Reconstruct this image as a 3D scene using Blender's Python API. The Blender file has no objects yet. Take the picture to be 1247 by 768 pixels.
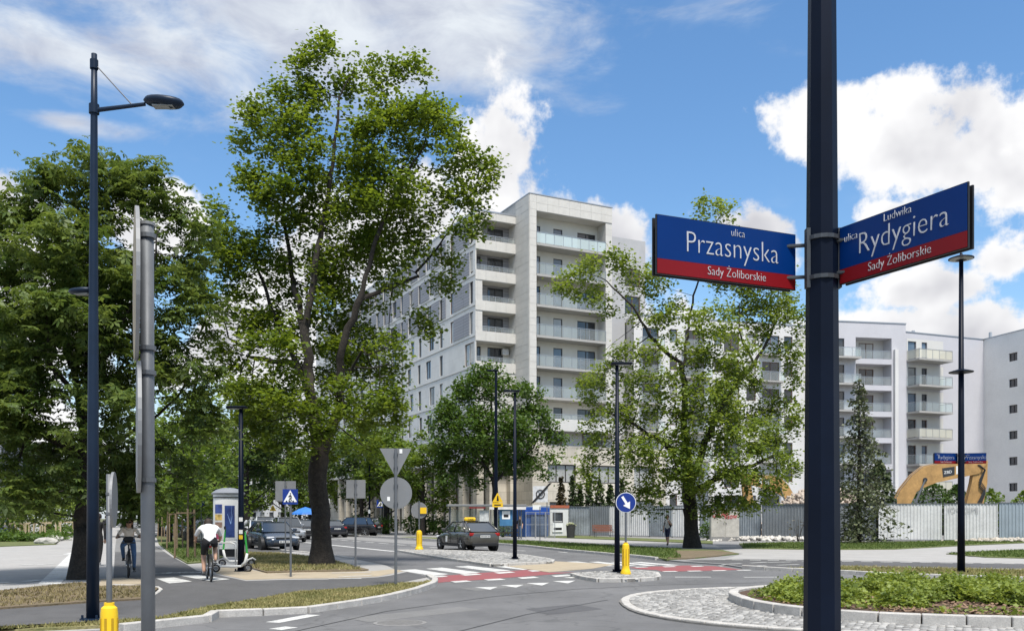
import bpy, bmesh, math, random
import numpy as np
from mathutils import Vector, Matrix
R = math.radians
random.seed(7)
SC = bpy.context.scene
COL = SC.collection

# ---------------------------------------------------------------- camera
F, CX, HY, EYE = 1100.0, 623.5, 630.0, 1.65      # focal length in photo pixels, principal column, horizon row, eye height
cam_d = bpy.data.cameras.new('camera'); cam = bpy.data.objects.new('camera', cam_d); COL.objects.link(cam)
cam.location = (0, 0, EYE); cam.rotation_euler = (R(90), 0, 0)
cam_d.sensor_width = 36; cam_d.lens = F / 1247 * 36
cam_d.shift_y = (HY - 384) / 1247
cam_d.clip_start = 0.1; cam_d.clip_end = 3000
SC.camera = cam

# ---------------------------------------------------------------- light and exposure
SUN_AZ, SUN_EL = R(164), R(64)        # azimuth clockwise from +Y: sun high behind the camera, a little to the right
SUN_STR, SUN_ANG, SKY_STR, EXPO = 2.4, R(13), 0.135, 1.32
sd = bpy.data.lights.new('sun', 'SUN'); so = bpy.data.objects.new('sun', sd); COL.objects.link(so)
sd.energy = SUN_STR; sd.angle = SUN_ANG; sd.color = (1, .955, .89)
sdir = Vector((math.sin(SUN_AZ) * math.cos(SUN_EL), math.cos(SUN_AZ) * math.cos(SUN_EL), math.sin(SUN_EL)))
so.rotation_euler = sdir.to_track_quat('Z', 'Y').to_euler(); so.location = (30, -30, 60)
vs = SC.view_settings
vs.view_transform = 'Standard'; vs.look = 'None'; vs.gamma = 1; vs.use_curve_mapping = False; vs.exposure = EXPO

# ---------------------------------------------------------------- sky: Nishita with clouds laid out by compass direction and height
W = bpy.data.worlds.new('World'); SC.world = W; W.use_nodes = True
W.cycles.sampling_method = 'MANUAL'; W.cycles.sample_map_resolution = 256
nt = W.node_tree; nt.nodes.clear(); N = nt.nodes.new; L = nt.links.new
def wm(op, a, b=None, c=None, clamp=False):
    n = N('ShaderNodeMath'); n.operation = op; n.use_clamp = clamp
    for i, x in enumerate((a, b, c)):
        if x is None: continue
        if isinstance(x, (int, float)): n.inputs[i].default_value = x
        else: L(x, n.inputs[i])
    return n.outputs[0]
sky = N('ShaderNodeTexSky'); sky.sky_type = 'NISHITA'; sky.sun_disc = False
sky.sun_elevation = SUN_EL; sky.sun_rotation = SUN_AZ
sky.altitude = 100; sky.air_density = 1.15; sky.dust_density = 0.6; sky.ozone_density = 2.2
tc = N('ShaderNodeTexCoord'); sp = N('ShaderNodeSeparateXYZ'); L(tc.outputs['Generated'], sp.inputs[0])
az = wm('ARCTAN2', sp.outputs[0], sp.outputs[1]); el = wm('ARCSINE', sp.outputs[2])
cb = N('ShaderNodeCombineXYZ'); L(az, cb.inputs[0]); L(el, cb.inputs[1])
AE = cb.outputs[0]
def noise(vec, scale, detail, rough, off=(0, 0, 0), stretch=(1, 1, 1), dist=0.0):
    m = N('ShaderNodeMapping'); m.inputs['Location'].default_value = off; m.inputs['Scale'].default_value = stretch
    L(vec, m.inputs['Vector'])
    n = N('ShaderNodeTexNoise'); n.inputs['Scale'].default_value = scale; n.inputs['Detail'].default_value = detail
    n.inputs['Roughness'].default_value = rough; n.inputs['Distortion'].default_value = dist
    L(m.outputs[0], n.inputs['Vector']); return n.outputs['Fac']
def px_ae(px, py):
    a = math.atan2(px - CX, F); return a, math.atan2((HY - py) * math.cos(a), F)
def blob(px, py, rx, ry):
    a, e = px_ae(px, py); return (a, e, rx / F, ry / F)
# heaped clouds as seen in the photograph, then more of the same kind round the rest of the sky
cum = [blob(1110, 195, 120, 66), blob(1000, 160, 58, 42), blob(1225, 178, 85, 70), blob(1090, 262, 70, 34), blob(1225, 318, 40, 30), blob(1130, 350, 90, 25),
       blob(600, 215, 70, 85), blob(505, 265, 80, 95), blob(570, 330, 150, 110), blob(745, 300, 45, 60), blob(915, 290, 75, 45),
       blob(790, 420, 120, 60), blob(1120, 430, 260, 60), blob(400, 300, 90, 80), blob(205, 285, 60, 50), blob(-15, 260, 50, 50), blob(60, 380, 120, 70), blob(320, 420, 120, 90)]
rc = random.Random(5)
for k in range(8):
    a = 0.8 + k * (2 * math.pi - 1.6) / 7
    cum.append((a if a < math.pi else a - 2 * math.pi, rc.uniform(.2, .45), rc.uniform(.12, .24), rc.uniform(.07, .12)))
    cum.append((a + .2 if a + .2 < math.pi else a + .2 - 2 * math.pi, rc.uniform(.05, .2), rc.uniform(.2, .3), rc.uniform(.06, .1)))
# broad thin sheets: top left of the photograph and others overhead
sheet = [blob(330, 5, 520, 130), blob(60, 60, 200, 60), blob(560, 40, 200, 70), blob(90, 150, 90, 16), (-1.6, .8, .7, .14), (1.7, .75, .6, .16), (2.9, .85, .7, .15)]
def field(lst):
    acc = None
    for (a, e, ra, re) in lst:
        s = N('ShaderNodeVectorMath'); s.operation = 'SUBTRACT'; L(AE, s.inputs[0]); s.inputs[1].default_value = (a, e, 0)
        m = N('ShaderNodeVectorMath'); m.operation = 'MULTIPLY'; L(s.outputs[0], m.inputs[0]); m.inputs[1].default_value = (1 / ra, 1 / re, 0)
        l = N('ShaderNodeVectorMath'); l.operation = 'LENGTH'; L(m.outputs[0], l.inputs[0])
        o = l.outputs['Value']
        acc = o if acc is None else wm('SMOOTH_MIN', acc, o, .25)
    return wm('SUBTRACT', 1.0, acc)
nb = noise(AE, 9, 7, .6, off=(1.3, 2.1, 0))
nb2 = noise(AE, 7, 4, .55, off=(3.3, 5.06, 0))
fc = field(cum)
def ramp(x, lo, hi):
    n = N('ShaderNodeMapRange'); n.interpolation_type = 'SMOOTHSTEP'; n.inputs['From Min'].default_value = lo; n.inputs['From Max'].default_value = hi
    L(x, n.inputs['Value']); return n.outputs[0]
dc = wm('ADD', fc, wm('MULTIPLY', wm('SUBTRACT', nb, .5), 4.0))
mask_c = ramp(dc, 0.0, 0.42)
ns = noise(AE, 6, 6, .6, off=(4, 1, 0), stretch=(.8, 2.4, 1), dist=.5)
ds = wm('ADD', field(sheet), wm('MULTIPLY', wm('SUBTRACT', ns, .5), 2.6))
mask_s = wm('MULTIPLY', ramp(ds, 0.0, 0.9), .82)
# broken cloud added overhead, out of view, to whiten and brighten the light
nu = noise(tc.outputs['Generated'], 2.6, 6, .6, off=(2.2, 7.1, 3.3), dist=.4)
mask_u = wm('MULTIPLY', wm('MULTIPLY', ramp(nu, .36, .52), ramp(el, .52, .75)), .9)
# wisps everywhere
nw = noise(AE, 3.2, 5, .62, off=(9, 3, 0), stretch=(1, 2.2, 1), dist=.3)
mask_w = wm('MULTIPLY', ramp(nw, .58, .86), .45)
relief = wm('ADD', wm('MULTIPLY', wm('SUBTRACT', nb2, .5), 1.5), wm('MULTIPLY', wm('SUBTRACT', nb, .5), 1.1))            # soft grey folds
thick = ramp(dc, .15, 1.3)
lum = wm('SUBTRACT', wm('ADD', relief, .97), wm('MULTIPLY', thick, .26))
lum = wm('MINIMUM', wm('MAXIMUM', lum, .62), 1.0)
CLOUD = 3.0
def colmix(fac, a, b):
    n = N('ShaderNodeMix'); n.data_type = 'RGBA'
    L(fac, n.inputs['Factor'])
    for s, x in ((n.inputs['A'], a), (n.inputs['B'], b)):
        if isinstance(x, tuple): s.default_value = x
        else: L(x, s)
    return n.outputs['Result']
hs = N('ShaderNodeHueSaturation'); hs.inputs['Saturation'].default_value = 1.2; hs.inputs['Value'].default_value = .555; L(sky.outputs[0], hs.inputs['Color'])
haze_f = wm('MULTIPLY', ramp(wm('SUBTRACT', .22, el), 0.0, .2), .75)
base = colmix(haze_f, hs.outputs[0], (CLOUD * .62, CLOUD * .72, CLOUD * .86, 1))
c1 = colmix(mask_w, base, (CLOUD * .82, CLOUD * .88, CLOUD * .96, 1))
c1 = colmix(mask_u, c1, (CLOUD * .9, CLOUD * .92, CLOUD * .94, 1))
ls = wm('ADD', wm('MULTIPLY', wm('SUBTRACT', noise(AE, 11, 5, .6, off=(6, 2, 0), stretch=(.9, 1.9, 1), dist=.4), .5), 1.1), .80); ls = wm('MINIMUM', wm('MAXIMUM', ls, .55), .98)
cs = N('ShaderNodeCombineXYZ'); L(wm('MULTIPLY', ls, CLOUD * .97), cs.inputs[0]); L(wm('MULTIPLY', ls, CLOUD), cs.inputs[1]); L(wm('MULTIPLY', wm('ADD', wm('MULTIPLY', ls, .8), .2), CLOUD), cs.inputs[2])
c2 = colmix(mask_s, c1, cs.outputs[0])
cc = N('ShaderNodeCombineXYZ')
L(wm('MULTIPLY', lum, CLOUD), cc.inputs[0]); L(wm('MULTIPLY', lum, CLOUD * 1.0), cc.inputs[1])
L(wm('MULTIPLY', wm('ADD', wm('MULTIPLY', lum, .9), .1), CLOUD * 1.01), cc.inputs[2])
c3 = colmix(mask_c, c2, cc.outputs[0])
bg = N('ShaderNodeBackground'); L(c3, bg.inputs[0]); bg.inputs[1].default_value = SKY_STR
wo = N('ShaderNodeOutputWorld'); L(bg.outputs[0], wo.inputs[0])
SC.cycles.max_bounces = 4; SC.cycles.diffuse_bounces = 2; SC.cycles.glossy_bounces = 3; SC.cycles.transmission_bounces = 4; SC.cycles.transparent_max_bounces = 8
SC.cycles.caustics_reflective = False; SC.cycles.caustics_refractive = False

# ---------------------------------------------------------------- measuring helpers: where a photo pixel meets the ground
def G(px, py, z=0.0):
    Y = (EYE - z) * F / (py - HY); return ((px - CX) / F * Y, Y)
def XA(px, Y): return (px - CX) / F * Y
def ZA(py, Y): return EYE + (HY - py) / F * Y
TH = R(26.5)                                              # the street runs 26.5 degrees left of the view
UX, UY = -math.sin(TH), math.cos(TH)                     # along the street, away
VX, VY = math.cos(TH), math.sin(TH)                      # across it, to the right
def along(p, s, t=0): return (p[0] + UX * s + VX * t, p[1] + UY * s + VY * t)

# ---------------------------------------------------------------- materials
MATS = {}
def node_mat(name):
    m = bpy.data.materials.new(name); m.use_nodes = True; t = m.node_tree; t.nodes.clear(); return m, t
def mat(name, col, rough=.7, metal=0.0, var=.18, scale=3.0, bump=0.0, bscale=60.0, spec=.4, col2=None, fine=0.0, coat=0.0):
    if name in MATS: return MATS[name]
    m, t = node_mat(name); n = t.nodes.new; l = t.links.new
    out = n('ShaderNodeOutputMaterial'); p = n('ShaderNodeBsdfPrincipled'); l(p.outputs[0], out.inputs[0])
    p.inputs['Roughness'].default_value = rough; p.inputs['Metallic'].default_value = metal
    p.inputs['Specular IOR Level'].default_value = spec; p.inputs['Coat Weight'].default_value = coat
    g = n('ShaderNodeNewGeometry')
    nz = n('ShaderNodeTexNoise'); nz.inputs['Scale'].default_value = scale; nz.inputs['Detail'].default_value = 6; nz.inputs['Roughness'].default_value = .65
    l(g.outputs['Position'], nz.inputs['Vector'])
    mx = n('ShaderNodeMix'); mx.data_type = 'RGBA'
    if col2 is None:
        a = tuple(c * (1 - var) for c in col); b = tuple(min(1, c * (1 + var)) for c in col)
    else: a, b = col, col2
    mx.inputs['A'].default_value = (*a, 1); mx.inputs['B'].default_value = (*b, 1)
    mr = n('ShaderNodeMapRange'); mr.inputs['From Min'].default_value = .3; mr.inputs['From Max'].default_value = .7
    l(nz.outputs['Fac'], mr.inputs['Value']); l(mr.outputs[0], mx.inputs['Factor'])
    src = mx.outputs['Result']
    if fine > 0:
        nf = n('ShaderNodeTexNoise'); nf.inputs['Scale'].default_value = bscale; nf.inputs['Detail'].default_value = 3; l(g.outputs['Position'], nf.inputs['Vector'])
        mf = n('ShaderNodeMapRange'); mf.inputs['From Min'].default_value = .25; mf.inputs['From Max'].default_value = .75
        mf.inputs['To Min'].default_value = 1 - fine; mf.inputs['To Max'].default_value = 1 + fine; l(nf.outputs['Fac'], mf.inputs['Value'])
        ml = n('ShaderNodeVectorMath'); ml.operation = 'SCALE'; l(src, ml.inputs[0]); l(mf.outputs[0], ml.inputs['Scale']); src = ml.outputs[0]
    l(src, p.inputs['Base Color'])
    if bump > 0:
        nb_ = n('ShaderNodeTexNoise'); nb_.inputs['Scale'].default_value = bscale; nb_.inputs['Detail'].default_value = 4; l(g.outputs['Position'], nb_.inputs['Vector'])
        bp = n('ShaderNodeBump'); bp.inputs['Strength'].default_value = bump; bp.inputs['Distance'].default_value = .02; l(nb_.outputs['Fac'], bp.inputs['Height']); l(bp.outputs[0], p.inputs['Normal'])
    MATS[name] = m; return m
def leaf_mat(name, dark, light, trans=.35, rough=.5, clump=.5, cscale=.9):
    if name in MATS: return MATS[name]
    m, t = node_mat(name); n = t.nodes.new; l = t.links.new
    out = n('ShaderNodeOutputMaterial'); g = n('ShaderNodeNewGeometry')
    nz = n('ShaderNodeTexNoise'); nz.inputs['Scale'].default_value = cscale; nz.inputs['Detail'].default_value = 3; l(g.outputs['Position'], nz.inputs['Vector'])
    mr = n('ShaderNodeMapRange'); mr.inputs['From Min'].default_value = .32; mr.inputs['From Max'].default_value = .68; l(nz.outputs['Fac'], mr.inputs['Value'])
    fm = n('ShaderNodeMix'); fm.data_type = 'FLOAT'; fm.inputs['Factor'].default_value = clump; l(g.outputs['Random Per Island'], fm.inputs['A']); l(mr.outputs[0], fm.inputs['B'])
    mx = n('ShaderNodeMix'); mx.data_type = 'RGBA'; mx.inputs['A'].default_value = (*dark, 1); mx.inputs['B'].default_value = (*light, 1)
    l(fm.outputs['Result'], mx.inputs['Factor'])
    p = n('ShaderNodeBsdfPrincipled'); p.inputs['Roughness'].default_value = rough; p.inputs['Specular IOR Level'].default_value = .3
    l(mx.outputs['Result'], p.inputs['Base Color'])
    if trans <= 0: l(p.outputs[0], out.inputs[0]); MATS[name] = m; return m
    tr = n('ShaderNodeBsdfTranslucent'); hs_ = n('ShaderNodeHueSaturation'); hs_.inputs['Hue'].default_value = .485; hs_.inputs['Value'].default_value = 1.5; hs_.inputs['Saturation'].default_value = 1.1
    l(mx.outputs['Result'], hs_.inputs['Color']); l(hs_.outputs[0], tr.inputs[0])
    ms = n('ShaderNodeMixShader'); ms.inputs[0].default_value = trans; l(p.outputs[0], ms.inputs[1]); l(tr.outputs[0], ms.inputs[2]); l(ms.outputs[0], out.inputs[0])
    MATS[name] = m; return m
def worn(name, col, under, wear=.5, rough=.8, scale=2.2):
    """paint worn through to what lies below, in patches"""
    if name in MATS: return MATS[name]
    m, t = node_mat(name); n = t.nodes.new; l = t.links.new
    out = n('ShaderNodeOutputMaterial'); p = n('ShaderNodeBsdfPrincipled'); p.inputs['Roughness'].default_value = rough; l(p.outputs[0], out.inputs[0]); g = n('ShaderNodeNewGeometry')
    a = n('ShaderNodeTexNoise'); a.inputs['Scale'].default_value = scale; a.inputs['Detail'].default_value = 8; a.inputs['Roughness'].default_value = .75; l(g.outputs['Position'], a.inputs['Vector'])
    b = n('ShaderNodeTexNoise'); b.inputs['Scale'].default_value = 26; b.inputs['Detail'].default_value = 4; l(g.outputs['Position'], b.inputs['Vector'])
    ad = n('ShaderNodeMath'); ad.operation = 'MULTIPLY_ADD'; ad.inputs[1].default_value = .5; l(b.outputs['Fac'], ad.inputs[0]); l(a.outputs['Fac'], ad.inputs[2])
    mr = n('ShaderNodeMapRange'); mr.inputs['From Min'].default_value = .72; mr.inputs['From Max'].default_value = .98; mr.inputs['To Max'].default_value = wear; mr.inputs['To Min'].default_value = .06; l(ad.outputs[0], mr.inputs['Value'])
    mx = n('ShaderNodeMix'); mx.data_type = 'RGBA'; mx.inputs['A'].default_value = (*col, 1); mx.inputs['B'].default_value = (*under, 1); l(mr.outputs[0], mx.inputs['Factor']); l(mx.outputs['Result'], p.inputs['Base Color'])
    MATS[name] = m; return m
def asphalt(name, col, crack=.5, patch=.3):
    m, t = node_mat(name); n = t.nodes.new; l = t.links.new
    out = n('ShaderNodeOutputMaterial'); p = n('ShaderNodeBsdfPrincipled'); p.inputs['Roughness'].default_value = .85; p.inputs['Specular IOR Level'].default_value = .3; l(p.outputs[0], out.inputs[0]); g = n('ShaderNodeNewGeometry')
    def nz(sc, det, ro=.6, lo=.3, hi=.7, a=0.0, b=1.0):
        q = n('ShaderNodeTexNoise'); q.inputs['Scale'].default_value = sc; q.inputs['Detail'].default_value = det; q.inputs['Roughness'].default_value = ro; l(g.outputs['Position'], q.inputs['Vector'])
        r_ = n('ShaderNodeMapRange'); r_.inputs['From Min'].default_value = lo; r_.inputs['From Max'].default_value = hi; r_.inputs['To Min'].default_value = a; r_.inputs['To Max'].default_value = b; l(q.outputs['Fac'], r_.inputs['Value']); return r_.outputs[0], q
    big, _ = nz(.28, 5, .6, .3, .7, 1 - patch, 1 + patch); mid, _ = nz(2.2, 6, .7, .3, .7, .9, 1.1); fine, fq_ = nz(140, 2, .5, .25, .75, .68, 1.34); spot, _ = nz(3.1, 3, .5, .66, .74, 1, .72)
    v = n('ShaderNodeTexVoronoi'); v.feature = 'DISTANCE_TO_EDGE'; v.inputs['Scale'].default_value = .33; w = n('ShaderNodeTexNoise'); w.inputs['Scale'].default_value = 1.4; w.inputs['Detail'].default_value = 5; l(g.outputs['Position'], w.inputs['Vector'])
    wa = n('ShaderNodeMix'); wa.data_type = 'RGBA'; wa.blend_type = 'ADD'; wa.inputs['Factor'].default_value = .9; l(g.outputs['Position'], wa.inputs['A']); l(w.outputs['Color'], wa.inputs['B']); l(wa.outputs['Result'], v.inputs['Vector'])
    cr = n('ShaderNodeMapRange'); cr.inputs['From Min'].default_value = .002; cr.inputs['From Max'].default_value = .012; cr.inputs['To Min'].default_value = 1 - crack; l(v.outputs['Distance'], cr.inputs['Value'])
    cur = None
    for x in (big, mid, fine, spot, cr.outputs[0]):
        if cur is None: cur = x
        else: k_ = n('ShaderNodeMath'); k_.operation = 'MULTIPLY'; l(cur, k_.inputs[0]); l(x, k_.inputs[1]); cur = k_.outputs[0]
    sc = n('ShaderNodeVectorMath'); sc.operation = 'SCALE'; sc.inputs[0].default_value = col; l(cur, sc.inputs['Scale']); l(sc.outputs[0], p.inputs['Base Color'])
    bp = n('ShaderNodeBump'); bp.inputs['Strength'].default_value = .3; bp.inputs['Distance'].default_value = .01; l(fq_.outputs['Fac'], bp.inputs['Height']); l(bp.outputs[0], p.inputs['Normal'])
    MATS[name] = m; return m
def glass_rail(name, tint, alpha):
    m, t = node_mat(name); n = t.nodes.new; l = t.links.new
    out = n('ShaderNodeOutputMaterial'); a = n('ShaderNodeBsdfTransparent'); a.inputs[0].default_value = (*tint, 1)
    b = n('ShaderNodeBsdfPrincipled'); b.inputs['Base Color'].default_value = (*tint, 1); b.inputs['Roughness'].default_value = .08
    s = n('ShaderNodeMixShader'); s.inputs[0].default_value = alpha; l(a.outputs[0], s.inputs[1]); l(b.outputs[0], s.inputs[2]); l(s.outputs[0], out.inputs[0])
    MATS[name] = m; return m
def panel_mat(name, col, mortar, w, h, var=.06, size=.015, rough=.6, off=.5, dirt=0.0):
    m, t = node_mat(name); n = t.nodes.new; l = t.links.new
    out = n('ShaderNodeOutputMaterial'); p = n('ShaderNodeBsdfPrincipled'); p.inputs['Roughness'].default_value = rough; l(p.outputs[0], out.inputs[0])
    g = n('ShaderNodeNewGeometry'); d = n('ShaderNodeVectorMath'); d.operation = 'DOT_PRODUCT'; d.inputs[1].default_value = (UX + VX, UY + VY, 0); l(g.outputs['Position'], d.inputs[0])
    s = n('ShaderNodeSeparateXYZ'); l(g.outputs['Position'], s.inputs[0]); c = n('ShaderNodeCombineXYZ'); l(d.outputs['Value'], c.inputs[0]); l(s.outputs[2], c.inputs[1])
    b = n('ShaderNodeTexBrick'); b.inputs['Scale'].default_value = 1; b.inputs['Brick Width'].default_value = w; b.inputs['Row Height'].default_value = h; b.inputs['Mortar Size'].default_value = size
    b.offset = off; b.inputs['Color1'].default_value = (*[x * (1 - var) for x in col], 1); b.inputs['Color2'].default_value = (*[x * (1 + var) for x in col], 1); b.inputs['Mortar'].default_value = (*mortar, 1)
    b.inputs['Mortar Smooth'].default_value = .2; l(c.outputs[0], b.inputs['Vector'])
    nz = n('ShaderNodeTexNoise'); nz.inputs['Scale'].default_value = .7; nz.inputs['Detail'].default_value = 8; nz.inputs['Roughness'].default_value = .7; l(g.outputs['Position'], nz.inputs['Vector'])
    mr = n('ShaderNodeMapRange'); mr.inputs['From Min'].default_value = .3; mr.inputs['From Max'].default_value = .7; mr.inputs['To Min'].default_value = .92 - dirt; mr.inputs['To Max'].default_value = 1.04; l(nz.outputs['Fac'], mr.inputs['Value'])
    ml = n('ShaderNodeVectorMath'); ml.operation = 'SCALE'; l(b.outputs['Color'], ml.inputs[0]); l(mr.outputs[0], ml.inputs['Scale']); l(ml.outputs[0], p.inputs['Base Color'])
    MATS[name] = m; return m

# ---------------------------------------------------------------- mesh helpers
class MB:
    def __init__(s): s.v = []; s.f = []; s.m = []
    def add(s, vs, fs, mi=0):
        b = len(s.v); s.v += [tuple(v) for v in vs]
        for f in fs: s.f.append(tuple(b + i for i in f)); s.m.append(mi)
        return s
    def obox(s, o, a, b, c, mi=0):
        o, a, b, c = map(Vector, (o, a, b, c))
        vs = [o, o + a, o + a + b, o + b, o + c, o + a + c, o + a + b + c, o + b + c]
        return s.add(vs, [(0, 3, 2, 1), (4, 5, 6, 7), (0, 1, 5, 4), (1, 2, 6, 5), (2, 3, 7, 6), (3, 0, 4, 7)], mi)
    def box(s, c, size, rz=0.0, mi=0):
        cx, cy, cz = c; x, y, z = size; co, si = math.cos(rz), math.sin(rz)
        o = (cx - co * x / 2 + si * y / 2, cy - si * x / 2 - co * y / 2, cz - z / 2)
        return s.obox(o, (co * x, si * x, 0), (-si * y, co * y, 0), (0, 0, z), mi)
    def prism(s, poly, z0, z1, mi=0, bottom=True):
        n = len(poly); ar = sum(poly[i][0] * poly[(i + 1) % n][1] - poly[(i + 1) % n][0] * poly[i][1] for i in range(n))
        if ar < 0: poly = poly[::-1]
        vs = [(x, y, z0) for x, y in poly] + [(x, y, z1) for x, y in poly]
        fs = [tuple(range(n, 2 * n))] + [(i, (i + 1) % n, n + (i + 1) % n, n + i) for i in range(n)]
        if bottom: fs.append(tuple(range(n - 1, -1, -1)))
        return s.add(vs, fs, mi)
    def tube(s, pts, rads, n=8, mi=0, cap=True):
        pts = [Vector(p) for p in pts]
        if not isinstance(rads, (list, tuple)): rads = [rads] * len(pts)
        vs, fs = [], []; ref = None
        for i, p in enumerate(pts):
            d = (pts[min(i + 1, len(pts) - 1)] - pts[max(i - 1, 0)]).normalized()
            if ref is None: ref = Vector((1, 0, 0)) if abs(d.x) < .8 else Vector((0, 1, 0))
            a = ref - d * ref.dot(d)
            if a.length < 1e-4: a = d.orthogonal()
            a.normalize(); ref = a; b = d.cross(a)
            for k in range(n):
                t = 2 * math.pi * (k + .5) / n; vs.append(p + (a * math.cos(t) + b * math.sin(t)) * rads[i])
        for i in range(len(pts) - 1):
            for k in range(n):
                k2 = (k + 1) % n; fs.append((i * n + k, i * n + k2, (i + 1) * n + k2, (i + 1) * n + k))
        if cap: fs.append(tuple(range(n - 1, -1, -1))); fs.append(tuple(range((len(pts) - 1) * n, len(pts) * n)))
        return s.add(vs, fs, mi)
    def lathe(s, prof, c=(0, 0, 0), n=16, mi=0, ax='z'):
        vs, fs = [], []
        for r, z in prof:
            for k in range(n):
                t = 2 * math.pi * k / n; x, y = r * math.cos(t), r * math.sin(t)
                p = (x, y, z) if ax == 'z' else ((z, x, y) if ax == 'x' else (x, z, y))
                vs.append((c[0] + p[0], c[1] + p[1], c[2] + p[2]))
        for i in range(len(prof) - 1):
            for k in range(n):
                k2 = (k + 1) % n; fs.append((i * n + k, i * n + k2, (i + 1) * n + k2, (i + 1) * n + k))
        fs.append(tuple(range(n - 1, -1, -1))); fs.append(tuple(range((len(prof) - 1) * n, len(prof) * n)))
        return s.add(vs, fs, mi)
    def torus(s, c, Rr, r, axis='x', n=24, k=8, mi=0):
        vs, fs = [], []
        for i in range(n):
            a = 2 * math.pi * i / n
            for j in range(k):
                b = 2 * math.pi * j / k; rr = Rr + r * math.cos(b); h = r * math.sin(b)
                p = (h, rr * math.cos(a), rr * math.sin(a)) if axis == 'x' else ((rr * math.cos(a), h, rr * math.sin(a)) if axis == 'y' else (rr * math.cos(a), rr * math.sin(a), h))
                vs.append((c[0] + p[0], c[1] + p[1], c[2] + p[2]))
        for i in range(n):
            for j in range(k): fs.append((i * k + j, ((i + 1) % n) * k + j, ((i + 1) % n) * k + (j + 1) % k, i * k + (j + 1) % k))
        return s.add(vs, fs, mi)
    def build(s, name, mats, parent=None, smooth=False, bevel=0.0, recalc=True, sub=0):
        me = bpy.data.meshes.new(name); me.from_pydata(s.v, [], s.f)
        if not isinstance(mats, (list, tuple)): mats = [mats]
        for x in mats: me.materials.append(x)
        if len(mats) > 1: me.polygons.foreach_set('material_index', s.m)
        if recalc or bevel:
            bm = bmesh.new(); bm.from_mesh(me)
            if bevel: bmesh.ops.bevel(bm, geom=bm.edges[:], offset=bevel, segments=1, affect='EDGES', clamp_overlap=True)
            bmesh.ops.recalc_face_normals(bm, faces=bm.faces[:]); bm.to_mesh(me); bm.free()
        if smooth:
            me.polygons.foreach_set('use_smooth', [True] * len(me.polygons))
        o = link(name, me, parent)
        if sub:
            md = o.modifiers.new('smooth', 'SUBSURF'); md.levels = sub; md.render_levels = sub
        return o
def smooth_by_angle(o, ang=40):
    me = o.data
    bm = bmesh.new(); bm.from_mesh(me)
    for f in bm.faces: f.smooth = True
    for e in bm.edges:
        if len(e.link_faces) == 2 and e.calc_face_angle(0) > R(ang): e.smooth = False
    bm.to_mesh(me); bm.free(); return o
def link(name, data, parent=None):
    o = bpy.data.objects.new(name, data); COL.objects.link(o)
    if parent is not None: o.parent = parent
    return o
def tag(o, label=None, cat=None, group=None, kind=None):
    if label: o['label'] = label
    if cat: o['category'] = cat
    if group: o['group'] = group
    if kind: o['kind'] = kind
    return o
def thing(name, label, cat, loc=(0, 0, 0), rz=0.0, group=None):
    o = link(name, None); o.location = loc; o.rotation_euler = (0, 0, rz); o.empty_display_size = .3
    return tag(o, label, cat, group)
def wthing(name, label, cat, loc, group=None):
    """thing whose parts are modelled in world coordinates"""
    o = thing(name, label, cat, loc, 0, group); o['_w'] = 1; return o
def wbuild(mb, name, mats, root, **k):
    o = mb.build(name, mats, root, **k)
    if root is not None and root.type == 'EMPTY': o.matrix_parent_inverse = Matrix.Translation(-Vector(root.location))
    return o
def copy_tree(o, parent=None):
    c = o.copy(); COL.objects.link(c); c.parent = parent
    for ch in list(o.children): copy_tree(ch, c)
    return c
def mesh_np(name, V, Fc, m, smooth=False):
    """V (n,3) float, Fc (k,q) int: all faces with q corners"""
    me = bpy.data.meshes.new(name); k, q = Fc.shape
    me.vertices.add(len(V)); me.vertices.foreach_set('co', np.ascontiguousarray(V, dtype=np.float32).ravel())
    me.loops.add(k * q); me.loops.foreach_set('vertex_index', np.ascontiguousarray(Fc, dtype=np.int32).ravel())
    me.polygons.add(k); me.polygons.foreach_set('loop_start', np.arange(k, dtype=np.int32) * q)
    try: me.polygons.foreach_set('loop_total', np.full(k, q, dtype=np.int32))
    except Exception: pass
    if smooth: me.polygons.foreach_set('use_smooth', np.ones(k, dtype=bool))
    me.update(); me.validate()
    for x in (m if isinstance(m, (list, tuple)) else [m]): me.materials.append(x)
    return me
# ================================================================ GROUND, ROADS, PAVEMENTS
m_asph = asphalt('asphalt_road', (.128, .128, .130), .22, .2)
m_path = asphalt('asphalt_path', (.09, .089, .09), .1, .12)
m_pave = mat('concrete_paving', (.31, .302, .29), .85, var=.1, scale=.9, bump=.15, bscale=30, fine=.12)
m_pave2 = mat('concrete_paving_dark', (.215, .212, .208), .85, var=.1, scale=.9, bump=.15, bscale=30, fine=.12)
m_sand = mat('sandy_tactile_paving', (.34, .285, .205), .9, var=.12, scale=2.5, bump=.2, bscale=40, fine=.12)
m_sett = mat('granite_setts', (.33, .325, .315), .85, var=.3, scale=9, bump=.5, bscale=25, fine=.2)
m_sett_base = mat('sett_joints', (.19, .18, .165), .95, var=.2, scale=6)
m_kerb = mat('kerb_concrete', (.40, .385, .36), .85, var=.2, scale=4, bump=.2, bscale=50, fine=.18)
m_grass = mat('dry_grass_soil', (.26, .22, .11), .95, scale=1.6, col2=(.13, .135, .05), bump=.5, bscale=30, fine=.35)
m_lawn = mat('lawn_soil', (.075, .10, .028), .95, scale=1.0, col2=(.13, .14, .05), bump=.5, bscale=30, fine=.35)
m_dirt = mat('bare_dirt', (.17, .125, .08), .95, scale=2.2, col2=(.105, .088, .05), bump=.6, bscale=18, fine=.3)
m_red = worn('red_cycle_paint', (.255, .062, .068), (.12, .10, .10), .75)
m_white = worn('road_paint', (.55, .55, .53), (.16, .16, .16), .85)
m_terrain = mat('terrain', (.12, .115, .06), .95, scale=.2, col2=(.07, .085, .03))

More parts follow.
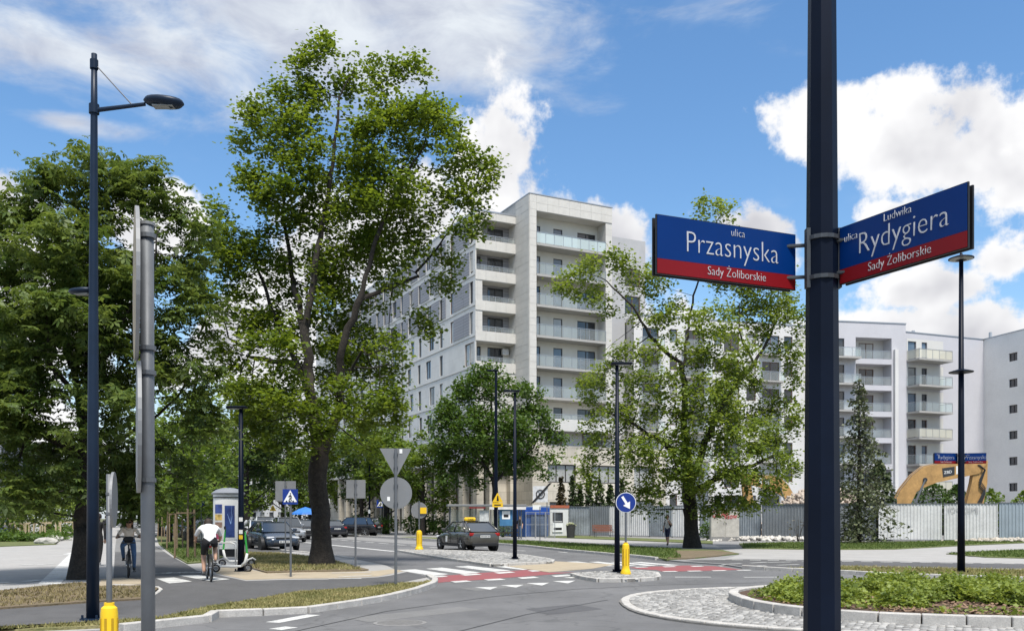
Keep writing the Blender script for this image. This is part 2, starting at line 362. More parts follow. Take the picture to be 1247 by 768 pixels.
def sheet_obj(name, poly, z, m, parent=None, kind=None, thick=None):
    b = MB()
    if thick is None: b.add([(x, y, z) for x, y in poly], [tuple(range(len(poly)))])
    else: b.prism(poly, z - thick, z)
    o = b.build(name, m, parent)
    if thick is None and o.data.polygons[0].normal.z < 0: o.data.flip_normals()
    if kind: o['kind'] = kind
    return o
def PX(lst, z=0.0): return [G(q[0], q[1], q[2] if len(q) > 2 else z) for q in lst]

sheet_obj('ground', [(-900, -300), (900, -300), (900, 1500), (-900, 1500)], -.06, m_terrain, kind='structure')
NK = G(345, 671)                                    # a point on the near kerb of the street
FK = G(405, 651.4)                                  # and on the far one
road_poly = [(-60, -25), (80, -25), (80, 34), (14, 50), along(FK, 0, 1.5), along(FK, 260, 1.5), along(NK, 300, -1.5), along(NK, 5, -1.5), (-60, 24)]
road = sheet_obj('road', road_poly, 0, m_asph, kind='structure')

# west side: pavement slab from the near kerb of the street round the corner to the camera
ZW = .05
west_edge = PX([(147, 768.5), (252, 757), (262, 751), (325, 748.5), (373, 746), (428, 738), (473, 730), (507, 721.5), (527, 714), (531, 709.5), (522, 704), (498, 698), (480, 694.4), (471, 690), (453, 686), (432, 682), (406, 677.8), (375, 674), (345, 671)])
west = sheet_obj('pavement', west_edge + [along(NK, 300), (-260, 320), (-120, 10), (-14, 7.5)], ZW, m_pave, kind='structure', thick=.12)
# east side: pavement beyond the far kerb and the crossing street
east_edge = PX([(1400, 712), (1247, 707), (1098, 702.5), (1022, 698), (950, 695), (905, 692), (880, 688), (830, 684.5), (800, 681.5), (778.6, 679), (749, 676.5), (694.7, 671.5), (640, 665.5), (560, 659.5), (480, 655), (405, 651.4)])
east = sheet_obj('pavement', east_edge + [along(FK, 260), (260, 320), (120, 22)], ZW, m_pave2, kind='structure', thick=.12)
# the corner the photographer stands on
corner_edge = [(-8, 6.6), (-5.6, 9.9), (-3.6, 10.6), (-1, 9.6), (1.6, 8.4), (3.6, 6.6), (4.6, 4)]
corner = sheet_obj('pavement', corner_edge + [(5, -6), (-30, -6), (-30, 2)], ZW, m_pave, kind='structure', thick=.12)

# cycle path on the west slab
path_poly = PX([(-60, 770), (0, 763), (107, 757), (194, 751), (255, 737), (320, 727), (360, 719.5), (440, 714), (490, 708.5), (519, 705, 0), (519, 703.6, 0), (496, 697.9, 0), (475, 700.5), (460, 702.5), (414, 705), (344, 705.5), (300, 707), (262, 699), (239, 694), (226, 686), (210, 678), (193.7, 667), (180, 660),
              (150, 650), (143, 660), (140, 671), (139, 690), (138, 709), (178, 711.5), (194, 714.5), (178, 728), (106, 732), (0, 739.5), (-60, 743)], ZW)
cpath = sheet_obj('cycle_path', path_poly, ZW + .005, m_path, kind='structure')
far_path = sheet_obj('cycle_path', PX([(139.5, 672), (201, 672), (180, 660), (152, 645), (143, 645)], ZW), ZW + .009, mat('old_path_asphalt', (.17, .168, .165), .9, var=.1, scale=1, fine=.15), kind='structure')
sheet_obj('tactile_paving', PX([(262, 697.5), (300, 705.6), (344, 704.2), (414, 703.6), (460, 701.5), (492, 697, 0), (479, 694.6, 0), (455, 694.8), (363, 696.2), (325, 697.5), (300, 692), (270, 690.5)], ZW), ZW + .005, m_sand, west)
sheet_obj('tactile_paving', PX([(121, 713), (178, 711), (177, 706), (150, 703), (123, 705)], ZW), ZW + .009, m_sand, west)
# refuge between the two halves of the crossing
sheet_obj('refuge', PX([(603, 687), (676, 683.2), (748, 687), (722, 692), (668, 696.5), (640, 692.5)]), .012, m_sand, kind='structure', thick=.02)

def inset(pts, d):
    out = []
    for i, p in enumerate(pts):
        a, b = pts[max(0, i - 1)], pts[min(len(pts) - 1, i + 1)]; dx, dy = b[0] - a[0], b[1] - a[1]; l_ = math.hypot(dx, dy); out.append((p[0] - dy / l_ * d, p[1] + dx / l_ * d))
    return out
# planting verges: raised a little inside their kerbs
def verge(name, px, m, z=.09, world=()):
    return sheet_obj(name, PX(px, z) + list(world), z, m, kind='structure', thick=.06)
near_in = inset(west_edge[:10], .09)[::-1]; isle_in = inset(east_edge[:5], -.09)[::-1]; east_in = inset(east_edge[8:15], -.09)
v_near = verge('grass_verge', [(-60, 772), (0, 763), (107, 757), (194, 751), (255, 737), (320, 727), (360, 719.5), (440, 714), (490, 708.5), (515, 708)], m_grass, world=near_in + [(-9.6, 11.6)])
v_chest = verge('dirt_verge', [(-60, 727), (0, 718), (60, 711.5), (100, 708), (122, 712.5), (177, 711.5), (193, 715), (177, 727.5), (106, 731.5), (0, 739), (-60, 743)], m_dirt)
v_maple = verge('grass_verge', [(292, 671.5), (344, 672.5), (374, 676), (405, 681), (438, 690), (449, 692.5), (440, 693.6), (363, 694.8), (325, 696), (304, 690)], m_dirt)
v_row = verge('grass_verge', [(193.7, 662), (212, 676), (228, 685), (256, 683), (285, 672), (262, 664), (226, 655), (190, 652)], m_lawn)
v_left = verge('planting_bed', [(-80, 664), (0, 664.5), (68, 662), (92, 641), (86, 640), (60, 645), (20, 651), (-80, 658)], m_lawn)
v_east = verge('grass_verge', [(812, 680.2), (850, 678.4), (900, 673.5), (880, 669), (830, 667.5), (760, 664), (690, 660), (640, 657.5), (560, 655), (500, 652.8)], m_lawn, world=east_in[::-1][0:0] + east_in[::-1])
v_root = verge('dirt_verge', [(812, 679.5), (836, 679.2), (874, 676), (898, 672.8), (870, 669.5), (822, 670)], m_dirt, z=.098)
v_fence = verge('grass_verge', [(905, 667), (1000, 668.5), (1090, 668), (1180, 663), (1300, 658), (1300, 654), (1100, 659), (960, 659.5), (900, 661)], m_lawn)
v_fence2 = verge('grass_verge', [(640, 650.3), (700, 651.5), (800, 655.5), (868, 658), (868, 661.5), (760, 656.8), (640, 652.6)], m_lawn)
v_tri = verge('grass_verge', [(1152, 673.5), (1200, 670.5), (1300, 667), (1300, 680), (1200, 677.6)], m_lawn)
v_isle = verge('grass_verge', [(955, 691.2), (1022, 688.6), (1120, 690.5), (1300, 694), (1400, 697)], m_grass, world=isle_in[::-1])
sheet_obj('cycle_path', PX([(845, 683, 0), (905, 681), (1000, 682.2), (1120, 684.5), (1300, 687.5), (1300, 692.6), (1120, 689.6), (1022, 687.7), (955, 694, 0), (905, 691.2, 0), (880, 687.2, 0), (835, 684, 0)], ZW), ZW + .005, m_path, kind='structure')
sheet_obj('driveway', PX([(870, 669), (905, 667.6), (1000, 669.2), (1090, 668.8), (1180, 664.5), (1300, 659), (1300, 666), (1152, 672.5), (1180, 677.5), (1300, 681), (1300, 687), (1120, 684), (1000, 681.8), (905, 680.6), (880, 681), (905, 674)], ZW), ZW + .009, m_pave, kind='structure')
sheet_obj('footpath', PX([(440, 650.6), (560, 653.6), (640, 656.6), (690, 659), (760, 663), (830, 666.6), (880, 668.2), (870, 662.5), (760, 658), (640, 653.2), (560, 650.2), (440, 648)], ZW), ZW + .009, m_pave, kind='structure')
sheet_obj('parking_bay', [along(NK, -2, .0), along(NK, 60, .0), along(NK, 60, -3.0), along(NK, -2, -3.0)], ZW + .004, m_path, kind='structure')
sheet_obj('lay_by', [along(FK, -34, -3.2), along(FK, 120, -3.2), along(FK, 120, -.1), along(FK, -34, -.1)], .004, m_pave2, kind='structure')

# kerbs: one block after another
def box_mesh(sx, sy, sz, m, bev=.012):
    b = MB().box((0, 0, 0), (sx, sy, sz)); me = bpy.data.meshes.new('block'); me.from_pydata(b.v, [], b.f); me.materials.append(m)
    bm = bmesh.new(); bm.from_mesh(me); bmesh.ops.bevel(bm, geom=bm.edges[:], offset=bev, segments=1, affect='EDGES'); bm.to_mesh(me); bm.free(); return me
kerb_meshes = {}
def kerb(pts, parent_name='kerb', width=.15, top=.12, step=1.0, closed=False):
    root = link(parent_name, None); root['kind'] = 'structure'; root.location = (pts[0][0], pts[0][1], 0); root.empty_display_size = .2
    P = [Vector((x, y)) for x, y in pts]
    if closed: P.append(P[0])
    # walk the line at even steps
    cum_ = [0]
    for a, b in zip(P, P[1:]): cum_.append(cum_[-1] + (b - a).length)
    n = max(1, int(round(cum_[-1] / step))); st = cum_[-1] / n
    def at_(d):
        for i in range(len(P) - 1):
            if d <= cum_[i + 1] + 1e-6: 
                return P[i].lerp(P[i + 1], (d - cum_[i]) / max(1e-6, cum_[i + 1] - cum_[i]))
        return P[-1]
    key = (round(width, 3), round(st, 2), top)
    if key not in kerb_meshes: kerb_meshes[key] = box_mesh(st - .014, width, .3, m_kerb)
    for i in range(n):
        a, b = at_(i * st), at_((i + 1) * st); c = (a + b) / 2; d = b - a
        o = link('kerb_stone', kerb_meshes[key], root); o.location = (c.x - pts[0][0], c.y - pts[0][1], top - .15 + random.uniform(-.004, .004)); o.rotation_euler = (random.uniform(-.01, .01), 0, math.atan2(d.y, d.x))
        o.scale = (d.length / st, 1, 1)
    return root
kerb(west_edge[:2]); kerb(west_edge[1:3], step=.8); kerb(west_edge[2:11], step=.75)
kerb(west_edge[15:], top=.1); kerb([NK, along(NK, 40)], top=.1)
kerb(east_edge[:6], top=.12); kerb(east_edge[8:], top=.12); kerb([FK, along(FK, 50)], top=.12, step=1.5)
kerb(corner_edge)
kerb(PX([(138, 710.5), (178, 712), (192, 713.6), (196, 716.5), (192, 720), (179, 727.6)], .08), top=.085, width=.08, step=.8)
# ---------------------------------------------------------------- splitter islands of setts
def sett_field(name, poly, z, parent, pitch=.105, seed=1, limit=9000):
    """every sett is a little block of its own, uneven in height and turn; joined because there are thousands"""
    rng = np.random.default_rng(seed); P = np.array(poly); lo, hi = P.min(0), P.max(0)
    xs = np.arange(lo[0], hi[0], pitch); ys = np.arange(lo[1], hi[1], pitch)
    gx, gy = np.meshgrid(xs, ys); gx = gx + (np.arange(len(ys)) % 2)[:, None] * pitch * .5
    pts = np.stack([gx.ravel(), gy.ravel()], 1) + rng.normal(0, pitch * .06, (gx.size, 2))
    pts = pts[inside(pts, P)]
    n = len(pts); h = pitch * .5 * rng.uniform(.82, .96, (n, 2)); a = rng.normal(0, .09, n); zt = z + rng.normal(0, .006, n)
    cx = np.array([[-1, -1], [1, -1], [1, 1], [-1, 1]])
    loc = cx[None] * h[:, None]; co, si = np.cos(a), np.sin(a)
    rot = np.stack([loc[..., 0] * co[:, None] - loc[..., 1] * si[:, None], loc[..., 0] * si[:, None] + loc[..., 1] * co[:, None]], -1)
    bot = np.concatenate([rot * 1.0 + pts[:, None], np.full((n, 4, 1), z - .04)], -1)
    top = np.concatenate([rot * .82 + pts[:, None], (zt[:, None] + rng.normal(0, .003, (n, 4)))[..., None]], -1)
    V = np.concatenate([bot, top], 1).reshape(-1, 3)
    fq = np.array([[4, 5, 6, 7], [0, 1, 5, 4], [1, 2, 6, 5], [2, 3, 7, 6], [3, 0, 4, 7]])
    Fc = (np.arange(n)[:, None, None] * 8 + fq[None]).reshape(-1, 4)
    o = link(name, mesh_np(name, V, Fc, m_sett_block), parent); o['kind'] = 'stuff'; return o
def inside(pts, P):
    x, y = pts[:, 0], pts[:, 1]; r = np.zeros(len(pts), bool); n = len(P); j = n - 1
    for i in range(n):
        xi, yi, xj, yj = P[i, 0], P[i, 1], P[j, 0], P[j, 1]
        c = ((yi > y) != (yj > y)) & (x < (xj - xi) * (y - yi) / (yj - yi + 1e-12) + xi); r ^= c; j = i
    return r
m_sett_block, t_ = node_mat('sett_block')
def _sb():
    n = t_.nodes.new; l = t_.links.new; out = n('ShaderNodeOutputMaterial'); p = n('ShaderNodeBsdfPrincipled'); l(p.outputs[0], out.inputs[0]); p.inputs['Roughness'].default_value = .8
    g = n('ShaderNodeNewGeometry'); r_ = n('ShaderNodeValToRGB'); l(g.outputs['Random Per Island'], r_.inputs[0])
    r_.color_ramp.elements[0].color = (.17, .168, .162, 1); r_.color_ramp.elements[1].color = (.37, .365, .35, 1); l(r_.outputs[0], p.inputs['Base Color'])
    nz = n('ShaderNodeTexNoise'); nz.inputs['Scale'].default_value = 60; l(g.outputs['Position'], nz.inputs['Vector']); b = n('ShaderNodeBump'); b.inputs['Strength'].default_value = .4; b.inputs['Distance'].default_value = .01; l(nz.outputs[0], b.inputs['Height']); l(b.outputs[0], p.inputs['Normal'])
_sb()
isl1 = PX([(484, 669), (520, 668.5), (600, 671), (640, 675), (674, 680.5), (672, 683), (640, 684.5), (601, 686.5), (520, 675)], .09)
i1 = sheet_obj('splitter_island', isl1, .085, m_sett_base, kind='structure', thick=.12); kerb(isl1, closed=True, width=.12, top=.1, step=.9); sett_field('setts', isl1, .098, i1, pitch=.14, seed=2)
isl2 = PX([(697, 697.5), (712, 701.5), (727, 704), (770, 704), (803, 701.5), (800, 696), (780, 694), (757, 694)], .09)
i2 = sheet_obj('splitter_island', isl2, .085, m_sett_base, kind='structure', thick=.12); kerb(isl2, closed=True, width=.12, top=.1, step=.6); sett_field('setts', isl2, .098, i2, pitch=.12, seed=3)

# ---------------------------------------------------------------- roundabout: setts apron, kerb ring, planted middle
RC = (9.3, 16.75)
def superell(a, b, n=64, e=2.5):
    out = []
    for k in range(n):
        t = 2 * math.pi * k / n; c, s = math.cos(t), math.sin(t)
        out.append((RC[0] + a * math.copysign(abs(c) ** (2 / e), c), RC[1] + b * math.copysign(abs(s) ** (2 / e), s)))
    return out
apron_poly = superell(7.25, 4.75)
apron = sheet_obj('roundabout_apron', apron_poly, .03, m_sett_base, kind='structure', thick=.06)
ring_poly = superell(4.95, 3.45)
sett_poly_mask = superell(7.05, 4.6)
def sett_ring():
    # a ring: drop what lies under the planted middle and what the camera can never see well is kept too
    P = np.array(sett_poly_mask)
    o = sett_field('setts', sett_poly_mask, .045, apron, pitch=.125, seed=4); return o
sett_ring()
kerb(superell(7.15, 4.67, 60), 'roundabout_kerb', closed=True, width=.16, top=.055, step=.5)
kerb(superell(5.05, 3.55, 60), 'roundabout_kerb', closed=True, width=.18, top=.2, step=.6)
bed = sheet_obj('planting_bed', ring_poly, .15, mat('bark_soil', (.10, .062, .04), .95, scale=4, col2=(.05, .033, .022), bump=.8, bscale=25, fine=.4), kind='structure', thick=.15)

# ---------------------------------------------------------------- painted markings
def mark(name, px, z=.004, m=None, parent=None, zz=0.0):
    return sheet_obj(name, PX(px, zz), z, m or m_white, parent if parent is not None else road)
def mark_xy(name, poly, z=.004, m=None, parent=None): return sheet_obj(name, poly, z, m or m_white, parent if parent is not None else road)
# red cycle crossing, two halves
mark('cycle_crossing', [(512, 702.5), (529, 709.3), (600, 704.5), (668, 699.2), (700, 696.3), (668, 696.8), (645, 693.2), (580, 697.5)], .004, m_red)
mark('cycle_crossing', [(765, 690.6), (800, 689.2), (838, 688), (870, 689), (904, 693.2), (860, 694.6), (806.7, 695.6), (800, 693.6), (780, 692.6)], .004, m_red)
# zebra bars
for a in [((485.6, 694), (505, 692.6), (546, 698.6), (526.6, 700.8)), ((518.4, 692), (538, 690.6), (585, 696.6), (565, 698.6)), ((553.6, 689.5), (570, 688.3), (622, 694.2), (602.8, 695.8)), ((586, 687.6), (602, 686.9), (655, 691.8), (637, 693.4))]:
    mark('zebra_stripe', a)
for k in range(4):
    x = 690 + 26 * k; y = 683.5 + .0 * k
    mark('zebra_stripe', [(x, y + .2 * k), (x + 13, y + .2 * k - .3), (x + 60, y + 5.2 - .3 * k), (x + 46, y + 5.6 - .3 * k)])
# white block markings either side of the red strip
for k in range(5):
    x, y = 519 + 41 * k, 701.8 - 2.45 * k; mark('block_marking', [(x, y), (x + 20, y - 1.3), (x + 27, y - .1), (x + 7, y + 1.4)], .009)
    x, y = 548 + 41 * k, 707.6 - 2.3 * k; mark('block_marking', [(x, y), (x + 20, y - 1.2), (x + 27, y + .3), (x + 6, y + 1.6)], .009)
for k in range(4):
    x, y = 772 + 34 * k, 690 - .5 * k; mark('block_marking', [(x, y), (x + 14, y - .4), (x + 18, y + .4), (x + 4, y + .8)], .009)
    x, y = 806 + 30 * k, 695.3 - .5 * k; mark('block_marking', [(x, y), (x + 16, y - .3), (x + 20, y + .5), (x + 3, y + .8)], .009)
# give-way teeth
for k in range(6):
    x, y = 591 + 31.5 * k, 716.5 - 2.55 * k; mark('give_way_tooth', [(x - 13, y - 1.7), (x + 15, y - 2.2), (x + 6, y + 1.2)], .006)
# lane lines of the street
def line_strip(a, b, w, name='lane_line', dash=None, gap=None, z=.004):
    a, b = Vector(a), Vector(b); d = (b - a); Ln = d.length; d.normalize(); n = Vector((-d.y, d.x)) * w / 2; s = 0
    while s < Ln:
        e = min(Ln, s + (dash or Ln)); p, q = a + d * s, a + d * e
        mark_xy(name, [(p - n)[:], (q - n)[:], (q + n)[:], (p + n)[:]], z); s = e + (gap or 1e9)
c0 = G(480, 671); line_strip(c0, along(c0, 70), .34, 'centre_line', z=.005)
c1_ = G(480, 662.4); line_strip(along(c1_, -8), along(c1_, 60), .2, dash=2.0, gap=1.0, z=.008)
line_strip(G(703, 702.2), G(690, 703.2), .3)
for a, b, w in [((332, 757.5), (382, 748.2), .2), ((335, 766), (355, 763), .2)]:
    line_strip(G(*a), G(*b), .26)
for a, b in [((822, 702.2), (866, 702.2)), ((906, 702.4), (948, 702.2))]: line_strip(G(*a), G(*b), .16)
line_strip(G(640, 685.3), G(672, 684), .14, z=.006)
line_strip(G(680, 671.4), G(706, 674), .14, dash=1.2, gap=1.6)
line_strip(G(560, 663.5), G(650, 671.3), .14, dash=2, gap=2)
# cycle path bars and pictogram
for a in [[(190, 704.2), (212, 703.0), (234, 707.8), (206, 710.2)], [(217, 700.6), (240, 700), (280, 705), (256, 707.3)]]:
    mark('path_stripe', a, ZW + .010, parent=cpath, zz=ZW)
def bike_pictogram(o, sc, ang):
    b = MB()
    def T(x, y): return (o[0] + sc * (x * math.cos(ang) - y * math.sin(ang)), o[1] + sc * (x * math.sin(ang) + y * math.cos(ang)), ZW + .011)
    def ring(cx, cy, r, w):
        n = 20; vs = []; 
        for k in range(n): t = 2 * math.pi * k / n; vs += [T(cx + r * math.cos(t), cy + r * math.sin(t)), T(cx + (r - w) * math.cos(t), cy + (r - w) * math.sin(t))]
        b.add(vs, [(2 * k, 2 * ((k + 1) % n), 2 * ((k + 1) % n) + 1, 2 * k + 1) for k in range(n)])
    def bar(p, q, w):
        p, q = Vector(p), Vector(q); d = (q - p).normalized(); n = Vector((-d.y, d.x)) * w / 2
        b.add([T(*(p - n)), T(*(q - n)), T(*(q + n)), T(*(p + n))], [(0, 1, 2, 3)])
    ring(-.55, 0, .36, .09); ring(.55, 0, .36, .09)
    for p, q in [((-.55, 0), (-.2, .5)), ((-.2, .5), (.4, .52)), ((-.5, .03), (.0, .02)), ((0, .05), (.38, .5)), ((.55, 0), (.38, .62)), ((-.25, .6), (-.1, .6)), ((.38, .66), (.6, .66)), ((0, 0), (-.22, .55))]: bar(p, q, .08)
    return b.build('bicycle_pictogram', m_white, cpath)
bike_pictogram(G(215, 697.5, ZW), .75, R(26)); bike_pictogram(G(226, 697.2, ZW), .6, R(26))
# pavement paint on the left: pale band and arrow scraps
line_strip(G(60, 711, ZW), G(92, 674.6, ZW), .5, 'pale_band', z=ZW + .006)
for a, b in [((26, 687.6), (40, 687.4)), ((44, 687.4), (66, 686.2)), ((30, 708), (50, 705.8)), ((-10, 710), (12, 708.8)), ((58, 667), (88, 667)), ((80, 675), (92, 672)), ((75, 704.5), (92, 703.5))]:
    line_strip(G(*a, ZW), G(*b, ZW), .3, 'path_line', z=ZW + .010)
for a, b in [((404, 697.5), (452, 696.5)), ((412, 702.5), (452, 700.5)), ((400, 704.5), (440, 704.2))]: line_strip(G(*a, ZW), G(*b, ZW), .16, 'path_line', z=ZW + .012)
for a, b in [((880, 687.2), (935, 684.5)), ((905, 689.5), (980, 687)), ((935, 684.8), (1000, 683.4))]: line_strip(G(*a, ZW), G(*b, ZW), .16, 'path_line', dash=1.0, gap=.5, z=ZW + .016)
c2_ = G(850, 684, ZW); line_strip(G(870, 681.3, ZW), G(1290, 687.4, ZW), .25, 'sett_strip', dash=.4, gap=.25, z=ZW + .016)
# repaired patches and sealed seams in the roadway
m_patch = asphalt('asphalt_patch_dark', (.088, .088, .092), .1, .1); m_patch2 = asphalt('asphalt_patch_pale', (.155, .154, .152), .1, .1)
mark('asphalt_patch', [(420, 752), (560, 738), (585, 742), (450, 757)], .002, m_patch2); mark('asphalt_patch', [(640, 741), (700, 735), (735, 741), (668, 748)], .002, m_patch); mark('asphalt_patch', [(560, 716), (640, 709.5), (665, 711), (580, 719)], .002, m_patch2)
m_seam = mat('bitumen_seam', (.035, .035, .036), .6, var=.2)
for pts in ([(360, 768), (470, 744), (600, 726), (700, 717), (800, 712), (930, 709)], [(560, 768), (640, 748), (740, 730)]):
    for a, b in zip(pts, pts[1:]): p_, q_ = Vector(G(*a)), Vector(G(*b)); n_ = Vector((-(q_ - p_).y, (q_ - p_).x)).normalized() * .018; mark_xy('bitumen_seam', [(p_ - n_)[:], (q_ - n_)[:], (q_ + n_)[:], (p_ + n_)[:]], .0035, m_seam)
# manhole in the roadway
mh = wthing('manhole_cover', 'round iron manhole cover set in the asphalt in front of the kerb', 'manhole', (*G(487, 758), 0))
gx, gy = G(487, 758)
m_iron = mat('cast_iron', (.17, .165, .16), .6, .2, var=.25, scale=14, bump=.5, bscale=45)
wbuild(MB().lathe([(.42, 0), (.42, .006), (.36, .008), (.36, .003)], (gx, gy, 0), 28), 'frame', mat('manhole_frame', (.2, .195, .19), .8, var=.2, scale=10), mh)
b = MB().lathe([(.35, 0), (.35, .007), (0.01, .009)], (gx, gy, 0), 28); wbuild(b, 'lid', m_iron, mh)
# ---------------------------------------------------------------- grass blades
m_blade = leaf_mat('grass_blade', (.09, .11, .025), (.40, .34, .16), .2, .7)
m_blade_g = leaf_mat('grass_blade_green', (.04, .085, .015), (.15, .19, .05), .25, .7)
m_blade_d = leaf_mat('grass_blade_dry', (.10, .09, .035), (.30, .24, .12), .15, .8)
def grass(name, poly, dens, h, m, label, z=.09, w=.012, seed=1, patch=.5):
    rng = np.random.default_rng(seed); P = np.array(poly); lo, hi = P.min(0), P.max(0); n = int((hi - lo).prod() * dens)
    n = min(n, 400000); pts = rng.uniform(lo, hi, (n, 2)); pts = pts[inside(pts, P)]
    if patch: # thin it in patches
        f = np.sin(pts[:, 0] * 3.1 + np.sin(pts[:, 1] * 2.3) * 1.7) * np.sin(pts[:, 1] * 2.7 + np.sin(pts[:, 0] * 1.9) * 2) * .5 + .5
        pts = pts[rng.uniform(0, 1, len(pts)) < (1 - patch) + patch * f]
    n = len(pts); a = rng.uniform(0, 2 * np.pi, n); hh = h * rng.uniform(.4, 1.3, n); ln = rng.normal(0, .55, (n, 2)) * hh[:, None]
    d = np.stack([np.cos(a), np.sin(a)], 1) * w * rng.uniform(.6, 1.3, n)[:, None]
    V = np.empty((n, 3, 3)); V[:, 0, :2] = pts - d; V[:, 1, :2] = pts + d; V[:, 2, :2] = pts + ln; V[:, :2, 2] = z - .005; V[:, 2, 2] = z + hh
    o = link(name, mesh_np(name, V.reshape(-1, 3), np.arange(3 * n).reshape(-1, 3), m)); tag(o, label, 'grass', kind='stuff'); return o
PXz = lambda l: PX(l, .09)
grass('grass', PXz([(-40, 770), (0, 763.6), (107, 757.6), (194, 751.6), (255, 738), (320, 728), (360, 720.5), (440, 715), (490, 709.5), (514, 709)]) + inset(west_edge[:10], .14)[::-1] + [(-9.3, 11.8)], 1300, .05, m_blade, 'dry mown grass on the verge behind the foreground kerb', seed=3)
grass('grass', PXz([(294, 672), (344, 673), (374, 677), (405, 682), (438, 690.5), (440, 693), (363, 694), (325, 695), (306, 690)]), 420, .075, m_blade, 'patchy grass round the foot of the big maple', w=.018, seed=4, patch=.9)
grass('grass', PXz([(-40, 725), (0, 719), (60, 712.5), (100, 709), (122, 713.5), (170, 713), (177, 726), (106, 730.5), (0, 738)]), 420, .05, m_blade_d, 'sparse brown grass under the chestnut tree', w=.015, seed=5, patch=.85)
grass('grass', PXz([(958, 691.6), (1022, 689.2), (1120, 691), (1300, 694.6)]) + inset(east_edge[:5], -.14), 420, .075, m_blade, 'dry grass on the narrow island beside the far roundabout lane', w=.016, seed=6, patch=.4)
grass('grass', inset(east_edge[8:14], -.14)[::-1] + PXz([(812, 679.8), (830, 678.6), (822, 670), (830, 668.2), (760, 664.6), (690, 660.6), (640, 658)]), 130, .09, m_blade_g, 'mown green lawn strip along the far kerb', w=.03, seed=7, patch=.4)
grass('grass', PXz([(905, 666.5), (1000, 668), (1090, 667.5), (1180, 662.5), (1300, 657.5), (1300, 654.6), (1100, 659.6), (960, 660), (905, 661.5)]), 120, .09, m_blade_g, 'grass strip along the foot of the site hoarding', w=.03, seed=8, patch=.5)
grass('grass', PXz([(196, 663), (212, 675), (228, 684), (254, 682.5), (282, 672), (262, 665), (226, 656)]), 110, .09, m_blade_g, 'lawn strip with young trees beside the cycle path', w=.025, seed=9, patch=.5)
grass('grass', PXz([(1154, 673.5), (1200, 671), (1300, 667.6), (1300, 679.5), (1200, 677.2)]), 120, .09, m_blade_g, 'triangular lawn between driveway arms at the right', w=.03, seed=10, patch=.4)
# ================================================================ TREES
m_bark = mat('bark', (.030, .025, .020), .95, var=.45, scale=7, bump=1.0, bscale=22, fine=.4)
m_bark_pale = mat('bark_pale', (.13, .105, .08), .95, var=.4, scale=6, bump=1.0, bscale=20, fine=.4)
m_maple = leaf_mat('maple_leaf', (.05, .095, .013), (.19, .255, .04), .46)
m_maple2 = leaf_mat('maple_leaf_light', (.07, .12, .02), (.235, .30, .06), .48)
m_chest = leaf_mat('chestnut_leaf', (.034, .072, .015), (.155, .205, .05), .4)
m_lime = leaf_mat('lime_leaf', (.04, .085, .015), (.115, .185, .035), .36)
m_street = leaf_mat('street_tree_leaf', (.055, .105, .016), (.18, .25, .045), .42)
m_dark = leaf_mat('dark_tree_leaf', (.025, .052, .012), (.075, .125, .03), .3)
m_spruce = leaf_mat('spruce_needle', (.05, .07, .03), (.15, .165, .085), .15)
m_thuja = leaf_mat('thuja_scale', (.025, .045, .015), (.065, .09, .03), .15)

def colonize(rng, limbs, blobs, n_attr, step=.4, infl=2.6, kill=.65, iters=90, up=.12):
    """limbs: list of (points, parent_index_of_start or None); grows twigs towards points scattered in the crown's clumps"""
    nodes, par = [], []
    ends = []
    for pts in limbs:
        pts = [np.array(p, float) for p in pts]
        if not nodes: prev = None
        else:
            d = [np.linalg.norm(q - pts[0]) for q in nodes]; prev = int(np.argmin(d))
        last = None
        for a, b in zip(pts, pts[1:]):
            n = max(1, int(np.linalg.norm(b - a) / step))
            for i in range(n + (0 if last is not None else 1)):
                t = (i + (1 if last is not None else 0)) / n
                p = a + (b - a) * t + rng.normal(0, .035, 3) * min(1, len(nodes) / 6)
                if last is None and prev is not None and i == 0: last = prev; continue
                nodes.append(p); par.append(-1 if last is None else last); last = len(nodes) - 1
    w = np.array([b[3] * b[4] * b[5] * (b[6] if len(b) > 6 else 1) for b in blobs]); w = w / w.sum()
    A = []
    for b, k in zip(blobs, rng.multinomial(n_attr, w)):
        v = rng.normal(0, 1, (k, 3)); v /= np.linalg.norm(v, axis=1)[:, None] + 1e-9
        v *= (rng.uniform(.12, 1, k) ** (1 / 2.6))[:, None]; A.append(v * np.array(b[3:6]) + np.array(b[:3]))
    A = np.concatenate(A); Nd = np.array(nodes); n0 = len(nodes)
    near = np.full(len(A), -1); nd = np.full(len(A), 1e9)
    def upd(start):
        nonlocal near, nd
        for s in range(start, len(Nd), 800):
            blk = Nd[s:s + 800]; D = ((A[:, None] - blk[None]) ** 2).sum(-1); j = D.argmin(1); dm = D[np.arange(len(A)), j]
            m = dm < nd; nd = np.where(m, dm, nd); near = np.where(m, j + s, near)
    upd(0)
    for it in range(iters):
        if len(A) == 0: break
        act = nd < (infl if it > 3 else infl * 1.5) ** 2
        if not act.any(): act = nd <= nd.min() + 1.0
        idx = near[act]; dirs = A[act] - Nd[idx]; dirs /= np.linalg.norm(dirs, axis=1)[:, None] + 1e-9
        u, inv = np.unique(idx, return_inverse=True); acc = np.zeros((len(u), 3)); np.add.at(acc, inv, dirs)
        acc += rng.normal(0, .16, acc.shape); acc[:, 2] += up
        acc /= np.linalg.norm(acc, axis=1)[:, None] + 1e-9
        new = Nd[u] + acc * step; st = len(Nd); Nd = np.concatenate([Nd, new]); par += list(u)
        upd(st); keep = nd > kill ** 2; A, near, nd = A[keep], near[keep], nd[keep]
    return Nd, np.array(par)
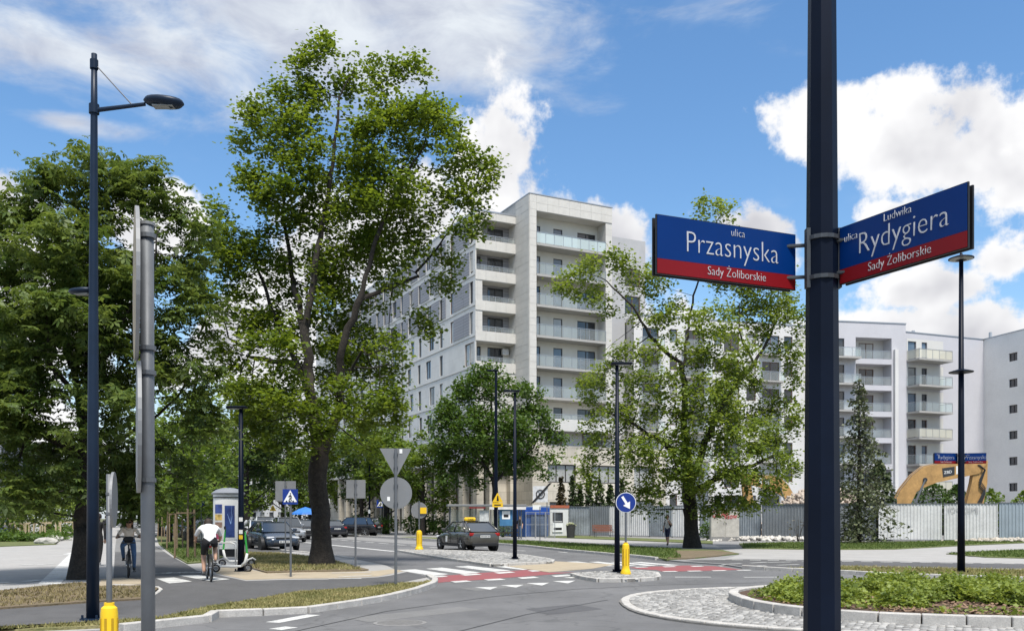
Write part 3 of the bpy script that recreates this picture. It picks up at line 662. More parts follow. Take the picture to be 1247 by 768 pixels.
def branch_mesh(Nd, par, tip_r, exp, trunk_r, min_r, flare=None, seed=0):
    n = len(Nd); ch = [[] for _ in range(n)]
    for i, p in enumerate(par):
        if p >= 0: ch[p].append(i)
    rad = np.zeros(n)
    for i in range(n - 1, -1, -1):
        rad[i] = tip_r if not ch[i] else sum(rad[c] ** exp for c in ch[i]) ** (1 / exp)
    # nodes may have parents with larger index only for limb joints laid before growth; a second pass settles it
    dep = np.zeros(n); cnt = np.ones(n, int)
    for i in range(n):
        if par[i] >= 0: dep[i] = dep[par[i]] + np.linalg.norm(Nd[i] - Nd[par[i]])
    for i in range(n - 1, -1, -1):
        if par[i] >= 0: cnt[par[i]] += cnt[i]
    branch_mesh.cnt = cnt
    rad = tip_r + (rad - tip_r) * (trunk_r - tip_r) / max(1e-6, rad[0] - tip_r)
    fall = np.clip(1.15 - .85 * dep / dep.max(), .3, 1); rad = np.maximum(tip_r, rad * fall)
    b = MB(); rng = random.Random(seed)
    for i in range(n):
        starts = [i] if par[i] < 0 else []
        main = max(ch[i], key=lambda c: rad[c]) if ch[i] else None
        starts = [c for c in ch[i] if c != main] if par[i] >= 0 else [None]
        for s in starts:
            if s is None: chain = [i]
            else: chain = [i, s]
            cur = chain[-1]
            while ch[cur]: cur = max(ch[cur], key=lambda c: rad[c]); chain.append(cur)
            if s is None: pass
            rr = [rad[c] for c in chain]
            if s is not None: rr[0] = min(rr[0], rr[1] * 1.25)
            m = [j for j in range(len(chain)) if rr[j] >= min_r]
            if len(m) < 2: continue
            chain = chain[:m[-1] + 1]; rr = rr[:m[-1] + 1]
            if len(chain) < 2: continue
            pts = [Nd[c] for c in chain]; big = rr[0]
            if flare and s is None:
                pts2, rr2 = [], []
                for q, r_ in zip(pts, rr):
                    pts2.append(q); rr2.append(r_ * (1 + flare * math.exp(-max(0, q[2]) / .35)))
                pts, rr = pts2, rr2
            b.tube(pts, rr, 12 if big > .2 else (7 if big > .06 else (5 if big > .02 else 3)), cap=False)
    return b, rad, ch
def rand_rot(rng, n, tilt=None):
    """random frames: columns x, y, z; tilt limits how far the leaf's face leaves the horizontal"""
    az = rng.uniform(0, 2 * np.pi, n)
    tl = rng.uniform(0, np.pi, n) if tilt is None else np.abs(rng.normal(0, tilt, n))
    ta = rng.uniform(0, 2 * np.pi, n)
    z = np.stack([np.sin(tl) * np.cos(ta), np.sin(tl) * np.sin(ta), np.cos(tl)], 1)
    x = np.stack([np.cos(az), np.sin(az), np.zeros(n)], 1); x -= z * (x * z).sum(1)[:, None]; x /= np.linalg.norm(x, axis=1)[:, None] + 1e-9
    y = np.cross(z, x); return x, y, z
LEAF = np.array([(0, 0, 0), (.42, .46, -.05), (1.0, 0, -.16), (.42, -.46, -.05)])
LEAF_F = np.array([[0, 2, 1], [0, 3, 2]])
def leaves_mesh(name, rng, pos, size, m, tilt=.75, palm=0):
    n = len(pos); s = size * np.clip(rng.lognormal(-.05, .26, n), .45, 1.6)
    x, y, z = rand_rot(rng, n, tilt)
    if not palm:
        T = LEAF; V = pos[:, None] + s[:, None, None] * (T[None, :, 0:1] * x[:, None] + T[None, :, 1:2] * y[:, None] + T[None, :, 2:3] * z[:, None])
        Fc = (np.arange(n)[:, None, None] * len(T) + LEAF_F[None]).reshape(-1, 3); return mesh_np(name, V.reshape(-1, 3), Fc, m)
    # hand-shaped leaf: leaflets fan out and droop
    Vs = []
    for k in range(palm):
        a = (k - (palm - 1) / 2) * (1.9 * math.pi / palm); ca, sa = math.cos(a), math.sin(a); ln = 1.0 - .12 * abs(k - (palm - 1) / 2)
        dx = x * ca + y * sa; dy = -x * sa + y * ca
        droop = rng.uniform(.1, .5, n)[:, None]
        tip = dx * ln - np.array([[0, 0, 1.]]) * droop; mid = dx * .62 * ln - np.array([[0, 0, 1.]]) * droop * .35
        q = np.stack([dx * .05, mid + dy * .21, tip, mid - dy * .21], 1); Vs.append(pos[:, None] + s[:, None, None] * q)
    V = np.stack(Vs, 1).reshape(-1, 3); Fc = np.arange(n * palm * 4).reshape(-1, 4)
    return mesh_np(name, V, Fc, m)
def make_tree(name, label, base, limbs, blobs, n_attr, trunk_r, leaf, leaf_m, bark, seed, per=12, spread=.3, group=None, step=.4, kill=.65, infl=2.6, tilt=.75, palm=0, min_r=.012, tip_r=.006, exp=2.3, flare=.5, sparse=None, up=.12, thin=4, clump=(.3, .6)):
    rng = np.random.default_rng(seed)
    Nd, par = colonize(rng, limbs, blobs, n_attr, step, infl, kill, up=up)
    b, rad, ch = branch_mesh(Nd, par, tip_r, exp, trunk_r, min_r, flare, seed)
    root = thing(name, label, 'tree', (base[0], base[1], base[2] if len(base) > 2 else .05), 0, group)
    tr = b.build('trunk', bark, root, smooth=True, recalc=False)
    tw = np.where(branch_mesh.cnt <= thin)[0]
    # leaves gather in clumps at the ends of twigs, with bare wood and open gaps between
    T = Nd[tw]; ce = T[rng.choice(len(T), max(4, int(len(T) * clump[0])), replace=False)]; d2 = np.full(len(T), 1e9)
    for q_ in range(0, len(ce), 200): d2 = np.minimum(d2, ((T[:, None] - ce[None, q_:q_ + 200]) ** 2).sum(-1).min(1))
    wt_ = np.exp(-d2 / clump[1] ** 2) * rng.lognormal(-.1, .45, len(T))
    cnt_ = (per * np.clip(wt_ * 1.9, 0, 3)).astype(int) + (rng.uniform(0, 1, len(T)) < .35); sp_ = np.repeat(spread * np.sqrt(np.maximum(cnt_, 1) / per).clip(.4, 1.25), cnt_)[:, None]
    P = np.repeat(T, cnt_, 0) + rng.normal(0, 1, (cnt_.sum(), 3)) * sp_ * np.array([1, 1, .7])
    if sparse is not None: P = P[rng.uniform(0, 1, len(P)) < sparse(P)]
    cr = link('crown', leaves_mesh('crown', rng, P, leaf, leaf_m, tilt, palm), root)
    return root
def rel(base_px, Y, k_depth=0):
    """pixel -> metres relative to a trunk standing at base_px, distance Y"""
    bx = XA(base_px, Y)
    def f(px, py, dy=0.0): return (XA(px, Y) - bx, dy, ZA(py, Y) - .05)
    return f
# ---------------------------------------------------------------- big maple in the middle
Y = 30.2; f = rel(392, Y); k = F / Y
def bl(f, k, px, py, rx, ry, dy=0.0, rd=None, w=1.0):
    c = f(px, py, dy); return (*c, rx / k, (rd if rd else (rx + ry) / 2 / k), ry / k, w)
limbs = [[f(392, 692), f(391, 640), f(389, 590), f(388, 545)], [f(388, 545), f(383, 500, .3), f(357, 440, .5), f(325, 380, .8), f(303, 310, .8)],
         [f(388, 545), f(380, 480, -.2), f(374, 410, -.4), f(386, 330, -.3), f(401, 230, 0), f(414, 120, 0)],
         [f(389, 560), f(412, 505, .1), f(415, 440, -.3), f(441, 370, -.5), f(462, 290, -.6), f(505, 205, -.4)],
         [f(414, 480, 0), f(441, 442, -.8), f(493, 432, -1.6)], [f(374, 410, -.4), f(352, 345, .6), f(336, 250, 1.0), f(338, 150, .8)],
         [f(441, 370, -.5), f(495, 335, .8), f(545, 270, 1.2)], [f(357, 440, .5), f(300, 430, 1.2), f(262, 400, 1.5)]]
B = lambda *a, **kw: bl(f, k, *a, **kw)
blobs = [B(390, 62, 8, 26, w=8), B(436, 68, 8, 24, w=8), B(334, 92, 10, 30, w=7), B(482, 92, 9, 26, w=7), B(366, 84, 8, 26, w=7), B(515, 100, 8, 24, w=6), B(248, 250, 9, 26, 1, w=6), B(590, 205, 12, 22, w=4), B(408, 85, 30, 42), B(440, 95, 28, 38), B(470, 110, 26, 32), B(340, 120, 26, 50), B(320, 165, 42, 38), B(385, 160, 45, 50), B(440, 170, 60, 50), B(505, 150, 40, 55), B(545, 190, 40, 42), B(578, 225, 28, 40), B(560, 265, 40, 35),
         B(300, 205, 34, 28), B(355, 230, 50, 50), B(420, 250, 65, 60, 1), B(485, 240, 60, 50), B(265, 290, 36, 40, 1), B(250, 345, 28, 45, 1), B(300, 320, 50, 50, 1.2), B(300, 390, 55, 50, 1.5), B(360, 320, 60, 50, 1.6, w=.7), B(430, 330, 70, 50, 1.5, w=.7), B(270, 420, 30, 40, 1.5, w=.8),
         B(500, 320, 45, 45, .5, w=.22), B(545, 335, 18, 40, 1, w=.35), B(520, 400, 25, 15, 1, w=.3), B(380, 410, 80, 55, 1.8, w=.55), B(450, 420, 60, 45, 1.6, w=.5), B(320, 470, 50, 40, 1), B(400, 490, 70, 34, 1.8, w=.6), B(365, 538, 45, 22, -1.2, w=.8), B(300, 500, 40, 40, 1.5), B(465, 485, 40, 30, -1.0, w=.5), B(420, 545, 50, 22, 1.4, w=.7), B(330, 490, 60, 34, -.8, w=.8), B(445, 500, 60, 34, -1.0, w=.8), B(390, 522, 60, 24, -1.6, w=.9), B(290, 450, 45, 38, .5), B(350, 440, 45, 30, -1.6, w=.5), B(470, 440, 40, 28, -1.2, w=.5)]
make_tree('maple_tree', 'tallest maple, with thick fissured trunk, on the verge beside the street', (XA(392, Y), Y, .09), limbs, blobs, 4800, .31, .125, m_maple, m_bark, 11, per=84, spread=.21, clump=(.23, .45), step=.34, kill=.42, flare=.6, tilt=.62, thin=5)
# ---------------------------------------------------------------- maple by the hoarding
Y = 47.8; f = rel(843, Y); k = F / Y; B = lambda *a, **kw: bl(f, k, *a, **kw)
limbs = [[f(843, 670), f(841, 630), f(838, 590), f(836, 545)], [f(836, 560), f(833, 520), f(834, 466), f(829, 443), f(803, 426, -.3), f(789, 411, -.5), f(768, 378, -.8), f(735, 350, -1)],
         [f(832, 455), f(838, 409, .5), f(845, 375, .8), f(858, 320, .8)], [f(838, 600), f(855, 548, -.4), f(870, 506, -.6), f(889, 475, -.6), f(915, 446, -.5), f(932, 420, -.3), f(946, 391, 0), f(950, 350, .2)],
         [f(915, 446, -.5), f(895, 415, -1.2), f(890, 370, -1.5)], [f(836, 560), f(800, 540, -1), f(765, 520, -1.5)], [f(843, 600), f(890, 575, -1), f(930, 560, -1.4)], [f(836, 580), f(850, 540, 1.5), f(900, 520, 2.2)]]
blobs = [B(872, 268, 32, 24), B(862, 300, 40, 26), B(725, 335, 34, 26), B(695, 352, 20, 18), B(755, 318, 30, 24), B(785, 345, 40, 26), B(745, 365, 40, 25), B(800, 385, 36, 28, w=.8), B(900, 335, 36, 26), B(940, 350, 36, 30), B(965, 385, 22, 36), B(920, 385, 36, 28), B(965, 440, 16, 44), B(935, 430, 30, 25, w=.6),
         B(765, 440, 46, 32), B(725, 470, 26, 35), B(815, 450, 40, 30, -2), B(860, 400, 36, 32, -2, w=.7), B(860, 450, 50, 34, -2, w=.7), B(790, 490, 52, 36, -1.5), B(745, 530, 40, 40), B(720, 575, 22, 26, w=.7), B(840, 510, 50, 40, -2.5), B(905, 490, 42, 36, 1, w=.8), B(945, 510, 34, 36), B(900, 545, 50, 36, -1.5), B(950, 560, 28, 30), B(790, 565, 50, 40, -2), B(850, 570, 60, 40, -2.5), B(905, 595, 44, 26, -1.5), B(790, 610, 40, 22, -1.5), B(840, 612, 36, 18, -2), B(870, 620, 30, 14, -2, w=.8)]
make_tree('maple_tree', 'wide maple with two bare diverging limbs in front of the site hoarding', (XA(843, Y), Y, .1), limbs, blobs, 4800, .36, .155, m_maple2, m_bark, 12, per=58, spread=.25, clump=(.22, .5), step=.4, kill=.48, flare=.5, tilt=.62, thin=5)
# ---------------------------------------------------------------- horse chestnut on the left
Y = 23.6; f = rel(100, Y); k = F / Y; B = lambda *a, **kw: bl(f, k, *a, **kw)
limbs = [[f(98, 710), f(101, 660), f(104, 600), f(106, 520)], [f(106, 520), f(106, 440), f(108, 360), f(112, 280), f(118, 210)], [f(106, 540), f(80, 460, .5), f(55, 380, .8), f(40, 320, .8)], [f(106, 500), f(140, 430, -.5), f(180, 370, -.6), f(205, 300, -.6)],
         [f(105, 560), f(50, 520, -1.2), f(5, 500, -1.6)], [f(105, 560), f(150, 520, 1), f(195, 480, 1.2)], [f(106, 480), f(120, 440, 1.5), f(100, 380, 2.2)], [f(106, 500), f(95, 450, -1.6), f(110, 400, -2.2)]]
blobs = [B(125, 205, 55, 32), B(80, 250, 60, 45), B(165, 250, 60, 40), B(30, 300, 60, 55), B(-30, 370, 60, 60), B(215, 300, 45, 50), B(110, 310, 70, 50, 1.5), B(120, 330, 60, 50, -1.5), B(50, 390, 70, 55, 1), B(190, 380, 70, 50), B(235, 390, 36, 60), B(110, 420, 70, 45, -2), B(110, 430, 70, 45, 2), B(10, 460, 70, 50), B(205, 460, 65, 50), B(60, 500, 70, 45, -2), B(150, 520, 70, 42, -2), B(225, 520, 40, 45, .5), B(20, 550, 60, 40), B(90, 570, 60, 34, 1.5), B(160, 570, 55, 30, 1), B(60, 585, 50, 24, -1), B(120, 600, 36, 20, 0), B(205, 570, 40, 26, 1), B(-50, 500, 60, 60), B(60, 612, 55, 24, -.5), B(130, 615, 45, 20, .5), B(0, 595, 55, 38, 0), B(100, 590, 60, 30, -2), B(20, 520, 60, 40, -2.4), B(190, 600, 40, 22, .5), B(110, 350, 80, 60, 0), B(-15, 330, 45, 60, .5), B(-20, 430, 50, 60, .5), B(10, 390, 50, 50, 1), B(60, 440, 70, 50, 0), B(160, 450, 70, 50, 0)]
make_tree('chestnut_tree', 'horse chestnut with dark trunk and hand-shaped drooping leaves behind the tall lamp post', (XA(100, Y), Y, .09), limbs, blobs, 3600, .25, .175, m_chest, m_bark, 13, per=19, spread=.22, clump=(.29, .46), step=.32, kill=.42, palm=6, tilt=.55, flare=.45, thin=6)
# ---------------------------------------------------------------- round lime in front of the tower
Y = 80.0; f = rel(606, Y); k = F / Y; B = lambda *a, **kw: bl(f, k, *a, **kw)
limbs = [[f(606, 653), f(605, 630), f(603, 600), f(602, 575)], [f(602, 585), f(585, 560), f(568, 530)], [f(603, 585), f(625, 565), f(650, 545)], [f(602, 575), f(600, 530), f(598, 480)]]
blobs = [B(595, 470, 42, 24), B(575, 500, 42, 32), B(620, 490, 42, 30), B(550, 530, 28, 28), B(600, 530, 50, 32, -2), B(645, 520, 34, 28), B(670, 545, 24, 24), B(600, 560, 55, 22, 2), B(560, 560, 32, 20), B(640, 560, 36, 20), B(545, 580, 18, 16), B(600, 540, 50, 30, 2.5), B(585, 585, 20, 10), B(650, 575, 22, 14)]
make_tree('lime_tree', 'dense round-headed tree behind the bus shelter, in front of the tower', (XA(606, Y), Y), limbs, blobs, 3400, .28, .24, m_lime, m_bark, 14, per=44, clump=(.2, .6), spread=.36, step=.45, kill=.52, flare=.4)
# ---------------------------------------------------------------- trees of the street, copied from a few grown ones
def generic(seed, h, w, trunk, leaf_m, bark, clear=.2, n=1300, leaf=.25, per=22):
    rng = random.Random(seed); limbs = [[(0, 0, 0), (.05, 0, h * .15), (0, .05, h * clear), (.1, 0, h * .5), (0, 0, h * .8)]]
    for i in range(5):
        a = i * 1.257 + rng.uniform(-.3, .3); z = h * (clear + .06 * i); limbs.append([(0, 0, z), (math.cos(a) * w * .25, math.sin(a) * w * .25, z + h * .13), (math.cos(a) * w * .4, math.sin(a) * w * .4, z + h * .26)])
    bl_ = []
    for i in range(13):
        a = rng.uniform(0, 6.28); t = rng.uniform(clear + .06, .92); r_ = w * .5 * math.sqrt(max(.05, 1 - ((t - .55) / .5) ** 2)) * rng.uniform(.3, .75)
        s = w * rng.uniform(.15, .24); bl_.append((math.cos(a) * r_, math.sin(a) * r_, h * t, s, s, s * .8, 1))
    bl_.append((0, 0, h * .6, w * .3, w * .3, h * .25, 1))
    return dict(limbs=limbs, blobs=bl_, n_attr=n, trunk_r=trunk, leaf=leaf, leaf_m=leaf_m, bark=bark, seed=seed, per=per, spread=.32, step=.5, kill=.75, flare=.3)
def place(src, label, x, y, rz, s, group):
    o = copy_tree(src); o.location = (x, y, .04); o.rotation_euler = (0, 0, rz); o.scale = (s[0], s[0], s[1]) if isinstance(s, tuple) else (s, s, s); o['label'] = label; o['group'] = group; return o
def gtree(name, label, px, Yd, gen, group):
    g = dict(gen); return make_tree(name, label, (XA(px, Yd), Yd), group=group, **g)
GN = 'trees on the near side of the street'; GF = 'trees on the far side of the street'; GB = 'trees closing the far end of the street'
ga = generic(21, 8.5, 6.5, .16, m_street, m_bark, n=1300)
t_a = gtree('street_tree', 'light green street tree rising right behind the blue round path sign', 232, 47, ga, GN)
t_b = gtree('street_tree', 'broad dark tree over the parked cars behind the advertising column', 300, 88, generic(22, 13, 10.5, .3, m_dark, m_bark, clear=.14, n=1500, leaf=.34, per=24), GN)
t_c = gtree('street_tree', 'mid-green tree right of the big maple trunk, above the parked dark cars', 470, 88, generic(23, 13, 10, .28, m_street, m_bark, clear=.14, n=1500, leaf=.32, per=24), GF)
near = [(206, 60, 't_a', 1.0, 'young street tree left of the cycle-path sign, half hidden by the grey sign post'), (196, 80, 't_a', 1.15, 'farther street tree above the staked saplings beside the cycle path'), (180, 110, 't_b', .75, 'distant street tree straight above the oncoming cyclist'),
        (150, 150, 't_b', .85, 'farthest tree at the vanishing end of the cycle path'), (262, 66, 't_a', 1.05, 'street tree standing just behind the advertising column'), (245, 118, 't_b', .9, 'dark street tree behind the advertising column, farther down the row')]
for px, Yd, sr, s, lb in near: place({'t_a': t_a, 't_b': t_b}[sr], lb, XA(px, Yd), Yd, px * .37, s, GN)
far = [(515, 82, 't_c', (.82, .78), 'small tree at the left corner of the tower arcade'), (440, 112, 't_b', (.95, .95), 'dark tree behind the trunk of the big maple, over the far lay-by'), (415, 140, 't_c', (1.15, 1.0), 'mid-green tree far down the street, left of the round sign back'), (365, 150, 't_b', (1.0, .9), 'dark tree above the blue tarpaulin down the street')]
for px, Yd, sr, s, lb in far: place({'t_a': t_a, 't_b': t_b, 't_c': t_c}[sr], lb, XA(px, Yd), Yd, px * .51, s, GF)
endr = [(160, 75, 't_b', (.62, .55), 'dark bushy tree left of the path behind the short round sign'), (30, 100, 't_b', (.9, .75), 'dark tree between the shop front and the chestnut'), (90, 140, 't_c', (1.2, .8), 'mid-green tree behind the planting bed'), (170, 230, 't_b', (1.6, 1.1), 'dark tree closing the view up the cycle path'), (255, 165, 't_c', (1.2, .9), 'mid-green tree above the cars left of the column'), (320, 240, 't_c', (1.7, 1.1), 'green tree at the very end of the street'),(300, 112, 't_c', (.95, .95), 'tree hiding the white block, right behind the parked cars'), (345, 128, 't_b', (1.0, 1.0), 'dark tree behind the parked cars left of the maple trunk'), (378, 118, 't_c', (.9, .95), 'tree behind the maple trunk at lane height'), (395, 220, 't_b', (1.7, 1.0), 'dark tree at the end of the street behind the maple trunk'), (335, 190, 't_b', (1.2, 1.0), 'dark tree mass at the far end, behind the white parked car'), (290, 205, 't_c', (1.5, 1.0), 'lighter tree at the far end, left of the lamp by the column'), (225, 200, 't_b', (1.5, 1.1), 'far dark tree between advertising column and cycle path'), (60, 120, 't_b', (1.0, .85), 'dark tree behind the planting bed at the left edge'), (-10, 90, 't_b', (1.0, .8), 'tree at the very left edge behind the shop front'), (118, 190, 't_c', (1.4, 1.0), 'pale distant tree straight behind the chestnut trunk')]
for px, Yd, sr, s, lb in endr: place({'t_b': t_b, 't_c': t_c}[sr], lb, XA(px, Yd), Yd, px * .77, s, GB)
# ---------------------------------------------------------------- spruce, thujas, shrubs
def conifer(name, label, x, y, h, r0, seed, whorls, m, droop, leafs, group=None, gap=.0, cat='tree'):
    rng = np.random.default_rng(seed); root = thing(name, label, cat, (x, y, .05), 0, group); b = MB(); b.tube([(0, 0, 0), (.02, 0, h * .5), (0, 0, h)], [h * .016, h * .01, .01], 8); pos = []; dirs = []
    for w in range(whorls):
        t = gap + (1 - gap) * (w + rng.uniform(0, .6)) / whorls; z = h * t; rr = r0 * (1 - t) ** .85 * rng.uniform(.7, 1.15)
        nb_ = rng.integers(4, 7)
        for j in range(nb_):
            a = rng.uniform(0, 2 * np.pi); ln = rr * rng.uniform(.65, 1.15) + .12
            p0 = np.array((0, 0, z)); p1 = np.array((math.cos(a) * ln * .55, math.sin(a) * ln * .55, z - droop * ln * .35)); p2 = np.array((math.cos(a) * ln, math.sin(a) * ln, z - droop * ln * .55))
            b.tube([p0, p1, p2], [.028 * (1 - t) + .008, .016 * (1 - t) + .005, .004], 4, cap=False)
            nn = int(leafs * ln) + 4; tt = rng.uniform(.15, 1, nn)[:, None]; pp = np.where(tt < .55, p0 + (p1 - p0) * tt / .55, p1 + (p2 - p1) * (tt - .55) / .45)
            side = rng.normal(0, .13 + .12 * ln * .5, (nn, 1)) * np.array([[-math.sin(a), math.cos(a), 0]]); hang = np.array([[0, 0, 1.]]) * -np.abs(rng.normal(0, .1 + .08 * ln, (nn, 1)))
            pos.append(pp + side + hang)
    b.build('trunk', m_bark, root, smooth=True, recalc=False); P = np.concatenate(pos)
    link('crown', leaves_mesh('crown', rng, P, .17, m, 1.1), root); return root
conifer('spruce_tree', 'ragged spruce standing against the white hoarding panel', XA(1046, 56), 56, 10.4, 3.2, 31, 30, m_spruce, 1.0, 26, gap=.1)
def thuja(name, label, x, y, h, r, seed, group, n=900, cat='shrub', m=None, z0=.0):
    rng = np.random.default_rng(seed); root = thing(name, label, cat, (x, y, .05), 0, group)
    MB().tube([(0, 0, 0), (0, 0, h * .8)], [.05, .015], 6).build('trunk', m_bark, root)
    t = rng.uniform(0, 1, n) ** 1.15; prof = r * np.sin(np.clip(t * .85 + .18, 0, 1) * np.pi) ** .7; a = rng.uniform(0, 2 * np.pi, n); q = prof * rng.uniform(.55, 1.05, n) * (1 + .15 * np.sin(a * 3 + seed) + .12 * np.sin(t * 17 + a * 2))
    P = np.stack([q * np.cos(a), q * np.sin(a), t * h], 1)
    link('crown', leaves_mesh('crown', rng, P, .26, m or m_thuja, 1.2), root); return root
TG = 'row of slim thujas behind the hoarding'
for i, (px, top, w) in enumerate([(683, 582, 9), (697, 580, 9), (706, 590, 8), (717, 585, 10), (730, 585, 12), (743, 590, 9), (757, 584, 9)]):
    Yd = 82.5 + i * .35
    nm = ['rust-tinged thuja at the left end of the row, above the white container', 'tallest slim thuja, second from the left in the row', 'shortest narrow thuja, third from the left in the row', 'slim thuja left of the thick one behind the hoarding', 'thick thuja in the row just left of the lamp post', 'dark thuja partly hidden behind the lamp post', 'last thuja of the row, right of the lamp post'][i]
    thuja('thuja', nm, XA(px, Yd), Yd, ZA(top, Yd), w / 2 / F * Yd * 1.15, 40 + i, TG, m=(leaf_mat('thuja_rusty', (.05, .045, .02), (.11, .085, .04), .15) if i == 0 else None))
thuja('thuja', 'dense dark conifer bush between spruce and excavator arm', XA(1071, 63.5), 63.5, ZA(562, 63.5), 1.2, 50, None, 2200)
for px, Yd, h, r, sd, lb in [(1135, 84, 5.0, 2.6, 51, 'dark bush under the arch of the excavator boom'), (1165, 84, 4.6, 2.2, 52, 'dark bush right of the boom cylinder behind the hoarding')]:
    thuja('garden_bush', lb, XA(px, Yd), Yd, h, r, sd, None, 2400, m=m_dark)
for px, Yd, h, r, sd, lb in [(1207, 88, 4.4, 1.7, 53, 'light green young bush right of the excavator stick'), (1246, 88, 4.2, 1.5, 54, 'bush at the right edge above the grey hoarding')]:
    thuja('garden_bush', lb, XA(px, Yd), Yd, h, r, sd, None, 1500, m=m_street)
def shrub(name, label, x, y, h, r, seed, m, n=700, leaf=.16, cat='shrub', group=None, z=.05):
    rng = np.random.default_rng(seed); root = thing(name, label, cat, (x, y, z), 0, group); b = MB()
    for i in range(7):
        a = i * .9 + rng.uniform(0, .5); q = rng.uniform(.3, .8); b.tube([(0, 0, 0), (math.cos(a) * r * .3, math.sin(a) * r * .3, h * .45), (math.cos(a) * r * q, math.sin(a) * r * q, h * rng.uniform(.7, .95))], [.02, .013, .004], 4, cap=False)
    b.build('stem', m_bark, root, recalc=False)
    v = rng.normal(0, 1, (n, 3)); v /= np.linalg.norm(v, axis=1)[:, None]; v *= (rng.uniform(.3, 1, n) ** .5)[:, None]; ang = np.arctan2(v[:, 1], v[:, 0]); v *= (1 + .18 * np.sin(ang * 4 + seed) + .1 * np.sin(v[:, 2] * 9))[:, None]
    P = v * np.array([r, r, h * .5]) + np.array([0, 0, h * .52]); link('crown', leaves_mesh('crown', rng, P, leaf, m, .9), root); return root
SG = 'shrubs along the tower arcade'
for i, (px, Yd, h, r) in enumerate([(437, 86, 1.6, 1.2), (470, 87, 1.8, 1.3), (503, 84, 2.0, 1.2), (520, 83, 1.8, 1.1), (535, 82, 1.7, 1.0), (613, 74, 1.7, .8)]):
    shrub('shrub', ['low green shrub behind the dark cars in the lay-by', 'clipped shrub behind the person in blue', 'shrub behind the round sign back', 'bushy shrub left of the bus shelter', 'shrub touching the left end of the bus shelter', 'shrub right of the bus shelter, behind the taxi'][i], XA(px, Yd), Yd, h, r, 60 + i, m_lime, 700, .2, group=SG)
shrub('shrub', 'small weed bush beside the graffiti-marked cabinet', XA(862, 64), 64, 1.3, .7, 67, m_lime, 350, .16)
shrub('dead_bush', 'dry leafless-looking twiggy bush at the foot of the hoarding', XA(972, 58), 58, 2.0, .8, 68, leaf_mat('dry_twig', (.09, .08, .05), (.16, .14, .09), .1), 60, .12)
PG = 'young trees in the planting bed at the left'
for i, (px, Yd, h, r) in enumerate([(30, 70, 4.2, 1.6), (58, 78, 4.0, 1.5), (80, 92, 4.0, 1.5), (8, 62, 3.2, 1.3)]):
    o = shrub('young_tree', ['pale young tree with timber stakes at the left', 'young tree in the middle of the planting bed', 'young tree nearest the trunk of the chestnut', 'small bush-like tree at the left picture edge'][i], XA(px, Yd), Yd, h, r, 70 + i, m_maple2, 900, .2, cat='tree', group=PG)
for i, (px, Yd, h, r) in enumerate([(12, 60, .7, 1.6), (40, 60.5, .6, 1.6), (62, 64, .6, 1.5), (75, 74, .8, 1.6), (84, 92, .9, 1.8), (-12, 60, .8, 1.6)]):
    shrub('bed_plant', ['low bed plants second from the left at the paving edge', 'low bed plants in the middle of the paving edge', 'low bed plants at the right tip of the bed', 'taller bed plants behind the rubble stones', 'farthest bed plants near the chestnut trunk', 'low bed plants at the left picture edge'][i], XA(px, Yd), Yd, h, r, 80 + i, m_lime, 700, .16, cat='plant', group='plants edging the left bed')
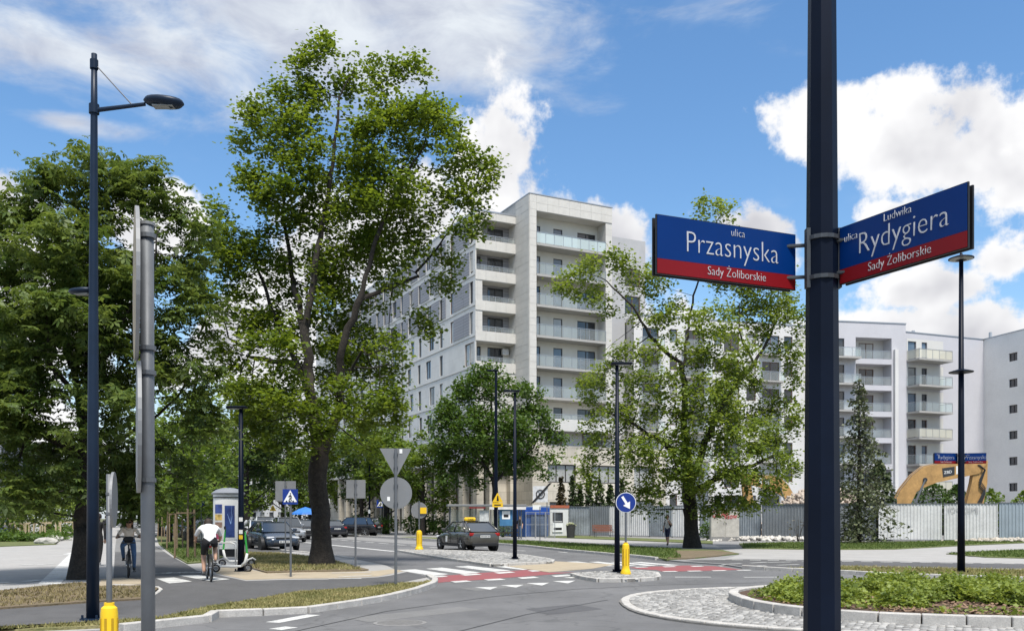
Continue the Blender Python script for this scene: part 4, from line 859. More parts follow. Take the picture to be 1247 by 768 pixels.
# ---------------------------------------------------------------- planting in the middle of the roundabout
def island_cover():
    rng = np.random.default_rng(90); C = []
    for i in range(80):
        a = rng.uniform(0, 2 * np.pi); q = math.sqrt(rng.uniform(0, 1)); x = RC[0] + 4.6 * q * math.cos(a); y = RC[1] + 3.1 * q * math.sin(a)
        if y < RC[1] - 1.5 + .5 * math.sin(x * 1.7): continue
        C.append((x, y, rng.uniform(.14, .36), rng.uniform(.32, .6)))
    P, D = [], []
    for (x, y, h, r) in C:
        n = int(5200 * r); v = rng.normal(0, 1, (n, 3)); v[:, 2] = np.abs(v[:, 2]); v /= np.linalg.norm(v, axis=1)[:, None]
        an = np.arctan2(v[:, 1], v[:, 0]); lump = 1 + .22 * np.sin(an * 5 + x * 7) + .16 * np.sin(v[:, 2] * 11 + an * 3)
        q = rng.uniform(.45, 1, n) ** .5; P.append(v * (q * lump)[:, None] * np.array([r, r, h]) + np.array([x, y, .15])); D.append(v * np.array([1, 1, 1.3]) + rng.normal(0, .45, (n, 3)))
    # low creeping fringe towards the kerb
    n = 9000; a = rng.uniform(0, 2 * np.pi, n); q = np.sqrt(rng.uniform(.5, 1, n)); keep = np.sin(a * 9) + np.sin(a * 23 + 1) + rng.normal(0, .6, n) > -.3; px = np.stack([RC[0] + 4.85 * q * np.cos(a), RC[1] + 3.3 * q * np.sin(a), .15 + rng.uniform(0, .09, n)], 1)[keep]; P.append(px); D.append(rng.normal(0, .6, px.shape) + np.array([0, 0, .5]))
    P = np.concatenate(P); P = P[rng.uniform(0, 1, len(P)) < .55]
    o = link('ground_cover', leaves_mesh('ground_cover', rng, P, .062, leaf_mat('juniper', (.06, .10, .016), (.30, .36, .07), .35, clump=.65, cscale=2.2), 1.0))
    tag(o, 'low bright green ground-cover shrubs on the roundabout', 'plants', kind='stuff')
    # bark mulch
    n = 5000; a = rng.uniform(0, 2 * np.pi, n); q = np.sqrt(rng.uniform(0, 1, n)); c = np.stack([RC[0] + 4.7 * q * np.cos(a), RC[1] + 3.2 * q * np.sin(a), np.full(n, .16) + rng.uniform(0, .03, n)], 1)
    xx, yy, zz = rand_rot(rng, n, .4); l_ = rng.uniform(.02, .06, n)[:, None]; w = rng.uniform(.01, .022, n)[:, None]
    V = np.stack([c - xx * l_ - yy * w, c + xx * l_ - yy * w, c + xx * l_ + yy * w, c - xx * l_ + yy * w], 1)
    o = link('bark_mulch', mesh_np('bark_mulch', V.reshape(-1, 3), np.arange(4 * n).reshape(-1, 4), leaf_mat('bark_chip', (.08, .045, .03), (.30, .20, .13), .0, .9)))
    tag(o, 'brown bark chips between the roundabout plants', 'mulch', kind='stuff')
island_cover()
# ================================================================ BUILDINGS
m_stone = panel_mat('tower_cladding', (.57, .55, .51), (.42, .405, .38), 1.25, .62, .05, .014, .6, .0, .03)
m_white_w = panel_mat('tower_side_render', (.70, .69, .665), (.58, .57, .55), 40, 3.0, .02, .02, .7, .0, .05)
m_piece = mat('cladding_panel', (.56, .54, .50), .6, var=.07, scale=1.3, fine=.06, bscale=12)
m_soffit = mat('balcony_slab', (.36, .35, .33), .8, var=.08, scale=2)
m_siding = panel_mat('grey_siding', (.28, .28, .305), (.17, .17, .185), 60, .3, .05, .03, .55, .0)
m_inner = mat('loggia_render', (.66, .64, .59), .8, var=.05, scale=1)
m_base_st = panel_mat('plinth_stone', (.60, .55, .46), (.33, .30, .25), 1.1, .85, .12, .014, .7, .5, .12)
m_base_dk = mat('arcade_shade', (.22, .21, .195), .8, var=.1, scale=1)
m_fr_d = mat('window_frame_dark', (.045, .04, .04), .5, var=.05)
m_fr_b = mat('window_frame_brown', (.13, .065, .04), .5, var=.1)
m_fr_w = mat('window_frame_white', (.6, .6, .6), .5, var=.03)
m_metal = mat('rail_metal', (.42, .43, .44), .4, .7, var=.05)
def pane_mat(name, col, rough=.04):
    m = mat(name, col, rough, 0, var=.35, scale=.35, spec=.9); return m
m_pane = pane_mat('window_glass', (.03, .034, .04)); m_pane_c = pane_mat('window_curtain', (.33, .33, .32), .12); m_pane_b = pane_mat('window_blue', (.11, .15, .20), .02)
m_rail = glass_rail('balcony_glass', (.88, .94, .93), .15); m_rail_f = glass_rail('balcony_glass_frosted', (.70, .82, .82), .6); m_rail_y = glass_rail('balcony_glass_old', (.72, .70, .60), .6)
class Face:
    def __init__(s, o, d):
        s.o = Vector((o[0], o[1])); s.d = Vector(d).normalized(); s.n = Vector((s.d.y, -s.d.x))      # outward when the wall runs left to right for the viewer
    def p(s, u, z, t=0.0): q = s.o + s.d * u + s.n * t; return Vector((q.x, q.y, z))
    def box(s, b, u0, u1, z0, z1, t0, t1, mi=0):
        a = s.p(u0, z0, t0); return b.obox(a, s.p(u1, z0, t0) - a, s.p(u0, z0, t1) - a, Vector((0, 0, z1 - z0)), mi)
    def quad(s, b, u0, u1, z0, z1, t, mi=0): return b.add([s.p(u0, z0, t), s.p(u1, z0, t), s.p(u1, z1, t), s.p(u0, z1, t)], [(0, 1, 2, 3)], mi)
    def wall(s, b, u0, u1, z0, z1, holes=(), t=0.0, depth=.25, mi=0, mir=None):
        us = sorted({u0, u1, *[h[0] for h in holes], *[h[1] for h in holes]}); zs = sorted({z0, z1, *[h[2] for h in holes], *[h[3] for h in holes]})
        us = [x for x in us if u0 <= x <= u1]; zs = [x for x in zs if z0 <= x <= z1]
        for i in range(len(us) - 1):
            for j in range(len(zs) - 1):
                cu, cz = (us[i] + us[i + 1]) / 2, (zs[j] + zs[j + 1]) / 2
                if any(h[0] < cu < h[1] and h[2] < cz < h[3] for h in holes): continue
                s.quad(b, us[i], us[i + 1], zs[j], zs[j + 1], t, mi)
        for h in holes:
            a0, a1, b0, b1 = h[:4]; dd = h[4] if len(h) > 4 else depth; r = mi if mir is None else mir
            for q in ([(a0, b0, 0), (a0, b0, -dd), (a0, b1, -dd), (a0, b1, 0)], [(a1, b0, -dd), (a1, b0, 0), (a1, b1, 0), (a1, b1, -dd)], [(a0, b0, 0), (a1, b0, 0), (a1, b0, -dd), (a0, b0, -dd)], [(a0, b1, -dd), (a1, b1, -dd), (a1, b1, 0), (a0, b1, 0)]):
                b.add([s.p(x, z, t + w) for x, z, w in q], [(0, 1, 2, 3)], r)
rw = random.Random(17)
def window(root, fc, u0, u1, z0, z1, t, fr=None, mull=1, fw=.07, pane=None, trans=0):
    b = MB(); d = .06
    fc.box(b, u0, u1, z0, z0 + fw, t, t + d); fc.box(b, u0, u1, z1 - fw, z1, t, t + d)
    fc.box(b, u0, u0 + fw, z0 + fw, z1 - fw, t, t + d); fc.box(b, u1 - fw, u1, z0 + fw, z1 - fw, t, t + d)
    for i in range(1, mull): x = u0 + (u1 - u0) * i / mull; fc.box(b, x - fw / 2, x + fw / 2, z0 + fw, z1 - fw, t, t + d)
    if trans: zt = z0 + (z1 - z0) * trans; fc.box(b, u0 + fw, u1 - fw, zt, zt + fw * .8, t, t + d - .01)
    w = wbuild(b, 'window', fr or m_fr_d, root, recalc=False)
    pm = pane if pane is not None else rw.choice([m_pane, m_pane, m_pane, m_pane_c, m_pane_b])
    wbuild(fc.quad(MB(), u0 + fw * .5, u1 - fw * .5, z0 + fw * .5, z1 - fw * .5, t + .02), 'pane', pm, w, recalc=False); return w
def glass_balcony(root, fc, u0, u1, z, t, h=1.05, m=None, sides=0.0, npan=None, post=True):
    """rail with posts and a handrail; each pane of glass is its own part"""
    m = m or m_rail; n = npan or max(2, int(round((u1 - u0) / 1.1))); b = MB()
    fc.box(b, u0, u1, z + h - .03, z + h + .015, t - .03, t + .02)
    for i in range(n + 1): x = u0 + (u1 - u0) * i / n; fc.box(b, x - .02, x + .02, z - .12, z + h - .03, t - .03, t + .01)
    if sides:
        for x in (u0, u1): fc.box(b, x - .02, x + .02, z + h - .03, z + h + .015, t - sides, t - .03)
    r = wbuild(b, 'railing', m_metal, root, recalc=False)
    for i in range(n):
        a, c = u0 + (u1 - u0) * i / n + .025, u0 + (u1 - u0) * (i + 1) / n - .025; wbuild(fc.quad(MB(), a, c, z + .06, z + h - .04, t - .01), 'glass_panel', m, r, recalc=False)
    if sides:
        for x in (u0, u1):
            q = MB(); q.add([fc.p(x, z + .06, t - sides), fc.p(x, z + .06, t - .04), fc.p(x, z + h - .04, t - .04), fc.p(x, z + h - .04, t - sides)], [(0, 1, 2, 3)]); wbuild(q, 'glass_panel', m, r, recalc=False)
    return r
panel_cache = {}
def clad(root, fc, u0, u1, z0, z1, t, w=1.2, h=.72, seed=0):
    """separate facing panels with open joints"""
    nu = max(1, round((u1 - u0) / w)); nz = max(1, round((z1 - z0) / h)); pw, ph = (u1 - u0) / nu, (z1 - z0) / nz
    for i in range(nu):
        for j in range(nz):
            key = (round(pw, 2), round(ph, 2), round(math.atan2(fc.d.y, fc.d.x), 3))
            if key not in panel_cache:
                b = MB(); b.box((0, 0, 0), (pw - .014, .05, ph - .014)); me = bpy.data.meshes.new('panel'); me.from_pydata(b.v, [], b.f); me.materials.append(m_piece); panel_cache[key] = me
            o = link('cladding_panel', panel_cache[key], root); c = fc.p(u0 + pw * (i + .5), z0 + ph * (j + .5), t + rw.uniform(-.004, .004)); o.location = c - Vector(root.location); o.rotation_euler = (0, 0, math.atan2(fc.d.y, fc.d.x))

# ---------------------------------------------------------------- tower block
C0 = (XA(644.8, 88), 88.0)
L0 = along(C0, 2.95, -4.45)
tower = wthing('apartment_tower', 'tall pale stone-clad apartment tower with stacked glass balconies', 'building', (*C0, 0))
FL = [7.5 + 3 * i for i in range(8)]                        # floor levels 7.5 .. 28.5
fF = Face(C0, (VX, VY)); fP = Face(along(C0, 10), (-UX, -UY)); fL = Face(L0, (VX, VY)); SL = 62.0
fS = Face(along(L0, SL), (-UX, -UY))                        # long left side, u runs towards the viewer; u = SL at the corner
FW = 9.5; PIER = .75
# front block: frame round the balcony recess
b = MB(); fF.wall(b, 0, FW, 7.3, 33.2, [(PIER, FW - .75, 10.45, 31.6, 1.6)])
fF.quad(b, 0, FW, 7.3, 33.2, -8)
b.add([fF.p(0, 33.2, 0), fF.p(FW, 33.2, 0), fF.p(FW, 33.2, -10), fF.p(0, 33.2, -10)], [(0, 1, 2, 3)])
b.add([fF.p(FW, 7.3, 0), fF.p(FW, 7.3, -10), fF.p(FW, 33.2, -10), fF.p(FW, 33.2, 0)], [(0, 1, 2, 3)])
fP.wall(b, 0, 10, 7.3, 33.2)
wbuild(b, 'wall', m_stone, tower, recalc=False)
bw = MB(); holes = []
for z in FL[1:]:
    holes += [(.95, 2.05, z + .08, z + 2.25), (3.55, 4.6, z + .08, z + 2.25), (6.35, 8.5, z + .08, z + 2.25)]
fF.wall(bw, PIER, FW - .75, 10.45, 31.6, holes, t=-1.6, depth=.15); wbuild(bw, 'recess_wall', m_inner, tower, recalc=False)
for (u0, u1, z0, z1) in holes: window(tower, fF, u0, u1, z0, z1, -1.74, mull=2 if u1 - u0 > 1.5 else 1, pane=rw.choice([m_pane_b, m_pane_b, m_pane, m_pane_c]))
for i, z in enumerate(FL[2:]):
    wbuild(fF.box(MB(), PIER + .01, FW - .76, z - .22, z + .02, -1.58, .12), 'balcony_slab', m_soffit, tower)
    glass_balcony(tower, fF, PIER + .03, FW - .78, z, .08, 1.1, m_rail_f if z > 28 else m_rail, npan=8)
# wide white band of the lower terrace and window rows beneath it
wbuild(fF.box(MB(), 1.5, FW + .6, 10.1, 11.25, .02, 1.3), 'terrace_parapet', mat('white_band', (.58, .57, .54), .8, var=.05, scale=.8), tower, bevel=.02)
glass_balcony(tower, fF, 1.6, FW + .5, 11.25, 1.2, .5, m_rail, npan=7)
# upper clothes of the pier, parapet and top: single facing panels
clad(tower, fF, 0, PIER, 10.5, 33.15, .03, .75, .7); clad(tower, fF, PIER, FW, 31.65, 33.15, .03, 1.2, .75)
clad(tower, fP, 7.05, 10, 13.5, 33.15, .03, 1.45, .72)
wbuild(MB().obox(fF.p(-.05, 33.2, .08), fF.p(FW + .05, 33.2, .08) - fF.p(-.05, 33.2, .08), fF.p(-.05, 33.2, -10) - fF.p(-.05, 33.2, .08), (0, 0, .1)), 'coping', m_metal, tower)
# left block with loggias, solid parapet bands
LW = 4.45; b = MB(); holes = []
for z in FL[3:]: holes.append((.75 if z not in (FL[6], FL[3]) else .1, LW - .05, z + .55, z + 2.5, 1.5))
fL.wall(b, 0, LW, 7.3, 31.8, holes); b.add([fL.p(0, 31.8, 0), fL.p(LW, 31.8, 0), fL.p(LW, 31.8, -6), fL.p(0, 31.8, -6)], [(0, 1, 2, 3)])
wbuild(b, 'wall', m_stone, tower, recalc=False)
for z in FL[3:]:
    i0 = (.15 if z in (FL[6], FL[3]) else .8)
    bb = MB(); hh = [(.85, 1.25, z + .02, z + 2.3), (2.0, 3.75, z + .02, z + 2.3)]
    fL.wall(bb, 0.05, LW, z - .0, z + 2.52, hh, t=-1.5, depth=.12); wbuild(bb, 'loggia_wall', m_siding if z > FL[3] else m_inner, tower, recalc=False)
    for q in hh: window(tower, fL, q[0], q[1], q[2], q[3], -1.6, mull=2 if q[1] - q[0] > 1 else 1, pane=m_pane)
    wbuild(fL.box(MB(), 0.02, LW - .02, z - .15, z, -1.5, -.02), 'balcony_slab', m_soffit, tower); glass_balcony(tower, fL, i0, LW - .1, z + .55, -.06, .5, m_rail, npan=5)
    clad(tower, fL, 0, LW, z - .45, z + .52, .03, 1.1, .97)
clad(tower, fL, 0, LW, 31.05, 31.75, .03, 1.1, .7)
# long side
b = MB(); holes = []; sid = []; wins = []
for li, z in enumerate(FL):
    up = li >= 5
    u = SL - 1.0
    if li in (4, 5, 6, 7): # siding field next to the corner
        sid.append((SL - 5.4, SL - 1.4, z + .35, z + 2.55)); wins.append((SL - 1.35, SL - .55, z + .35, z + 2.5, m_fr_d)); wins.append((SL - 6.4, SL - 5.5, z + .3, z + 2.5, m_fr_b))
    else: wins.append((SL - 2.6, SL - .4, z + .3, z + 2.5, m_fr_b)) if li == 3 else wins.append((SL - 2.2, SL - 1.0, z + .5, z + 2.4, m_fr_d))
    k_ = 0; u = SL - 8.5
    while u > 8:
        wd = (.85, 1.5, .85, 1.1)[k_ % 4]
        wins.append((u - wd, u, z + (.5 if wd > 1 else .3), z + 2.45, m_fr_d)); u -= wd + (1.7, 2.3, 1.5, 2.6)[(k_ + li) % 4]; k_ += 1
    if li in (5, 6, 7): sid.append((6, SL - 7.6, z + .25, z + 2.5))
def _split_siding():
    for (a, c, z0, z1) in sid:
        cuts = sorted([(w[0], w[1]) for w in wins if w[0] < c and w[1] > a and abs(w[2] - z0) < 1.0]); x = a
        for (p, q) in cuts + [(c, c)]:
            if p > x + .05: wbuild(fS.box(MB(), x, p - .01, z0, z1, .02, .06), 'siding', m_siding, tower, recalc=False)
            x = max(x, q + .01)
fS.wall(b, 0, SL, 7.3, 31.8, [w[:4] for w in wins], depth=.18); b.add([fS.p(0, 31.8, 0), fS.p(SL, 31.8, 0), fS.p(SL, 31.8, -12), fS.p(0, 31.8, -12)], [(0, 1, 2, 3)])
b.add([fS.p(0, 7.3, 0), fS.p(SL, 7.3, 0), fS.p(SL, 7.3, -12), fS.p(0, 7.3, -12)], [(0, 1, 2, 3)])
fS.quad(b, 0, SL, 7.3, 31.8, -12)
wbuild(b, 'wall', m_white_w, tower, recalc=False); _split_siding()
for (u0, u1, z0, z1, fr) in wins: window(tower, fS, u0, u1, z0, z1, -.15, fr, mull=2 if u1 - u0 > 1.2 else 1, pane=rw.choice([m_pane, m_pane, m_pane_b, m_pane_c]))
for z in FL[1:]: wbuild(fS.box(MB(), 4, SL - .02, z - .04, z + .03, -.02, .05), 'string_course', m_soffit, tower, recalc=False)
wbuild(fS.box(MB(), 0, SL + .02, 31.8, 31.95, -.3, .05), 'coping', m_metal, tower)
wbuild(fL.box(MB(), -.02, LW, 31.8, 31.95, -.3, .06), 'coping', m_metal, tower)
# corner glazing and an air conditioner on the fourth loggia
wbuild(fL.box(MB(), 3.5, 4.2, FL[3] + 1.6, FL[3] + 2.2, -1.4, -1.05), 'air_conditioner', m_fr_w, tower, bevel=.03)
# base storeys: recessed arcade on the street side, stone plinth with dark windows at the front
b = MB(); holes = [(1.4, 4.6, 5.1, 6.9), (6.4, 9.6, 5.1, 6.9), (11.5, 14.0, 4.6, 6.9), (11.6, 14.0, .6, 3.4), (1.6, 4.5, .4, 3.2), (6.4, 9.5, .4, 3.2)]
fB = Face(along(C0, -.6, .3), (VX, VY)); fB.wall(b, -.3, 15.5, 0, 8.75, holes, depth=.3)
b.add([fB.p(-.3, 8.75, 0), fB.p(15.5, 8.75, 0), fB.p(15.5, 8.75, -8), fB.p(-.3, 8.75, -8)], [(0, 1, 2, 3)]); b.add([fB.p(15.5, 0, 0), fB.p(15.5, 0, -8), fB.p(15.5, 8.75, -8), fB.p(15.5, 8.75, 0)], [(0, 1, 2, 3)]); b.add([fB.p(-.3, 0, -6), fB.p(-.3, 0, 0), fB.p(-.3, 8.75, 0), fB.p(-.3, 8.75, -6)], [(0, 1, 2, 3)])
wbuild(b, 'plinth_wall', m_base_st, tower, recalc=False)
for q in holes: window(tower, fB, *q, -.28, m_fr_d, 3, pane=rw.choice([m_pane, m_pane_c]), fw=.1)
for q in [(6.0, 8.3, 8.95, 10.15), (2.3, 3.6, 8.95, 10.15)]: window(tower, fF, *q, .05, m_fr_b, 2, pane=m_pane)
bA = MB(); fA = Face(along(L0, SL, 2.2), (-UX, -UY)); fA.quad(bA, 0, SL - 1.2, 0, 7.3, 0); fA2 = Face(along(L0, 1.0, 2.2), (VX, VY)); fA2.quad(bA, 0, 2.4, 0, 7.3, 0); wbuild(bA, 'arcade_wall', m_base_st, tower, recalc=False)
for i in range(13):
    u = SL - 2.6 - i * 3.5; window(tower, fA, u - 1.1, u, .6, 3.3, .03, m_fr_d, 1, pane=m_pane); window(tower, fA, u - 1.1, u, 4.3, 6.9, .03, m_fr_d, 1, pane=m_pane); wbuild(fA.box(MB(), u - 1.1, u, 3.35, 4.25, .02, .08), 'spandrel', m_fr_b, tower)
for i in range(15):
    wbuild(fS.box(MB(), SL - .9 - i * 3.5, SL - .02 - i * 3.5, 0, 7.3, -.9, -.15), 'column', m_base_st, tower)
for i in range(2): wbuild(fL.box(MB(), 1.6 + i * 2.3, 2.4 + i * 2.3, 0, 7.3, -.9, -.15), 'column', m_base_st, tower)
bb_ = MB(); bb_.add([fL.p(0, 7.3, 0), fL.p(LW, 7.3, 0), fL.p(LW, 7.3, -4), fL.p(0, 7.3, -4)], [(0, 1, 2, 3)]); wbuild(bb_, 'soffit', m_soffit, tower, recalc=False)
# rear grey stair volume behind the tower
fG = Face(along(C0, 5.0, FW - .5), (VX, VY)); gw = [(5.4, 7.4, 9 + 3 * i, 11 + 3 * i) for i in range(7)]; b = MB(); fG.wall(b, 0, 8.1, 0, 32.2, gw, depth=.2); b.add([fG.p(8.1, 0, 0), fG.p(8.1, 0, -6), fG.p(8.1, 32.2, -6), fG.p(8.1, 32.2, 0)], [(0, 1, 2, 3)]); b.add([fG.p(0, 32.2, 0), fG.p(8.1, 32.2, 0), fG.p(8.1, 32.2, -6), fG.p(0, 32.2, -6)], [(0, 1, 2, 3)])
wbuild(b, 'stair_tower', mat('grey_render', (.40, .40, .405), .8, var=.06, scale=.6), tower, recalc=False)
for q in gw: window(tower, fG, *q, -.17, m_fr_b, 2)

# ---------------------------------------------------------------- lower white wing behind the maple
m_wing = mat('white_render', (.60, .59, .575), .85, var=.05, scale=.4, fine=.04, bscale=9)
m_lav = mat('lavender_render', (.49, .485, .51), .85, var=.05, scale=.35, fine=.04, bscale=9)
wing_a, wing_b = (XA(772, 97), 97.0), (XA(1000, 103.5), 103.5)
wing = wthing('apartment_block', 'low white apartment block with brown-framed windows behind the wide maple', 'building', (*wing_a, 0))
fW_ = Face(wing_a, (wing_b[0] - wing_a[0], wing_b[1] - wing_a[1])); WL = (Vector(wing_b) - Vector(wing_a)).length; WT = 23.4
holes = []; 
for li in range(7):
    z = 1.8 + 3 * li
    for u, wd, h0 in [(1.0, 1.9, .2), (4.2, .9, .9), (6.0, 2.4, .2), (9.6, .9, .9), (10.8, 1.9, .2), (13.6, 1.2, .9), (15.6, 2.2, .2), (18.4, 1.1, .9)]:
        if u + wd < WL - .3: holes.append((u, u + wd, z + h0, z + 2.35))
b = MB(); fW_.wall(b, 0, WL, 0, WT, holes, depth=.2); b.add([fW_.p(0, WT, 0), fW_.p(WL, WT, 0), fW_.p(WL, WT, -10), fW_.p(0, WT, -10)], [(0, 1, 2, 3)]); fW_.quad(b, 0, WL, 0, WT, -10); b.add([fW_.p(0, 0, 0), fW_.p(0, 0, -10), fW_.p(0, WT, -10), fW_.p(0, WT, 0)], [(0, 1, 2, 3)]); wbuild(b, 'wall', m_wing, wing, recalc=False)
for q in holes: window(wing, fW_, *q, -.17, m_fr_b, 2 if q[1] - q[0] > 1.3 else 1)
for li in range(1, 7):
    z = 1.8 + 3 * li
    for u0, u1 in [(.6, 3.2), (5.6, 8.9), (15.2, 18.0)]:
        if u1 < WL: wbuild(fW_.box(MB(), u0, u1, z - .02, z + .16, 0.01, .9), 'balcony_slab', m_soffit, wing); glass_balcony(wing, fW_, u0, u1, z + .15, .86, 1.0, m_rail, sides=.8)
wbuild(fW_.box(MB(), -.05, WL + .05, WT, WT + .12, -.4, .06), 'coping', m_metal, wing)
# ---------------------------------------------------------------- right block with loggias and hanging balconies
blk_a, blk_b, blk_c, blk_d = (XA(992, 102), 102.0), (XA(1103, 104), 104.0), (XA(1198, 108.5), 108.5), (XA(1300, 97), 97.0)
blk = wthing('apartment_block', 'lavender-white apartment block with loggias and glass balconies behind the excavator', 'building', (*blk_a, 0))
f1 = Face(blk_a, (blk_b[0] - blk_a[0], blk_b[1] - blk_a[1])); W1 = (Vector(blk_b) - Vector(blk_a)).length; T1 = 23.9
FZ = [4.7 + 3 * i for i in range(6)]
uu = lambda px: (XA(px, 103) - XA(992, 103)) * 1.0
holes = [(uu(1046), uu(1094), z + .1, z + 2.5, 1.7) for z in FZ] + [(uu(1019), uu(1031), z + .1, z + 2.3, .2) for z in FZ] + [(uu(1000), uu(1010), z + .1, z + 2.3, .2) for z in FZ]
b = MB(); f1.wall(b, 0, W1, 0, T1, holes); b.add([f1.p(0, T1, 0), f1.p(W1, T1, 0), f1.p(W1, T1, -10), f1.p(0, T1, -10)], [(0, 1, 2, 3)]); b.add([f1.p(W1, 0, 0), f1.p(W1, 0, -6), f1.p(W1, T1, -6), f1.p(W1, T1, 0)], [(0, 1, 2, 3)])
wbuild(b, 'wall', m_lav, blk, recalc=False)
for z in FZ:
    bb = MB(); hh = [(uu(1061), uu(1081), z + .15, z + 2.2), (uu(1047.5), uu(1052), z + .15, z + 2.2)]; f1.wall(bb, uu(1045), uu(1095), z - .05, z + 2.55, hh, t=-1.7, depth=.12); wbuild(bb, 'loggia_wall', m_wing, blk, recalc=False)
    for q in hh: window(blk, f1, *q, -1.8, m_fr_b, 2 if q[1] - q[0] > 1 else 1)
    glass_balcony(blk, f1, uu(1046.5), uu(1093.5), z + .1, -.08, .95, m_rail)
    for a_, c_ in [(1019, 1031), (1000, 1010)]: window(blk, f1, uu(a_), uu(c_), z + .1, z + 2.3, -.18, m_fr_d, 1)
    wbuild(f1.box(MB(), uu(1000), uu(1046), z - .12, z + .1, .01, 1.2), 'balcony_slab', m_soffit, blk); glass_balcony(blk, f1, uu(1000.5), uu(1045.5), z + .1, 1.15, 1.0, m_rail, sides=1.1)
wbuild(f1.box(MB(), -.05, W1 + .05, T1, T1 + .12, -.4, .06), 'coping', m_metal, blk)
wbuild(f1.box(MB(), uu(1096.5), uu(1101), 0, T1 - 3, .02, .35), 'pilaster', m_wing, blk)
f2 = Face(blk_b, (blk_c[0] - blk_b[0], blk_c[1] - blk_b[1])); W2 = (Vector(blk_c) - Vector(blk_b)).length; T2 = 23.0
v2 = lambda px: (XA(px, 105) - XA(1103, 105)) * 1.09
holes = [(v2(a), v2(c), z + d, z + 2.3) for z in FZ for a, c, d in ((1106, 1118, .1), (1126, 1134, .1))]
b = MB(); f2.wall(b, 0, W2, 0, T2, holes, depth=.2); b.add([f2.p(0, T2, 0), f2.p(W2, T2, 0), f2.p(W2, T2, -10), f2.p(0, T2, -10)], [(0, 1, 2, 3)]); wbuild(b, 'wall', m_lav, blk, recalc=False)
bw = MB()
for z in FZ: f2.quad(bw, v2(1104.5), v2(1158), z - .05, z + 2.6, .012)
hb = MB(); 
for z in FZ: f2.wall(hb, v2(1104.5), v2(1158), z - .05, z + 2.6, [(v2(a), v2(c), z + .1, z + 2.3, .02) for a, c in ((1106, 1118), (1126, 1134))], t=.015, depth=.02)
wbuild(hb, 'render_field', mat('cream_render', (.56, .55, .52), .85, var=.04, scale=.5), blk, recalc=False)
for q in holes: window(blk, f2, *q, -.17, m_fr_d if q[2] > 12 else m_fr_b, 1)
for i, z in enumerate(FZ):
    wbuild(f2.box(MB(), v2(1104), v2(1153), z - .14, z + .08, .02, 1.9), 'balcony_slab', m_soffit, blk); glass_balcony(blk, f2, v2(1104.5), v2(1152.5), z + .08, 1.85, 1.05, m_rail_y if i in (5, 2, 0) else m_rail, sides=1.8)
wbuild(f2.box(MB(), 0, W2, T2, T2 + .1, -.4, .06), 'coping', m_metal, blk)
# end wing with small square windows, turning towards the viewer
endw = wthing('apartment_block', 'plain white end wing with a column of small square windows at the right edge', 'building', (*blk_c, 0))
f3 = Face(blk_c, (blk_d[0] - blk_c[0], blk_d[1] - blk_c[1])); W3 = (Vector(blk_d) - Vector(blk_c)).length; T3 = 23.0; ku = W3 / 102
holes = [((1232 - 1198) * ku * .97, (1243 - 1198) * ku * .97, z, z + .95) for z in [1.7 + 3.0 * i for i in range(7)]] + [((1268 - 1198) * ku, (1279 - 1198) * ku, z, z + .95) for z in [1.7 + 3.0 * i for i in range(7)]]
b = MB(); f3.wall(b, 0, W3, 0, T3, holes, depth=.22); b.add([f3.p(0, T3, 0), f3.p(W3, T3, 0), f3.p(W3, T3, -10), f3.p(0, T3, -10)], [(0, 1, 2, 3)]); wbuild(b, 'wall', mat('end_wing_render', (.74, .73, .71), .85, var=.06, scale=.35, fine=.05, bscale=7), endw, recalc=False)
for q in holes: window(endw, f3, *q, -.2, m_fr_d, 2, pane=m_pane)
wbuild(f3.box(MB(), 0, W3, T3, T3 + .1, -.4, .06), 'coping', m_metal, endw)
for (px, zz_, w_, h_) in [(1112, T2, .25, 1.4), (1206, T3, .2, 1.2), (1216, T3, 1.0, .7)]:
    p = Vector((XA(px, 110), 110)); wbuild(MB().box((p.x, p.y, zz_ + h_ / 2), (w_, .4, h_)), 'roof_vent', m_metal, blk)
# ---------------------------------------------------------------- far white blocks seen through the street trees, and the shop front at the left edge
def plain_block(name, label, a, bb2, top, floors, dep, m, wstep=3.0):
    r = wthing(name, label, 'building', (*a, 0)); fc = Face(a, (bb2[0] - a[0], bb2[1] - a[1])); Wd = (Vector(bb2) - Vector(a)).length; fh = top / floors; holes = []
    for i in range(floors):
        u = 1.0
        while u + 1.6 < Wd: holes.append((u, u + 1.5, i * fh + .9, i * fh + fh - .6)); u += wstep
    b = MB(); fc.wall(b, 0, Wd, 0, top, holes, depth=.2); b.add([fc.p(0, top, 0), fc.p(Wd, top, 0), fc.p(Wd, top, -dep), fc.p(0, top, -dep)], [(0, 1, 2, 3)])
    for x, s_ in ((0, 1), (Wd, -1)): b.add([fc.p(x, 0, 0), fc.p(x, 0, -dep), fc.p(x, top, -dep), fc.p(x, top, 0)], [(0, 1, 2, 3)])
    fc.quad(b, 0, Wd, 0, top, -dep); wbuild(b, 'wall', m, r, recalc=False)
    for q in holes: window(r, fc, *q, -.17, m_fr_d, 2, fw=.09)
    wbuild(fc.box(MB(), -.1, Wd + .1, top, top + .3, -dep, .15), 'cornice', m_soffit, r); return r
plain_block('apartment_block', 'white block far down the street, glimpsed left of the maple trunk', (XA(293, 190), 190), (XA(360, 178), 178), 27, 8, 14, m_wing)
plain_block('apartment_block', 'farthest pale block above the parked cars, left of the street lamp', (XA(225, 240), 240), (XA(292, 230), 230), 26, 8, 14, m_wing)
shop = wthing('shop_building', 'dark shop front with awning and orange sign at the left edge', 'building', (XA(-60, 66), 66, 0))
